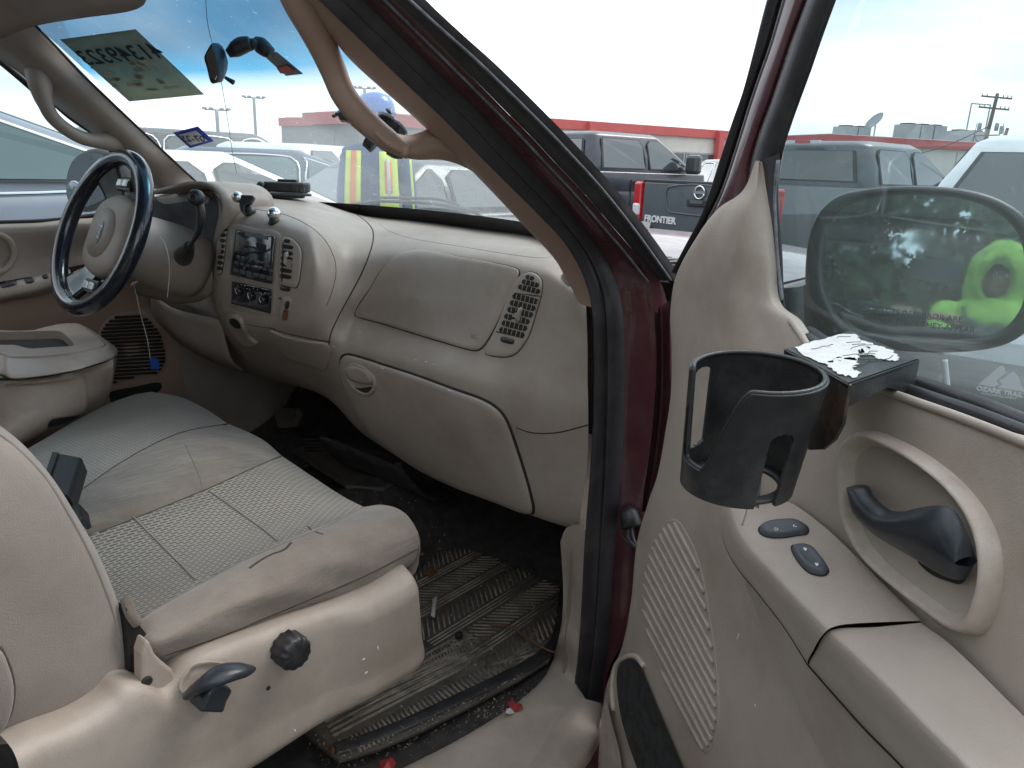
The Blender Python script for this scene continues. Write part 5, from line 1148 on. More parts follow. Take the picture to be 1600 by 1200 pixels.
# channels of chevrons, running away from the camera up to the bulkhead
def chan(A, B, C_, D_, n, slant, nm='tread'):
    """ribs between line A-B and line C-D in pixels"""
    for i in range(n):
        t = (i+.5)/n; t2 = min(1, max(0, t+slant))
        p = (A[0]+(B[0]-A[0])*t, A[1]+(B[1]-A[1])*t); q = (C_[0]+(D_[0]-C_[0])*t2, C_[1]+(D_[1]-C_[1])*t2); rib(p, q, .0021, nm)
mxy = [(p.x, p.y) for p in mb_]; mcx = sum(p[0] for p in mxy)/len(mxy); mcy = sum(p[1] for p in mxy)/len(mxy)
def on_mat(x, y): return inside(x, y, mxy)
SPL = Z(640, 1000, zm).y
def wrib(x0, y0, x1, y1, w):
    k = 12; P_ = [(x0+(x1-x0)*t/k, y0+(y1-y0)*t/k) for t in range(k+1)]; P_ = [q for q in P_ if on_mat(*q)]
    if len(P_) > 3: tube('tread', [V(P_[0][0], P_[0][1], zm+.001), V(P_[-1][0], P_[-1][1], zm+.001)], w, 'tread_dust', fm, n=6, res=2)
x_ = .10; ci = 0
while x_ < .80:
    for k in range(3): wrib(x_+.009*k, SPL+.02, x_+.009*k, .80, .0021)
    yy = SPL+.02
    while yy < .75:
        wrib(x_+.029, yy+(.045 if ci % 2 else 0), x_+.083, yy+(0 if ci % 2 else .045), .0021); yy += .0155
    x_ += .093; ci += 1
    if ci > 9: break
chan((545,1152),(775,1032),(558,1178),(802,1055),34,.01)
chan((655,1030),(728,988),(668,1052),(742,1012),15,.0)
for k in range(6): rib((520-k*4,1150-k*7),(772-k*7,1018-k*7), .0026, 'tread')
for k in range(5): rib((760+k*9,1040-k*1),(838,1022-k*9), .0024, 'tread')
for k in range(7): rib((560-k*2,1085+k*7),(770-k*3,995+k*5), .0019, 'tread')
random.seed(5)
fm2 = empty('floor_mat', fz(560,770), 'black rubber floor mat on the driver side of the tunnel below the dash', 'floor mat')
prism('mat_base', [fz(u, v, .012) for u, v in ((455,708),(520,690),(610,716),(640,745),(600,770),(540,765))], V(0, 0, -.01), 'mat_rubber', fm2, bevel=.002)
for i in range(6): tube('tread', [fz(582+i*2,724+i*5.5,.016), fz(604+i*2,735+i*4.5,.016), fz(628,733+i*5,.016)], .0035, 'tread_dust', fm2, n=6)
for i in range(4): tube('tread', [fz(470+i*2,718+i*6,.016), fz(520,700+i*7,.016)], .0035, 'tread_dust', fm2, n=6)
# scattered litter: crumbs as one stuff object, larger pieces as things
vs_, fs_ = [], []
for i in range(1800):
    u, v = random.uniform(480, 900), random.uniform(770, 1190)
    if i < 500: u = random.uniform(500, 860); v = 1185-(u-500)*.36+random.uniform(-16, 34)
    h = hit(BF, u, v)
    if not h: continue
    p = Z(u, v, zm+.003) if inside(u, v, mo_) else h[0]+V(0, 0, .002); s = random.uniform(.0008, .0036)
    a = Vector([random.uniform(-1, 1) for _ in range(3)])*s; b = Vector([random.uniform(-1, 1) for _ in range(3)])*s; c = V(0, 0, 1)*s*.7
    k = len(vs_); vs_ += [p-a, p+b, p+a, p+c]; fs_ += [(k, k+1, k+3), (k+1, k+2, k+3), (k, k+2, k+1), (k+2, k, k+3)]
mat('crumbs', (.36, .28, .20), .9, var=.7, vscale=80)
tag(mesh('floor_crumbs', vs_, fs_, 'crumbs', smooth=False), 'crumbs of dirt and dry grass scattered over the footwell carpet', 'dirt', kind='stuff')
def scrap(name, px, m, label, cat, z=.47, th=.0015, n=0):
    pts = [Z(u, v, z+(.006*math.sin(i*2.1))) for i, (u, v) in enumerate(px)]
    c = sum(pts, V(0, 0, 0))/len(pts)+V(0, 0, .007); vs = pts+[c]; fs = [(i, (i+1) % len(pts), len(pts)) for i in range(len(pts))]
    o = mesh(name, vs, fs, m, None, smooth=False, thick=th); return tag(o, label, cat)
scrap('wrapper', [(793,1098),(800,1094),(808,1103),(815,1101),(817,1106),(806,1112),(798,1108)], 'red_litter', 'crumpled red candy wrapper on the sill edge beside the floor mat', 'litter', .478)
scrap('wrapper', [(791,1108),(800,1108),(804,1114),(796,1116),(790,1113)], 'paper_white', 'small torn white scrap touching the red wrapper on the sill', 'litter', .478)
scrap('wrapper', [(593,1190),(612,1184),(618,1192),(612,1205),(596,1206)], 'red_litter', 'faded red foil scrap at the bottom edge under the door sill', 'litter', .474)
scrap('tag_scrap', [(676,936),(683,932),(679,965),(673,962)], 'paper_white', 'thin clear plastic strip lying beside the ribbed floor mat', 'litter', .475)
scrap('foil_scrap', [(745,808),(755,803),(762,808),(756,816),(748,816)], 'steel', 'shiny foil crumb on the carpet under the glove box', 'litter', .465)
scrap('leaf', [(512,1168),(520,1166),(524,1172),(518,1178)], 'leaf_brown', 'dry brown leaf near the lower corner of the floor mat', 'leaf', .474)
scrap('leaf', [(662,892),(676,886),(684,893),(672,903)], 'leaf_brown', 'rust coloured dry leaf on the carpet ahead of the seat', 'leaf', .47)
tag(tube('loose_wire', [Z(767,977,.478), Z(785,976,.482), Z(806,984,.484), Z(826,998,.484), Z(845,1010,.482), Z(862,1018,.480), Z(873,1020,.478)], .0022, 'wire_brown'), 'thin brown wire lying across the corner of the floor mat', 'wire')
tag(lathe('screw_cap', Z(717,995,.470), (0, 0, 1), [(.008, 0), (.008, .006), (.006, .009), (.002, .009)], 'dark_gap'), 'small round black cap lying on the ribbed floor mat', 'cap')
# ================================================================== THINGS ON THE DASH AND SCREEN
def magmount(name, base, ball, r, label):
    e = empty(name, base, label, 'phone mount'); return e
hb = hit(BD, 428, 347); e = empty('magnet_mount', hb[0], 'chrome ball magnet mount stuck on the dash edge, the one standing upright', 'phone mount')
lathe('base', hb[0], hb[1], [(.012, 0), (.012, .004), (.009, .006), (.006, .010), (.005, .012)], 'black_plastic', e, n=24)
bc_ = DEP(428, 334, (hb[0]-CAM).dot(CF_)); sph('ball', bc_, .0145, 'chrome', e, seg=28)
hb = hit(BD, 392, 334); dpt = (hb[0]-CAM).dot(CF_)
e = empty('magnet_mount', hb[0], 'chrome ball magnet mount on the dash with a tilted clamp and bracket', 'phone mount')
lathe('base', hb[0]+V(0,0,.002), hb[1], [(.012, -.002), (.013, .004), (.010, .009), (.005, .016)], 'black_plastic', e, n=24)
prism('bracket', [DEP(u, v, dpt-.005) for u, v in ((377,306),(398,307),(400,311),(394,321),(386,323),(384,332),(388,336),(384,338),(378,330),(377,320),(373,315))], -CF_*.012, 'black_plastic', e, bevel=.002)
sph('ball', DEP(371, 308, dpt-.01), .0125, 'chrome', e, seg=28); sph('bolt', DEP(376, 321, dpt-.012), .004, 'steel', e, seg=12)
# suction mount lying folded on the dash top
hb = hit(BD, 445, 310); dpt = (hb[0]-CAM).dot(CF_)
e = empty('suction_mount', hb[0], 'folded black suction phone mount lying on top of the dash hump', 'phone mount')
up_ = V(0, 0, 1); ex = V(.78, .62, 0).normalized(); ey = up_.cross(ex)
def ovl(c, a, b, n=32): return [c+ex*(a*math.cos(2*PI*i/n))+ey*(b*math.sin(2*PI*i/n)) for i in range(n)]
cb = hb[0]+V(0, 0, .002)
prism('suction_cup', ovl(cb, .052, .042), up_*.006, 'rubber', e, bevel=.002)
prism('rim', ovl(cb+up_*.006, .070, .050), up_*.006, 'rubber', e, bevel=.0015)
prism('arm', [cb+ex*a+ey*b+up_*.014 for a, b in ((-.058,-.02),(.03,-.03),(.058,-.026),(.066,-.01),(.064,.02),(.05,.03),(-.05,.02),(-.062,.01))], up_*.026, 'rubber', e, bevel=.005)
tube('hinge', [cb+ex*-.052+ey*-.03+up_*.030, cb+ex*-.052+ey*.025+up_*.030], .010, 'gloss_black', e, n=16)
box('lever', cb+ex*.01+up_*.043, (.05, .02, .008), 'rubber', e, ax=(ex, ey, up_), bevel=.002)
for k in range(3): box('clip', cb+ex*.055+ey*(-.026)+up_*(.022)-ex*.016*k, (.010, .005, .010), 'chrome' if k == 1 else 'switch_grey', e, ax=(ex, ey, up_))
# suction mount on the windscreen behind the grab handle
sc0 = hit(BW, 628, 205)[0]; dpt = (sc0-CAM).dot(CF_)-.03
e = empty('windscreen_phone_mount', sc0, 'black suction phone mount with ribbed grip stuck to the windscreen behind the grab handle', 'phone mount')
def dp_(l, d=0): return [DEP(u, v, dpt-d) for u, v in l]
gq_ = [hit(BW, u, v)[0]+V(0, -.006, -.006) for u, v in ((592,172),(600,170),(615,176),(632,190),(640,202),(637,209),(628,208),(612,198),(598,184))]
loft('suction_cup', [gq_, [g+(sum(gq_, V(0,0,0))/9-g)*.25-V(0, .012, .012) for g in gq_], [g+(sum(gq_, V(0,0,0))/9-g)*.8-V(0, .016, .016) for g in gq_]], 'gloss_black', e, nu=40, nv=3, closed=True, cap=True)
tube('rail', dp_([(553,190),(575,207),(600,226),(626,242)], .02), [.010, .012, .012, .008], 'black_plastic', e, n=10)
tube('knob', dp_([(574,218),(585,226)], .05), [.016, .018], 'black_plastic', e, n=14, cap=True)
prism('joint', dp_([(531,184),(541,168),(546,172),(552,186),(552,196),(540,192),(533,192)], .02), -CF_*.02, 'black_plastic', e, bevel=.003)
tube('magnet_plate', dp_([(520,183),(530,176),(540,166)], .03), [.003, .005, .003], 'steel', e, n=8)
for u, v in ((521,181),(526,178),(537,165)): sph('stud', DEP(u, v, dpt-.04), .0035, 'rubber', e, seg=10)
tube('foot', dp_([(606,234),(618,238),(630,241)], .02), [.010, .013, .010], 'black_plastic', e, n=10)
prism('lever', dp_([(603,171),(611,170),(613,180),(606,178)], .02), -CF_*.01, 'gloss_black', e, bevel=.002)
# rear-view mirror on its arm
hm = hit(BW, 432, 92)[0]; rv = part('rear_view_mirror', hm)
dm_ = (hm-CAM).dot(CF_)-.03
def dr(l, d=0): return [DEP(u, v, dm_-d) for u, v in l]
mg = dr([(334,68),(345,67),(354,78),(358,92),(356,110),(350,124),(343,130),(333,131),(328,124),(321,100),(320,88)], .12)
mfn = V(-.35, -.93, .05).normalized()
back = [p+V(.035, .03, 0) for p in mg]
loft('housing', [dr([(331,68),(324,78),(319,90),(323,105),(328,126),(332,131),(340,126),(340,100),(333,80)], .14), dr([(334,67),(330,76),(330,90),(334,108),(340,128),(346,128),(350,118),(348,90),(342,72)], .12), dr([(341,67),(346,72),(352,84),(356,96),(354,112),(347,128),(351,118),(356,100),(350,76)], .09)], 'black_plastic', rv, nu=30, nv=4, closed=True, cap=True)
prism('mirror_glass', dr([(332,73),(324,82),(322,90),(326,106),(330,122),(336,125),(340,116),(338,98),(334,82)], .146), -CF_*.001, 'chrome', rv)
tube('dip_lever', dr([(352,121),(358,125),(365,129)], .13), [.003, .004, .005], 'black_plastic', rv)
tube('arm', dr([(356,84),(366,78),(378,71),(391,68)], .09), [.008, .015, .016, .013], 'black_plastic', rv, n=14)
sph('ball_joint', dr([(395,69)], .075)[0], .011, 'black_plastic', rv, seg=14)
tube('arm', dr([(398,66),(407,71),(416,78),(424,83)], .06), [.012, .016, .015, .011], 'black_plastic', rv, n=14)
mbp = [hit(BW, u, v)[0]-V(0, .004, .004) for u, v in ((417,85),(424,79),(435,78),(476,112),(450,115))]
prism('mounting_label', mbp, V(0, -.0012, -.0012), 'switch_grey', rv)
mbp = [hit(BW, u, v)[0]-V(0, .006, .006) for u, v in ((436,102),(452,97),(465,106),(455,111),(442,110))]
prism('label_print', mbp, V(0, -.0006, -.0006), 'red_litter', rv)
# yard sheet stuck on the glass, seen from behind; lettering reads mirrored from inside
mat('sheet_paper', (.50, .54, .46), .8, var=.2, vscale=22)
for nm_ in ('sheet_paper',):
    t_ = MATS[nm_].node_tree; b_ = t_.nodes['Principled BSDF']; tl_ = t_.nodes.new('ShaderNodeBsdfTranslucent'); tl_.inputs[0].default_value = (.36, .40, .34, 1); mx_ = t_.nodes.new('ShaderNodeMixShader'); mx_.inputs[0].default_value = .5
    t_.links.new(b_.outputs[0], mx_.inputs[1]); t_.links.new(tl_.outputs[0], mx_.inputs[2]); t_.links.new(mx_.outputs[0], t_.nodes['Material Output'].inputs[0])
def onW(u, v, d=.003): return hit(BW, u, v)[0]-V(0, d*.6, d*.8)
def glassquad(l, d, n=10):
    tl, tr2, br, bl = l; g = []
    for i in range(n+1):
        t = i/n; r = []
        for j in range(n+1):
            s = j/n; u = (tl[0]*(1-s)+tr2[0]*s)*(1-t)+(bl[0]*(1-s)+br[0]*s)*t; v = (tl[1]*(1-s)+tr2[1]*s)*(1-t)+(bl[1]*(1-s)+br[1]*s)*t
            r.append(onW(u, v, d))
        g.append(r)
    return g
g_ = glassquad([(95,60),(213,44),(320,146),(203,157)], .003)
e = empty('yard_sheet', g_[5][5], 'large grey-green paper sheet stuck on the upper windscreen, seen from behind', 'sticker')
n_ = len(g_[0]); vs_ = [p for r in g_ for p in r]; fs_ = [(i*n_+j, i*n_+j+1, (i+1)*n_+j+1, (i+1)*n_+j) for i in range(n_-1) for j in range(n_-1)]
mesh('sheet', vs_, fs_, 'sheet_paper', e, thick=.0006)
xa_ = (onW(240,72)-onW(145,82)).normalized(); ya_ = (onW(190,76)-onW(206,92)).normalized()
text('lettering', '41349323', onW(190,82,.008), -xa_, ya_, .062, 'dark_print', e, ext=.0002, bold=.0005)
random.seed(9)
for i in range(34):
    s_, t_ = random.uniform(.08, .92), random.uniform(.42, .95); j0 = int(t_*9); k0 = int(s_*9); p = g_[j0][k0].lerp(g_[j0+1][k0+1], .5)
    hh = random.uniform(.004, .012); ww = random.uniform(.008, .022)
    prism('print_patch', [p-V(0, .0012, .0016)+xa_*(ww*math.cos(a_*PI/4))*random.uniform(.6, 1.2)+ya_*(hh*math.sin(a_*PI/4))*random.uniform(.6, 1.2) for a_ in range(8)], V(0, -.0002, -.0002), 'sheet_print', e) if 'sheet_print' in MATS else mat('sheet_print', (.40, .42, .36), .8)
# state inspection style sticker: blue border, white centre
mat('sticker_blue', (.03, .05, .45), .5); mat('sticker_white', (.62, .66, .72), .6)
tg = empty('registration_sticker', onW(303,212), 'small white sticker with a thick blue border on the lower driver side of the windscreen', 'sticker')
def gq2_(l, d, nm, m, par):
    g = glassquad(l, d, 4); vs = [p for r in g for p in r]; fs = [(i*5+j, i*5+j+1, (i+1)*5+j+1, (i+1)*5+j) for i in range(4) for j in range(4)]; return mesh(nm, vs, fs, m, par, thick=.0005)
gq2_([(271,206),(310,196),(335,219),(298,230)], .003, 'border', 'sticker_blue', tg)
gq2_([(281,208),(308,201),(326,217),(300,224)], .006, 'panel', 'sticker_white', tg)
xb_ = (onW(325,214)-onW(281,214)).normalized(); yb_ = (onW(300,205)-onW(308,222)).normalized()
text('lettering', '07-25', onW(304,213,.009), -xb_, yb_, .032, 'dark_print', tg, ext=.0002)
# crack in the windscreen with loose cable
tag(tube('crack', [onW(u, v, .001) for u, v in ((322,0),(324,30),(330,60),(340,95),(350,150),(358,200),(364,240),(370,270))], .0007, 'worn_vinyl', T, n=4))
# cord hung from the column, blue tag at its end; key wire
e = empty('hanging_tag', X(240,568,-.42), 'blue plastic tag hanging on a thin white string below the steering column', 'key tag')
tube('string', [X(208,440,-.42), X(214,465,-.42), X(222,500,-.42), X(230,530,-.42), X(235,560,-.42)], .0009, 'string_white', e, n=5)
prism('tag', [X(u, v, -.42) for u, v in ((233,560),(236,559),(246,561),(247,577),(236,577))], V(.004, .002, 0), 'blue_plastic', e, bevel=.001)
tag(tube('thin_wire', [DEP(250,370,1.72), DEP(257,380,1.71), DEP(263,400,1.70), DEP(265,425,1.70), DEP(263,450,1.71), DEP(261,465,1.72)], .0008, 'string_white', n=5), 'thin white wire looping past the ignition lock', 'wire')

for a_, b_ in (((566,1031),(570,1029)), ((570,1053),(574,1049)), ((590,1010),(591,1016)), ((460,1140),(462,1143))): seam('scuff_mark', [a_, b_], B6, .0009, 'white_print', seat, off=.0002, n=4)
for a_, b_ in (((1170,905),(1176,899)), ((1152,1000),(1155,990)), ((1180,1100),(1181,1104))): seam('scuff_mark', [a_, b_], BP, .0007, 'white_print', pdr, off=.0002, n=4)
for (u_, v_) in ((664,565),(648,562),(676,569),(560,520),(520,541),(700,610),(596,575)): seam('scuff_mark', [(u_, v_), (u_+4, v_+1)], [BG, BD], .0007, 'leaf_brown' if u_ % 2 else 'white_print', dash, off=.0002, n=4)
# ================================================================== OUTSIDE
mat('asphalt', (.12, .12, .12), .9, bump=.6, bscale=60, var=.25, vscale=1.2, dirt=.5, dcol=(.2, .19, .17), dscale=.8)
g = mesh('ground', [(-900, -900, 0), (900, -900, 0), (900, 900, 0), (-900, 900, 0)], [(0, 1, 2, 3)], 'asphalt', smooth=False); tag(g, kind='structure')
def az(u): d = ray(u, 270); return math.atan2(d.x, d.y)
def el(u, v):
    d = ray(u, v); return d.z/math.hypot(d.x, d.y)
def Hat(u, v, r): return CAM.z+r*el(u, v)
def pol(u, r, z=0):
    a = az(u); return V(CAM.x+math.sin(a)*r, CAM.y+math.cos(a)*r, z)
def paint(name, c, **k): return mat(name, c, .35, coat=.3, var=.06, dirt=.25, dcol=tuple(.5*x+.1 for x in c), dscale=5, **k)
paint('navy_paint', (.030, .034, .050)); paint('steel_grey_paint', (.085, .10, .115)); paint('white_paint', (.74, .75, .76)); paint('slate_blue_paint', (.05, .075, .12))
paint('silver_paint', (.20, .22, .25)); paint('lilac_paint', (.30, .30, .36)); paint('taupe_paint', (.22, .20, .19)); paint('charcoal_paint', (.05, .055, .06))
mat('auto_glass', (.035, .045, .05), .06, spec=.8, coat=1, var=.15, vscale=3); mat('teal_glass', (.10, .16, .16), .06, spec=.8, coat=1, var=.1, vscale=2)
mat('tyre', (.02, .02, .02), .85); mat('rim_alloy', (.5, .5, .5), .35, metal=.9); mat('trim_black', (.02, .02, .022), .5)
def vring(x0, x1, w, z, r=.12, n=5):
    P = []
    for cx, cy, a0 in ((x1-r, w-r, 0), (x0+r, w-r, 90), (x0+r, -w+r, 180), (x1-r, -w+r, 270)):
        for i in range(n+1):
            a = math.radians(a0+90*i/n); P.append(V(cx+r*math.cos(a), cy+r*math.sin(a), z))
    return P
def rings(name, R, m, par):
    n = len(R[0]); vs = [p for r in R for p in r]; fs = [(i*n+j, i*n+(j+1) % n, (i+1)*n+(j+1) % n, (i+1)*n+j) for i in range(len(R)-1) for j in range(n)]
    fs.append(tuple(range(n))[::-1]); fs.append(tuple(range((len(R)-1)*n, len(R)*n)))
    o = mesh(name, vs, fs, m, par, local=True); 
    b = o.modifiers.new('e', 'BEVEL'); b.width = .02; b.segments = 2; b.limit_method = 'ANGLE'; b.angle_limit = math.radians(35)
    return o
def vehicle(name, label, cat, loc, head, m, L=4.7, w=.92, gc=.25, belt=1.0, hood=.95, roof=1.45, g0=-1.9, g1=1.3, r0=-1.2, r1=.45, wr=.62, wins=None, deck=None, glassm='auto_glass', tail=True, group=None, bed=None, rearwin=True, chrome=False, mirrors=True):
    """x forward, y to the left, z up; g0/g1 rear and front foot of the cabin at the belt, r0/r1 the same at the roof"""
    e = empty(name, loc, label, cat, group, rz=PI/2-head)
    def lm(nm, vs, fs, mm, **k): return mesh(nm, vs, fs, mm, e, local=True, **k)
    h = L/2; deck = belt if deck is None else deck
    if bed is None:
        secs = []
        for x, ww, zt, zb in ((-h, .80, deck-.18, .42), (-h+.05, .90, deck-.04, .34), (-h+.35, .97, deck, gc), (g0, 1.0, belt, gc), (0, 1.0, belt, gc), (g1, 1.0, belt-.01, gc), (h-.55, .97, hood-.08, gc), (h-.12, .90, hood-.2, .30), (h, .78, hood-.36, .4)):
            W_ = w*ww
            secs.append([V(x, -W_*.80, zb), V(x, -W_, zb+.14), V(x, -W_*1.0, (zb+zt)/2+.05), V(x, -W_*.975, zt-.07), V(x, -W_*.90, zt), V(x, 0, zt+.035), V(x, W_*.90, zt), V(x, W_*.975, zt-.07), V(x, W_, (zb+zt)/2+.05), V(x, W_, zb+.14), V(x, W_*.80, zb)])
        rows_ = [cr(s, 31, False, True) for s in secs]
        vs = []; 
        cols_ = [cr([r[j] for r in rows_], 40, False, True) for j in range(31)]
        for i in range(40):
            for j in range(31): vs.append(cols_[j][i])
        fs = [(i*31+j, i*31+j+1, (i+1)*31+j+1, (i+1)*31+j) for i in range(39) for j in range(30)]
        fs += [tuple(range(31)), tuple(range(39*31, 40*31))[::-1], ]
        lm('body', vs, fs, m)
    else:
        # pickup: cab body, nose, bed box with walls and tailgate
        rings('body', [vring(bed, h, w*.94, gc, .1), vring(bed, h+.02, w, gc+.2, .12), vring(bed, h, w, hood-.15, .14), vring(bed, h-.06, w*.97, hood, .16)], m, e)
        rings('cab_lower', [vring(bed, g1+.1, w*.99, hood-.1, .08), vring(bed, g1+.08, w*.985, belt, .1)], m, e)
        bz_ = deck
        for s in (-1, 1):
            lm('bed_side', [V(-h, s*w*.98, gc+.2), V(bed-.03, s*w*.98, gc+.2), V(bed-.03, s*w*1.0, bz_-.25), V(bed-.03, s*w*.96, bz_), V(-h, s*w*.96, bz_), V(-h, s*w*1.0, bz_-.25), V(bed-.03, s*w*.86, bz_), V(-h, s*w*.86, bz_), V(bed-.03, s*w*.86, gc+.3), V(-h, s*w*.86, gc+.3)],
               [(0, 1, 2, 5), (5, 2, 3, 4), (4, 3, 6, 7), (7, 6, 8, 9), (0, 5, 4, 7, 9)], m, smooth=False)
        box('bed_floor', V((bed-h)/2, 0, gc+.3), (bed+h, w*1.7, .05), 'trim_black', e, local=True)
    # greenhouse
    n_ = 6
    G0 = vring(g0, g1, w*.93, belt-.02, .16); G1 = vring(r0, r1, wr+.03, roof-.06, .16); G2 = vring(r0+.1, r1-.1, wr-.05, roof-.012, .14)
    GM = [a.lerp(b, .5)+V(0, (.02 if a.y > 0 else -.02), .0) for a, b in zip(G0, G1)]
    rings('roof', [G0, GM, G1, G2], m, e)
    def sp(s, t, side):  # side surface
        a = V(g0+.16+(g1-g0-.32)*s, side*w*.93, belt-.02); b = V(r0+.16+(r1-r0-.32)*s, side*(wr+.03), roof-.06)
        return a.lerp(b, t)+V(0, side*(.012+.02*(1-abs(2*t-1))), .004)
    for side in (-1, 1):
        for W4 in (wins or [(.02, .28), (.32, .62), (.66, .98)]):
            s0, s1 = W4[:2]; lo, hi = .14, .90
            def wp_x(s, t):
                xb = g0+.16+(g1-g0-.32)*s; lo_x = (g0+.20)*(1-t)+(r0+.20)*t; hi_x = (g1-.20)*(1-t)+(r1-.20)*t
                xx = min(max(xb, lo_x), hi_x); return sp((xx-((g0+.16)*(1-t)+(r0+.16)*t))/((g1-g0-.32)*(1-t)+(r1-r0-.32)*t), t, side)
            outl = [wp_x(s0, lo), wp_x(s1, lo), wp_x(s1, lo+.25), wp_x(s1, hi-.2), wp_x(s1-.03, hi), wp_x(s0+.03, hi), wp_x(s0, hi-.12)]
            if side < 0: outl = outl[::-1]
            fr2 = [p+(sum(outl, V(0,0,0))/7-p)*-.06 for p in outl]
            wf = prism('window', fr2, V(0, side*.006, 0), 'trim_black', e, local=True)
            pn = prism('pane', outl, V(0, side*.010, 0), glassm, wf, local=True)
            if chrome: tube_l('window_trim', fr2, .012, 'chrome', e)
        box('door_handle', V((g0+g1)/2-.25, side*(w+.012), belt-.14), (.19, .03, .035), m if chrome else 'trim_black', e, local=True, bevel=.01)
        box('door_handle', V((g0+g1)/2+.75, side*(w+.012), belt-.14), (.19, .03, .035), m if chrome else 'trim_black', e, local=True, bevel=.01)
        for xx in (g0+.75, (g0+g1)/2+.15, g1-.25): box('door_gap', V(xx, side*(w+.001), (gc+belt)/2+.05), (.010, .010, belt-gc-.3), 'trim_black', e, local=True)
        mo_ = (not mirrors) or box('side_mirror', V(g1-.35, side*(w+.10), belt+.09), (.10, .22, .16), 'trim_black' if bed is not None else m, e, local=True, bevel=.045)
    def ep(y, t, x0, x1, d): return V(x0+(x1-x0)*t+d, y*(w*.93*(1-t)+(wr+.03)*t), belt-.02+(roof-.04-belt)*t)
    if rearwin:
        o1 = [ep(-.82, .18, g0, r0, -.012), ep(.82, .18, g0, r0, -.012), ep(.80, .86, g0, r0, -.012), ep(-.80, .86, g0, r0, -.012)]
        k = prism('rear_window', [p+(sum(o1, V(0,0,0))/4-p)*-.05 for p in o1], V(-.006, 0, .002), 'trim_black', e, local=True); prism('pane', o1, V(-.012, 0, .004), glassm, k, local=True)
    o1 = [ep(-.84, .10, g1, r1, .012), ep(.84, .10, g1, r1, .012), ep(.80, .90, g1, r1, .012), ep(-.80, .90, g1, r1, .012)]
    prism('front_window', o1[::-1], V(.010, 0, .004), glassm, e, local=True)
    for sx in (-h+.85 if bed is None else -h+.95, h-.88):
        for side in (-1, 1):
            k = lathe('wheel', V(sx, side*(w-.10), .35), V(0, side, 0), [(.22, -.1), (.34, -.08), (.35, .04), (.32, .10), (.2, .105)], 'tyre', e, n=28, local=True)
            lathe('rim', V(sx, side*(w-.10), .35), V(0, side, 0), [(.21, .10), (.20, .112), (.06, .10), (.03, .12)], 'rim_alloy', k, n=20, local=True)
            lathe('wheel_arch', V(sx, side*(w-.01), .37), V(0, side, 0), [(.42, -.2), (.42, .012), (.37, .016), (.36, -.2)], 'trim_black', e, n=28, local=True)
    for side in (-1, 1):
        box('headlight', V(h-.14, side*w*.70, hood-.26), (.20, .34, .14), 'lens_white', e, local=True, bevel=.03)
        if tail: box('tail_light', V(-h+.05, side*w*.86, deck-.26), (.16, .20, .36 if bed is not None or roof > 1.6 else .18), 'lens_red', e, local=True, bevel=.03)
    box('bumper', V(-h-.03, 0, gc+.18), (.16, w*1.85, .2), m if bed is None else 'rim_alloy', e, local=True, bevel=.04)
    box('bumper', V(h-.0, 0, gc+.16), (.16, w*1.7, .2), m, e, local=True, bevel=.04)
    return e
def tube_l(name, pts, r, m, e):
    o = tube(name, pts, r, m, None, n=6, closed=True, res=30); o.parent = e; return o
def lpt(e, x, y, z): return WM[e.name] @ V(x, y, z)
def carner(u, r, hd, g0, w=.9):
    c = pol(u, r); h = math.radians(hd); return c-V(math.sin(h), math.cos(h), 0)*g0-V(math.cos(h), -math.sin(h), 0)*w
# dark crew-cab pickup
F = vehicle('parked_pickup', 'dark navy crew cab pickup with tinted windows, between the screen pillar and the open door', 'truck', carner(920, 10.8, 14, -.55), math.radians(14), 'navy_paint', L=5.9, w=.98, gc=.45, belt=1.40, hood=1.22, roof=1.95, g0=-.55, g1=1.75, r0=-.42, r1=1.0, wr=.72, bed=-.62, deck=1.42, wins=[(.05, .46), (.52, .97)])
box('tow_mirror', V(1.32, -1.12, 1.54), (.14, .24, .28), 'charcoal_paint', F, local=True, bevel=.05)
# grey pickup in front, tailgate toward us
tc_ = pol(1100, 8.1); hd_ = math.radians(13); G_ = vehicle('parked_pickup', 'grey pickup showing its tailgate with badge letters and tall red tail light', 'truck', tc_+V(math.sin(hd_), math.cos(hd_), 0)*2.6, hd_, 'steel_grey_paint', L=5.2, w=.90, gc=.45, belt=1.33, hood=1.18, roof=1.83, g0=-.95, g1=1.30, r0=-.85, r1=.45, wr=.66, bed=-1.0, deck=1.33, wins=[(.06, .40), (.46, .96)], tail=False)
tg_ = box('tailgate', V(-2.62, 0, 1.05), (.06, 1.50, .54), 'steel_grey_paint', G_, local=True, bevel=.02)
box('tailgate_cap', V(-2.60, 0, 1.325), (.10, 1.54, .035), 'trim_black', G_, local=True, bevel=.01)
# pressed panel outline on the tailgate
bpx = -2.655
tube_l('pressed_edge', [V(bpx, y, z) for y, z in ((.40, 1.27), (.40, 1.06), (.36, 1.02), (-.36, 1.02), (-.40, 1.06), (-.40, 1.27))], .008, 'steel_grey_paint', tg_)
box('tailgate_handle', V(bpx-.006, 0, 1.13), (.02, .26, .07), 'trim_black', tg_, local=True, bevel=.01); box('handle_pull', V(bpx-.018, 0, 1.14), (.012, .16, .03), 'steel_grey_paint', tg_, local=True)
def ltext(s, e, x, y, z, size, m, yd=(0, -1, 0), par=None, name='lettering', bold=.002):
    Mx = WM[e.name]; R3 = Mx.to_3x3()
    o = text(name, s, Mx @ V(x, y, z), R3 @ V(*yd), V(0, 0, 1), size, m, par or e, ext=.003, bold=bold, align='LEFT')
    if par: o.matrix_parent_inverse = Mx.inverted()
    return o
mat('badge_silver', (.7, .7, .7), .4); ltext('FRONTIER', G_, bpx-.002, .70, .93, .095, 'badge_silver', bold=.004)
WM_=WM[G_.name]
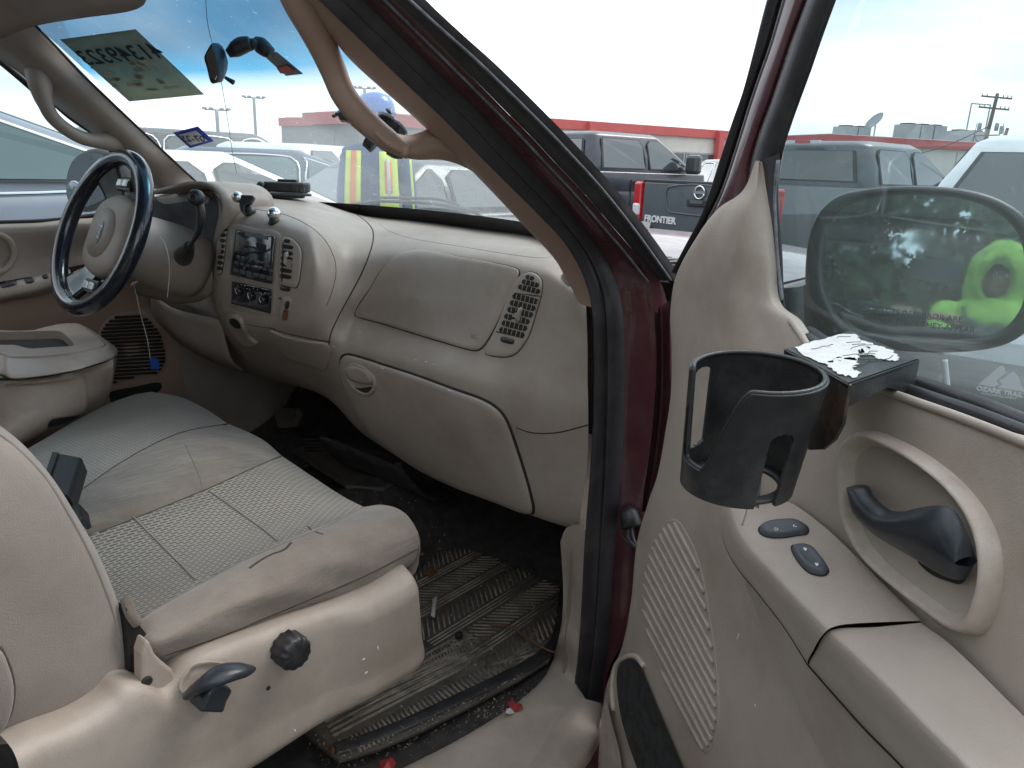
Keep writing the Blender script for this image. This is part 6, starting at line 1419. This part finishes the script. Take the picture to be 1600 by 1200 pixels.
for th0, th1 in ((10, 170), (190, 350)):
    pts = [V(bpx-.008, -.02+.062*math.cos(math.radians(th0+(th1-th0)*i/10)), 1.235+.062*math.sin(math.radians(th0+(th1-th0)*i/10))) for i in range(11)]
    o = tube('badge_ring', pts, .010, 'chrome', None, n=6, res=0); o.parent = G_
box('badge_bar', V(bpx-.010, -.02, 1.235), (.012, .15, .028), 'chrome', G_, local=True)
for s in (-1, 1):
    k = box('tail_light', V(-2.58, s*.84, 1.10), (.14, .12, .42), 'lens_red', G_, local=True, bevel=.025); box('reverse_lens', V(-2.60, s*.84, 1.02), (.13, .10, .13), 'lens_white', k, local=True, bevel=.02)
box('brake_lamp', V(-.93, 0, 1.80), (.05, .40, .035), 'lens_white', G_, local=True); box('brake_lamp', V(-.94, 0, 1.80), (.05, .18, .032), 'lens_red', G_, local=True)
prism('paper_tag', [V(-2.70, .72, .90), V(-2.70, .56, .90), V(-2.70, .60, .72), V(-2.70, .70, .72)], V(-.004, 0, 0), 'paper_white', G_, local=True)
# white SUV on the right
vehicle('parked_suv', 'white SUV on the far right with a large tinted rear window', 'SUV', pol(1765, 7.6), math.radians(4), 'white_paint', L=4.7, w=.93, gc=.3, belt=1.18, hood=1.05, roof=1.74, g0=-2.22, g1=1.15, r0=-1.75, r1=.35, wr=.66, deck=1.14)
# crossover between the dark pickup and the door
vehicle('parked_crossover', 'taupe crossover with bright window trim parked beyond the navy pickup', 'SUV', pol(1150, 17.5), math.radians(-40), 'taupe_paint', L=4.6, belt=1.18, hood=1.12, roof=1.72, g0=-2.1, g1=1.2, r0=-1.6, r1=.4, wr=.66, chrome=True)
vehicle('parked_car', 'small white car far behind the grey pickup cab', 'car', pol(1478, 24), math.radians(60), 'white_paint', roof=1.50)
vehicle('parked_car', 'white car half hidden behind the white SUV roof', 'car', pol(1440, 30), math.radians(70), 'silver_paint', roof=1.52)
# cars beyond the windscreen
vehicle('parked_sedan', 'slate blue sedan with bright window trim seen through the middle of the windscreen', 'car', pol(440, 9.6), math.radians(32), 'slate_blue_paint', L=4.8, belt=1.12, hood=1.0, roof=1.52, g0=-2.0, g1=1.5, r0=-1.1, r1=.3, wr=.64, chrome=True, glassm='teal_glass')
vehicle('parked_wagon', 'white wagon with tall red tail lights seen beside the standing worker', 'car', pol(520, 12.5), math.radians(-22), 'white_paint', L=4.6, belt=1.12, hood=1.0, roof=1.62, g0=-2.2, g1=1.3, r0=-1.9, r1=.4, wr=.66)
vehicle('parked_suv', 'dark SUV behind the registration sticker in the windscreen', 'SUV', pol(345, 12.5), math.radians(5), 'charcoal_paint', L=4.7, belt=1.2, hood=1.08, roof=1.75, g0=-2.2, g1=1.2, r0=-1.8, r1=.4, wr=.66, chrome=True)
vehicle('parked_car', 'white car whose bonnet shows at the lower driver side of the windscreen', 'car', pol(238, 6.6), math.radians(4), 'white_paint', L=4.6, belt=1.05, hood=1.08, roof=1.46, mirrors=False)
vehicle('parked_car', 'silver car further back between the light poles', 'car', pol(410, 19), math.radians(60), 'silver_paint', roof=1.62, belt=1.05, chrome=True)
vehicle('parked_car', 'grey car seen low through the right half of the windscreen', 'car', pol(715, 8.6), math.radians(2), 'charcoal_paint', roof=1.46, belt=.98)
# neighbour beside the driver door
NB = vehicle('parked_suv', 'lilac grey SUV parked right beside the driver door with teal side glass', 'SUV', (-3.0, -.35, 0), math.radians(0), 'lilac_paint', L=4.8, w=.98, belt=1.25, hood=1.15, roof=1.78, g0=-2.2, g1=1.75, r0=-1.8, r1=.35, wr=.70, chrome=True, glassm='teal_glass', wins=[(.02, .26), (.29, .57), (.60, .97)], mirrors=False)
# ---- low commercial building with a red parapet
mat('cream_wall', (.62, .60, .54), .85, var=.08, vscale=.6, dirt=.35, dcol=(.4, .37, .32), dscale=.5); mat('red_fascia', (.50, .095, .09), .5, var=.08, vscale=.8); mat('store_glass', (.06, .065, .07), .1, coat=.8, var=.3, vscale=.5); mat('grey_metal', (.35, .36, .36), .5, metal=.4, var=.1)
mat('grey_wall', (.30, .30, .29), .85, var=.1, vscale=.7)
def building(name, label, u0, r0_, u1, r1_, H, m, store, fh=.55, depth=14):
    a = pol(u0, r0_); b = pol(u1, r1_); e = empty(name, (a+b)/2, label, 'building'); t = (b-a); L_ = t.length; t.normalize(); n = V(t.y, -t.x, 0)
    if n.dot(CAM-a) < 0: n = -n
    ax3 = (t, n, V(0, 0, 1)); mid = (a+b)/2
    box('wall', mid-n*depth/2+V(0, 0, H/2), (L_, depth, H), m, e, ax=ax3)
    box('fascia', mid+n*.12-n*depth/2+V(0, 0, H-fh/2+.02), (L_+.3, depth+.3, fh), 'red_fascia', e, ax=ax3)
    box('roof', mid-n*depth/2+V(0, 0, H+.05), (L_-.3, depth-.3, .06), 'white_paint', e, ax=ax3)
    if store:
        k = max(3, int(L_/2.6))
        for i in range(k):
            c = a+t*(L_*(i+.5)/k)+n*.06+V(0, 0, 1.55)
            f = box('window', c, (L_/k-.1, .1, 2.5), 'grey_metal', e, ax=ax3); box('pane', c+n*.05, (L_/k-.3, .04, 2.3), 'store_glass', f, ax=ax3)
            if i % 4 == 2: box('column', a+t*(L_*i/k)+n*.4+V(0, 0, H/2), (.45, .45, H), 'red_fascia', e, ax=ax3)
    else:
        k = int(L_/3)
        for i in range(k): box('wall_joint', a+t*(L_*(i+.5)/k)+n*.01+V(0, 0, H/2-.3), (.06, .05, H-.8), 'grey_metal', e, ax=ax3)
    return e, a, b, t, n
building('shop_building', 'long low shop with a red fascia, red columns and dark shop windows', 800, 49, 1200, 62, 4.35, 'cream_wall', True)
BD2 = building('warehouse', 'cream flat-roofed warehouse with a red parapet stripe behind the grey pickup', 1287, 58, 1620, 72, 4.25, 'cream_wall', False, fh=.55)
building('shop_building', 'low grey building with a faded red canopy seen through the windscreen beside the worker', 488, 33, 562, 30, Hat(490,178,33), 'grey_wall', False, fh=.45, depth=8)
building('shop_building', 'grey flat building end seen through the grab handle opening', 625, 38, 760, 44, Hat(650,186,38), 'grey_wall', False, fh=.4, depth=8)
for i, (u, r, w_, h_, lb) in enumerate(((1322, 66, 1.7, .9, 'small grey rooftop cooling unit, leftmost on the warehouse'), (1417, 66, 1.7, 1.1, 'grey rooftop cooling unit at the middle of the warehouse roof'), (1500, 70, 2.0, .9, 'grey rooftop cooling unit nearest the utility pole'))):
    p = pol(u, r); e = empty('rooftop_unit', (p.x, p.y, 4.25), lb, 'roof unit')
    for k in range(3 if i == 1 else 2): 
        c = p+BD2[3]*(k*w_*.72-w_*.4)+V(0, 0, 4.30+h_/2); bx1 = box('cabinet', c, (w_*.66, 1.4, h_), 'grey_metal', e, ax=(BD2[3], BD2[4], V(0, 0, 1)))
        box('fan_grille', c+V(0, 0, h_/2+.05), (w_*.4, .8, .1), 'trim_black', bx1, ax=(BD2[3], BD2[4], V(0, 0, 1)))
p = pol(1356, 62); e = empty('satellite_dish', (p.x, p.y, 4.2), 'pale satellite dish on the warehouse roof', 'dish')
lathe('dish', p+V(0, 0, 5.3), V(-.5, -.6, .6), [(.05, 0), (.4, .05), (.7, .18), (.72, .2), (.4, .08), (.05, .02)], 'grey_metal', e, n=20); tube('mast', [p+V(0, 0, 4.1), p+V(0, 0, 5.2)], .05, 'grey_metal', e)
p = pol(1512, 68); e = empty('roof_frame', (p.x, p.y, 4.2), 'thin metal ladder frame standing on the warehouse roof', 'frame')
for s in (-.9, .9): tube('post', [p+BD2[3]*s+V(0, 0, 4.2), p+BD2[3]*s+V(0, 0, 7.0)], .05, 'grey_metal', e)
tube('rail', [p+BD2[3]*-.9+V(0, 0, 7.0), p+BD2[3]*.9+V(0, 0, 7.0)], .05, 'grey_metal', e)
# ---- utility poles and light poles
mat('pole_wood', (.16, .13, .11), .85, var=.2, vscale=3)
def upole(u, r, H, label, lean=0, arms=2, cans=True):
    p = pol(u, r); e = empty('utility_pole', (p.x, p.y, 0), label, 'utility pole'); a_ = az(u); s = V(math.cos(a_), -math.sin(a_), 0)
    top = p+V(0, 0, H)+s*lean*H
    P = lambda z, x=0: p+s*(lean*z+x)+V(0, 0, z)
    tube('pole', [P(0), P(H/2), P(H)], [.14, .11, .085], 'pole_wood', e)
    for k in range(arms):
        z = H-.2-k*.55; c = tube('crossarm', [P(z, -.72)+V(0,0,.08), P(z, 0), P(z, .72)-V(0, 0, .08)], .045, 'pole_wood', e, res=3)
        for x in (-.68, -.45, .3, .5, .68): tube('insulator', [P(z, x)+V(0, 0, .02-.1*x), P(z, x)+V(0, 0, .16-.1*x)], .025, 'grey_metal', c, n=6, res=2)
    if cans:
        for x, z in ((-.45, H-1.7), (.35, H-1.7), (.6, H-1.85)): lathe('transformer', P(z, x), (0, 0, 1), [(.08, -.2), (.10, -.17), (.10, .17), (.05, .22)], 'grey_metal', e, n=14)
        tube('bracket', [P(H-2.15, -.6), P(H-2.1, .6)], .035, 'pole_wood', e)
        tube('service_wire', [P(H-1.5, .62), P(H-2.2, .75), P(H-2.8, .4), P(H-2.9, .05)], .014, 'trim_black', e)
        tube('service_wire', [P(H-1.5, -.6), P(H-2.2, -.55), P(H-2.6, -.2), P(H-2.8, .0)], .014, 'trim_black', e)
    return e, P
up1 = upole(1524, 50, Hat(1548,146,50), 'tall wooden utility pole with two crossarms behind the white SUV', lean=.05)
upole(1546, 55, Hat(1561,200,55), 'short bare wooden post right of the tall utility pole', arms=0, cans=False, lean=.1)
upole(1520, 46, Hat(1532,220,46), 'stub pole at the foot of the tall utility pole', arms=0, cans=False, lean=.1)
tag(tube('power_cable', [pol(1430, 60, 3.2), pol(1470, 55, 3.55), up1[1](4.4)], .025, 'trim_black'), 'single cable sagging from the warehouse wall to the utility pole', 'cable')
def lamp(u, r, H, label, double=True):
    p = pol(u, r); e = empty('light_pole', (p.x, p.y, 0), label, 'light pole'); a_ = az(u); s = V(math.cos(a_), -math.sin(a_), 0)
    tube('pole', [p, p+V(0, 0, H)], .07, 'grey_metal', e)
    tube('arm', [p+s*-.45+V(0, 0, H), p+s*.45+V(0, 0, H)], .03, 'grey_metal', e, res=3)
    for x in (-.45, -.2, .2, .45): box('lamp_head', p+s*x+V(0, 0, H+.05), (.14, .16, .09), 'grey_metal', e, bevel=.03)
lamp(403, 40, Hat(400,153,40), 'light pole with a row of lamp heads, the taller one in the windscreen')
lamp(345, 34, Hat(343,172,34), 'shorter pale light pole beside the registration sticker')
lamp(572, 38, Hat(567,138,38), 'light pole with lamp heads above the standing worker')
lamp(600, 48, Hat(597,160,48), 'thin distant light pole right of the worker in the grab handle opening')
# ---- people
def skinbody(name, verts, edges, radii, m, parent, root=0, sub=2):
    me = bpy.data.meshes.new(name); me.from_pydata([tuple(v) for v in verts], edges, []); me.update()
    o = bpy.data.objects.new(name, me); slot(o, m); COL.objects.link(o)
    if parent is not None: o.parent = parent; o.matrix_parent_inverse = wmat(parent).inverted()
    sk = o.modifiers.new('skin', 'SKIN'); sk.use_smooth_shade = True
    sl = me.skin_vertices[0].data if me.skin_vertices else None
    if sl is None:
        bpy.context.view_layer.objects.active = o; me.attributes; 
    for i, r in enumerate(radii):
        sl[i].radius = (r, r) if not isinstance(r, tuple) else r; sl[i].use_root = (i == root)
    s = o.modifiers.new('s', 'SUBSURF'); s.levels = s.render_levels = sub
    return o
mat('skin', (.42, .25, .18), .6, var=.05); mat('blue_jacket', (.035, .085, .20), .8, bump=.5, bscale=60, var=.2, vscale=8); mat('hivis', (.33, .56, .09), .7, bump=.6, bscale=40, var=.25, vscale=14, fold=1, fscale=14, dirt=.6, dcol=(.12, .2, .05), dscale=9)
mat('hivis_yellow', (.70, .85, .10), .6, var=.08); mat('orange_tape', (.9, .22, .05), .5); mat('silver_tape', (.6, .6, .6), .4); mat('helmet_blue', (.06, .18, .55), .3, coat=.4); mat('jeans', (.05, .06, .09), .85); mat('dark_cloth', (.03, .032, .04), .85, bump=.4, bscale=50)
mat('hair', (.02, .015, .012), .8)
def person(name, label, pos, face, arms, top, legs, helmet=None, height=1.75, hood=None):
    """face = unit vector the person looks along; arms = [(elbow, hand) right, left] offsets in (right, forward, up)"""
    e = empty(name, pos, label, 'person'); f = Vector(face).normalized(); r = V(f.y, -f.x, 0); k = height/1.75
    P = lambda x, y, z: Vector(pos)+r*(x*k)+f*(y*k)+V(0, 0, z*k)
    vs = [P(0,0,.98), P(0,.01,1.12), P(0,.02,1.28), P(0,.0,1.42), P(0,.0,1.50), P(.10,0,.94), P(.11,.02,.52), P(.11,0,.10), P(-.10,0,.94), P(-.11,.02,.52), P(-.11,0,.10), P(.11,.10,.05), P(-.11,.10,.05)]
    ed = [(0,1),(1,2),(2,3),(3,4),(0,5),(5,6),(6,7),(0,8),(8,9),(9,10),(7,11),(10,12)]; ra = [.13,.13,.14,.11,.06,.10,.07,.05,.10,.07,.05,.045,.045]
    ra = [x*k for x in ra]
    for i, (sx, (el, ha)) in enumerate(zip((1, -1), arms)):
        b = len(vs); vs += [P(.16*sx, 0, 1.41), P(*el), P(*ha)]; ed += [(3, b), (b, b+1), (b+1, b+2)]; ra += [.075*k, .055*k, .038*k]
    body = skinbody('body', vs, ed, ra, top, e)
    # head with face
    hc = P(0, .02, 1.63)
    head = sph('head', hc, .105*k, 'skin', e, ax=(r, f, V(0, 0, 1)), sc=(.74, .88, 1.12), seg=28)
    sph('nose', hc+f*.095*k-V(0, 0, .005*k), .018*k, 'skin', head, ax=(r, f, V(0, 0, 1)), sc=(.7, 1, 1.3), seg=12)
    for s in (-1, 1):
        sph('eye', hc+f*.083*k+r*.03*s*k+V(0, 0, .018*k), .011*k, 'white_print', head, seg=10); sph('pupil', hc+f*.092*k+r*.03*s*k+V(0, 0, .018*k), .0055*k, 'dark_print', head, seg=8); sph('ear', hc+r*.08*s*k, .022*k, 'skin', head, ax=(r, f, V(0, 0, 1)), sc=(.4, .8, 1.2), seg=10)
    box('mouth', hc+f*.088*k-V(0, 0, .045*k), (.04*k, .01, .008*k), 'red_litter', head, ax=(r, f, V(0, 0, 1)), bevel=.003)
    for (el, ha), sx in zip(arms, (1, -1)):
        h0 = P(*ha); dv = (P(*ha)-P(*el)).normalized(); sd_ = dv.cross(V(0, 0, 1)).normalized()
        pv_ = [h0-dv*.03, h0+dv*.03]; hv = [h0-dv*.03, h0+dv*.035]; he = [(0, 1)]; hr_ = [.022, .034]
        for q in range(4):
            b = len(hv); o_ = sd_*(.026-.0175*q)
            hv += [h0+dv*.07+o_, h0+dv*(.105-.006*abs(q-1))+o_*1.1-V(0, 0, .008), h0+dv*(.12-.006*abs(q-1))+o_*1.1-V(0, 0, .03)]; he += [(1, b), (b, b+1), (b+1, b+2)]; hr_ += [.0105, .009, .0075]
        b = len(hv); hv += [h0+dv*.03+sd_*.042*sx*-1+V(0, 0, .01), h0+dv*.07+sd_*.05*sx*-1]; he += [(0, b), (b, b+1)]; hr_ += [.012, .009]
        skinbody('hand', hv, he, hr_, 'skin', e, sub=1)
    return e, P, r, f, hc, k
wp_ = pol(588, 5.2); wf_ = (CAM-wp_); wf_.z = 0; wf_.normalize()
e, P, r_, f_, hc, k = person('person', 'worker in a blue hard hat and yellow safety vest standing beyond the bonnet', wp_, wf_, [((.20, .06, 1.14), (.16, .22, 1.06)), ((-.21, .05, 1.14), (-.20, .10, .90))], 'blue_jacket', 'jeans', height=1.80)
lathe('hard_hat', hc+V(0, 0, .03), (0, 0, 1), [(.13, -.0), (.128, .02), (.118, .07), (.09, .115), (.03, .135)], 'helmet_blue', e, n=28)
def vstrip(nm, x0, x1, z0, z1, m, d=.0, par=None):
    A = [P(x0, .165+d, z0), P(x0*.96, .19+d, (z0+z1)/2), P(x0*.9, .135+d, z1)]; B = [P(x1, .165+d, z0), P(x1*.96, .19+d, (z0+z1)/2), P(x1*.9, .135+d, z1)]
    return loft(nm, [A, B], m, par or e, nu=10, nv=3, thick=.006)
v_ = vstrip('vest_panel', .10, .20, .98, 1.44, 'hivis_yellow'); vstrip('vest_tape', .13, .165, .98, 1.44, 'orange_tape', .008, v_)
v_ = vstrip('vest_panel', -.02, -.14, .98, 1.44, 'hivis_yellow'); vstrip('vest_tape', -.055, -.10, 1.12, 1.40, 'orange_tape', .008, v_)
vstrip('vest_tape', -.067, -.088, 1.12, 1.40, 'silver_tape', .012, v_)
vstrip('vest_edge', -.225, -.24, .98, 1.40, 'hivis_yellow', -.03); vstrip('vest_panel', .2, .22, .95, 1.0, 'hivis_yellow')
# photographer: stands behind the lens, seen in the door mirror
pf = V(-math.sin(math.radians(20)), math.cos(math.radians(20)), 0)
# mirror looks back at the lens, so face the mirror
tm = (gc-CAM); tm.z = 0; tm.normalize(); rr_ = V(tm.y, -tm.x, 0)
pp_ = CAM-tm*.72+rr_*.27; pp_.z = 0
def off(pt):  # convert world point to (right, forward, up) for person()
    d = pt-pp_; return (d.dot(rr_)/1.0, d.dot(tm), pt.z)
hR = CAM+rr_*.085-tm*.045-V(0, 0, .01); hL = CAM-rr_*.085-tm*.045-V(0, 0, .01)
e, P, r_, f_, hc, k = person('person', 'photographer in a lime hooded jacket holding a phone, seen in the door mirror', pp_, tm, [((.30, .16, 1.22), off(hR+V(0, -.05, -.02))), ((-.24, .20, 1.22), off(hL+V(0, -.05, -.02)))], 'dark_cloth', 'jeans', height=1.58)
# hood: open shell round the head
hr = []
for i in range(9):
    th = PI*i/8; hr.append([hc+r_*(.135*math.cos(ph)*(.25+.75*math.sin(th)))*1.0+V(0, 0, .165*math.sin(ph)*(.25+.75*math.sin(th))+.0)-f_*(.10*math.cos(th)*-1*1.0-.0) for ph in [2*PI*j/20 for j in range(20)]])
def hoodring(rad, d, dz=0): return [hc+r_*(rad*.92*math.cos(2*PI*j/24)*(1-.22*max(0, math.sin(2*PI*j/24))**2))+V(0, 0, rad*1.34*math.sin(2*PI*j/24)+dz)+f_*(d+.05*math.sin(2*PI*j/24)) for j in range(24)]
loft('hood', [hoodring(.062, .10, -.02), hoodring(.082, .125, -.01), hoodring(.112, .09), hoodring(.136, .02, -.005), hoodring(.155, -.04, -.01), hoodring(.125, -.11, -.02), hoodring(.05, -.145, -.03)], 'hivis', e, nu=36, nv=4, closed=True, cap=False, fn=lambda p, i, j: p+V(.012*noise.noise(p*14), .012*noise.noise(p*14+V(5,0,0)), .016*noise.noise(p*11+V(0,7,0)))+V(0, 0, -.03*max(0, -((p-hc).z)/.15))-r_*(.018 if i < .3 else 0))
lathe('cap', hc+V(0, 0, .055), (0, 0, 1), [(.10, -.02), (.10, .02), (.07, .055), (.02, .065)], 'dark_cloth', e, n=20); box('cap_patch', hc+f_*.092+V(0, 0, .085), (.05, .01, .03), 'red_litter', e, ax=(r_, f_, V(0, 0, 1)))
def tor(sx, sy, z, dy=0): return [P(sx*math.cos(2*PI*j/24), .02+dy+sy*math.sin(2*PI*j/24), z) for j in range(24)]
loft('jacket', [tor(.22, .165, .80), tor(.215, .17, 1.0), tor(.225, .18, 1.2), tor(.245, .17, 1.38), tor(.20, .13, 1.47), tor(.11, .10, 1.52)], 'hivis', e, nu=40, nv=4, closed=True)
for z in (1.02, 1.26): loft('tape', [tor(.224, .182, z), tor(.228, .186, z+.05)], 'silver_tape', e, nu=40, nv=1, closed=True)
loft('jacket_opening', [[P(-.02, .205, z) for z in (.85, 1.05, 1.25, 1.4)], [P(.10, .19, z) for z in (.85, 1.05, 1.25, 1.4)]], 'dark_cloth', e, nu=8, nv=2, thick=.01)
for (a, b) in ((P(.20, 0, 1.42), P(.30, .16, 1.22)), (P(-.20, 0, 1.42), P(-.24, .20, 1.22))): tube('sleeve', [a, a.lerp(b, .5), b], [.088, .082, .07], 'hivis', e, n=16)
ph = empty('phone', CAM-tm*.03, 'dark phone held sideways by the photographer', 'phone')
box('case', CAM-tm*.034, (.155, .009, .075), 'gloss_black', ph, ax=(rr_, tm, V(0, 0, 1)), bevel=.003)
box('chest_pocket', P(-.12, .20, 1.28), (.09, .02, .10), 'dark_cloth', e, ax=(r_, f_, V(0, 0, 1)), bevel=.006)
tube('bag_strap', [P(-.14, .12, 1.46), P(-.05, .21, 1.25), P(.10, .215, 1.02)], .024, 'dark_cloth', e, flat=.3)
# ---- trees behind the photographer, seen in the door mirror
mat('bark', (.10, .075, .055), .95, bump=.8, bscale=30); mat('leaf_green', (.055, .095, .05), .7, var=.5, vscale=2.5)
def tree_mesh(seed, n, R_, Hh):
    rnd = random.Random(seed); vs, fs = [], []
    cl = [(rnd.uniform(-.75, .75)*R_, rnd.uniform(-.75, .75)*R_, Hh*rnd.uniform(.10, .92), rnd.uniform(.28, .5)*R_) for _ in range(30)]
    for i in range(n):
        c = rnd.choice(cl); d = Vector([rnd.gauss(0, 1) for _ in range(3)]).normalized()*c[3]*rnd.uniform(.5, 1)**.5
        p = V(c[0], c[1], c[2])+d; s = rnd.uniform(.09, .2); a = Vector([rnd.gauss(0, 1) for _ in range(3)]).normalized()*s; b = a.cross(Vector([rnd.gauss(0, 1) for _ in range(3)])).normalized()*s*.6
        k_ = len(vs); vs += [p-a, p+b, p+a, p-b]; fs.append((k_, k_+1, k_+2, k_+3))
    return vs, fs
tl = ['broad dark green tree behind the photographer, nearest the truck', 'leafy tree second from the truck in the row behind the photographer', 'dense tree in the middle of the row behind the photographer', 'tall ragged tree fourth from the truck behind the photographer', 'wide leafy tree at the far end of the row behind the photographer']
dirb = -tm
for i in range(5):
    q = CAM+dirb*(8.5+1.0*(i % 2))+rr_*(-6.2+3.1*i); q.z = 0
    e = empty('tree', q, tl[i], 'tree', 'trees behind the photographer')
    vs, fs = tree_mesh(40+i, 7000, 2.4, 6.2); mesh('crown', [q+v for v in vs], fs, 'leaf_green', e, smooth=False)
    tube('trunk', [q, q+V(.1, 0, 1.3), q+V(0, .1, 3.6)], [.2, .16, .07], 'bark', e)
    for b_ in range(4): tube('limb', [q+V(0, 0, 1.2+.4*b_), q+V(.8*math.cos(b_*2), .8*math.sin(b_*2), 2.3+.5*b_), q+V(1.3*math.cos(b_*2), 1.3*math.sin(b_*2), 3.2+.5*b_)], [.09, .06, .03], 'bark', e)
# ---- black cooler bag with the printed mountain logo, seen low through the door glass
bp_ = DEP(1552, 600, 1.95); bp_.z = 0; bf = (CAM-bp_); bf.z = 0; bf.normalize(); br = V(-bf.y, bf.x, 0)
mat('bag_black', (.022, .020, .022), .55, bump=.7, bscale=45, var=.3, vscale=6)
e = empty('cooler_bag', bp_, 'black padded cooler bag with a white mountain logo standing beyond the open door', 'bag')
def bring(sx, sy, z, jx=0): return [bp_+br*(sx*math.copysign(abs(math.cos(t))**.45, math.cos(t))+jx)+bf*(sy*math.copysign(abs(math.sin(t))**.45, math.sin(t)))+V(0, 0, z) for t in [2*PI*j/32 for j in range(32)]]
loft('bag_body', [bring(.34, .22, .0), bring(.36, .24, .08), bring(.35, .235, .4), bring(.345, .23, .74), bring(.33, .21, .90), bring(.25, .15, .955)], 'bag_black', e, nu=64, nv=4, closed=True, cap=True)
fp_ = bp_+bf*.238
tube('seam_piping', [fp_+br*-.3+V(0, 0, .95), fp_+br*-.05+V(0, 0, .70), fp_+br*.3+V(0, 0, .52)], .004, 'rubber', e); tube('seam_piping', [fp_+br*.32+V(0, 0, .95), fp_+br*.12+V(0, 0, .72), fp_+br*-.2+V(0, 0, .45)], .004, 'rubber', e)
lc = PL(1566, 592, fp_+bf*.004, bf)
def lg(l): return [lc+br*(x*.82)+V(0, 0, z*.82) for x, z in l]
prism('logo_mountain', lg([(-.052,-.026),(-.012,.034),(-.002,.034),(.006,.018),(-.006,.004),(-.014,-.010),(-.006,-.018),(-.016,-.026)]), bf*.001, 'white_print', e)
prism('logo_mountain', lg([(-.004,-.026),(.004,-.016),(-.004,-.006),(.008,.008),(.014,.018),(.022,.024),(.032,.016),(.056,-.026)]), bf*.001, 'white_print', e)
text('lettering', 'OZARK TRAIL', lc-V(0, 0, .031), br, V(0, 0, 1), .0145, 'white_print', e, bold=.0006); text('lettering', 'OUTDOOR EQUIPMENT', lc-V(0, 0, .041), br, V(0, 0, 1), .0065, 'white_print', e)
sk_ = empty('marker_stake', DEP(1478, 590, 1.7), 'thin orange and white marker stake seen through the door glass below the mirror', 'stake')
s0_ = DEP(1481, 612, 1.7); tube('shaft', [V(s0_.x, s0_.y, 0), s0_], .006, 'orange_tape', sk_); tube('tip', [s0_, DEP(1476, 562, 1.7)], .006, 'silver_tape', sk_)

GR = {'parked': 'vehicles parked in the lot', 'utility_pole': 'wooden poles behind the warehouse', 'light_pole': 'light poles seen through the windscreen', 'rooftop_unit': 'cooling units on the warehouse roof', 'floor_mat': 'rubber floor mats', 'magnet_mount': 'ball mounts on the dash', 'wrapper': 'litter by the sill', 'leaf': 'dry leaves on the floor'}
for o in list(COL.objects):
    if o.parent is None and 'group' not in o:
        for k, g_ in GR.items():
            if o.name.startswith(k): o['group'] = g_
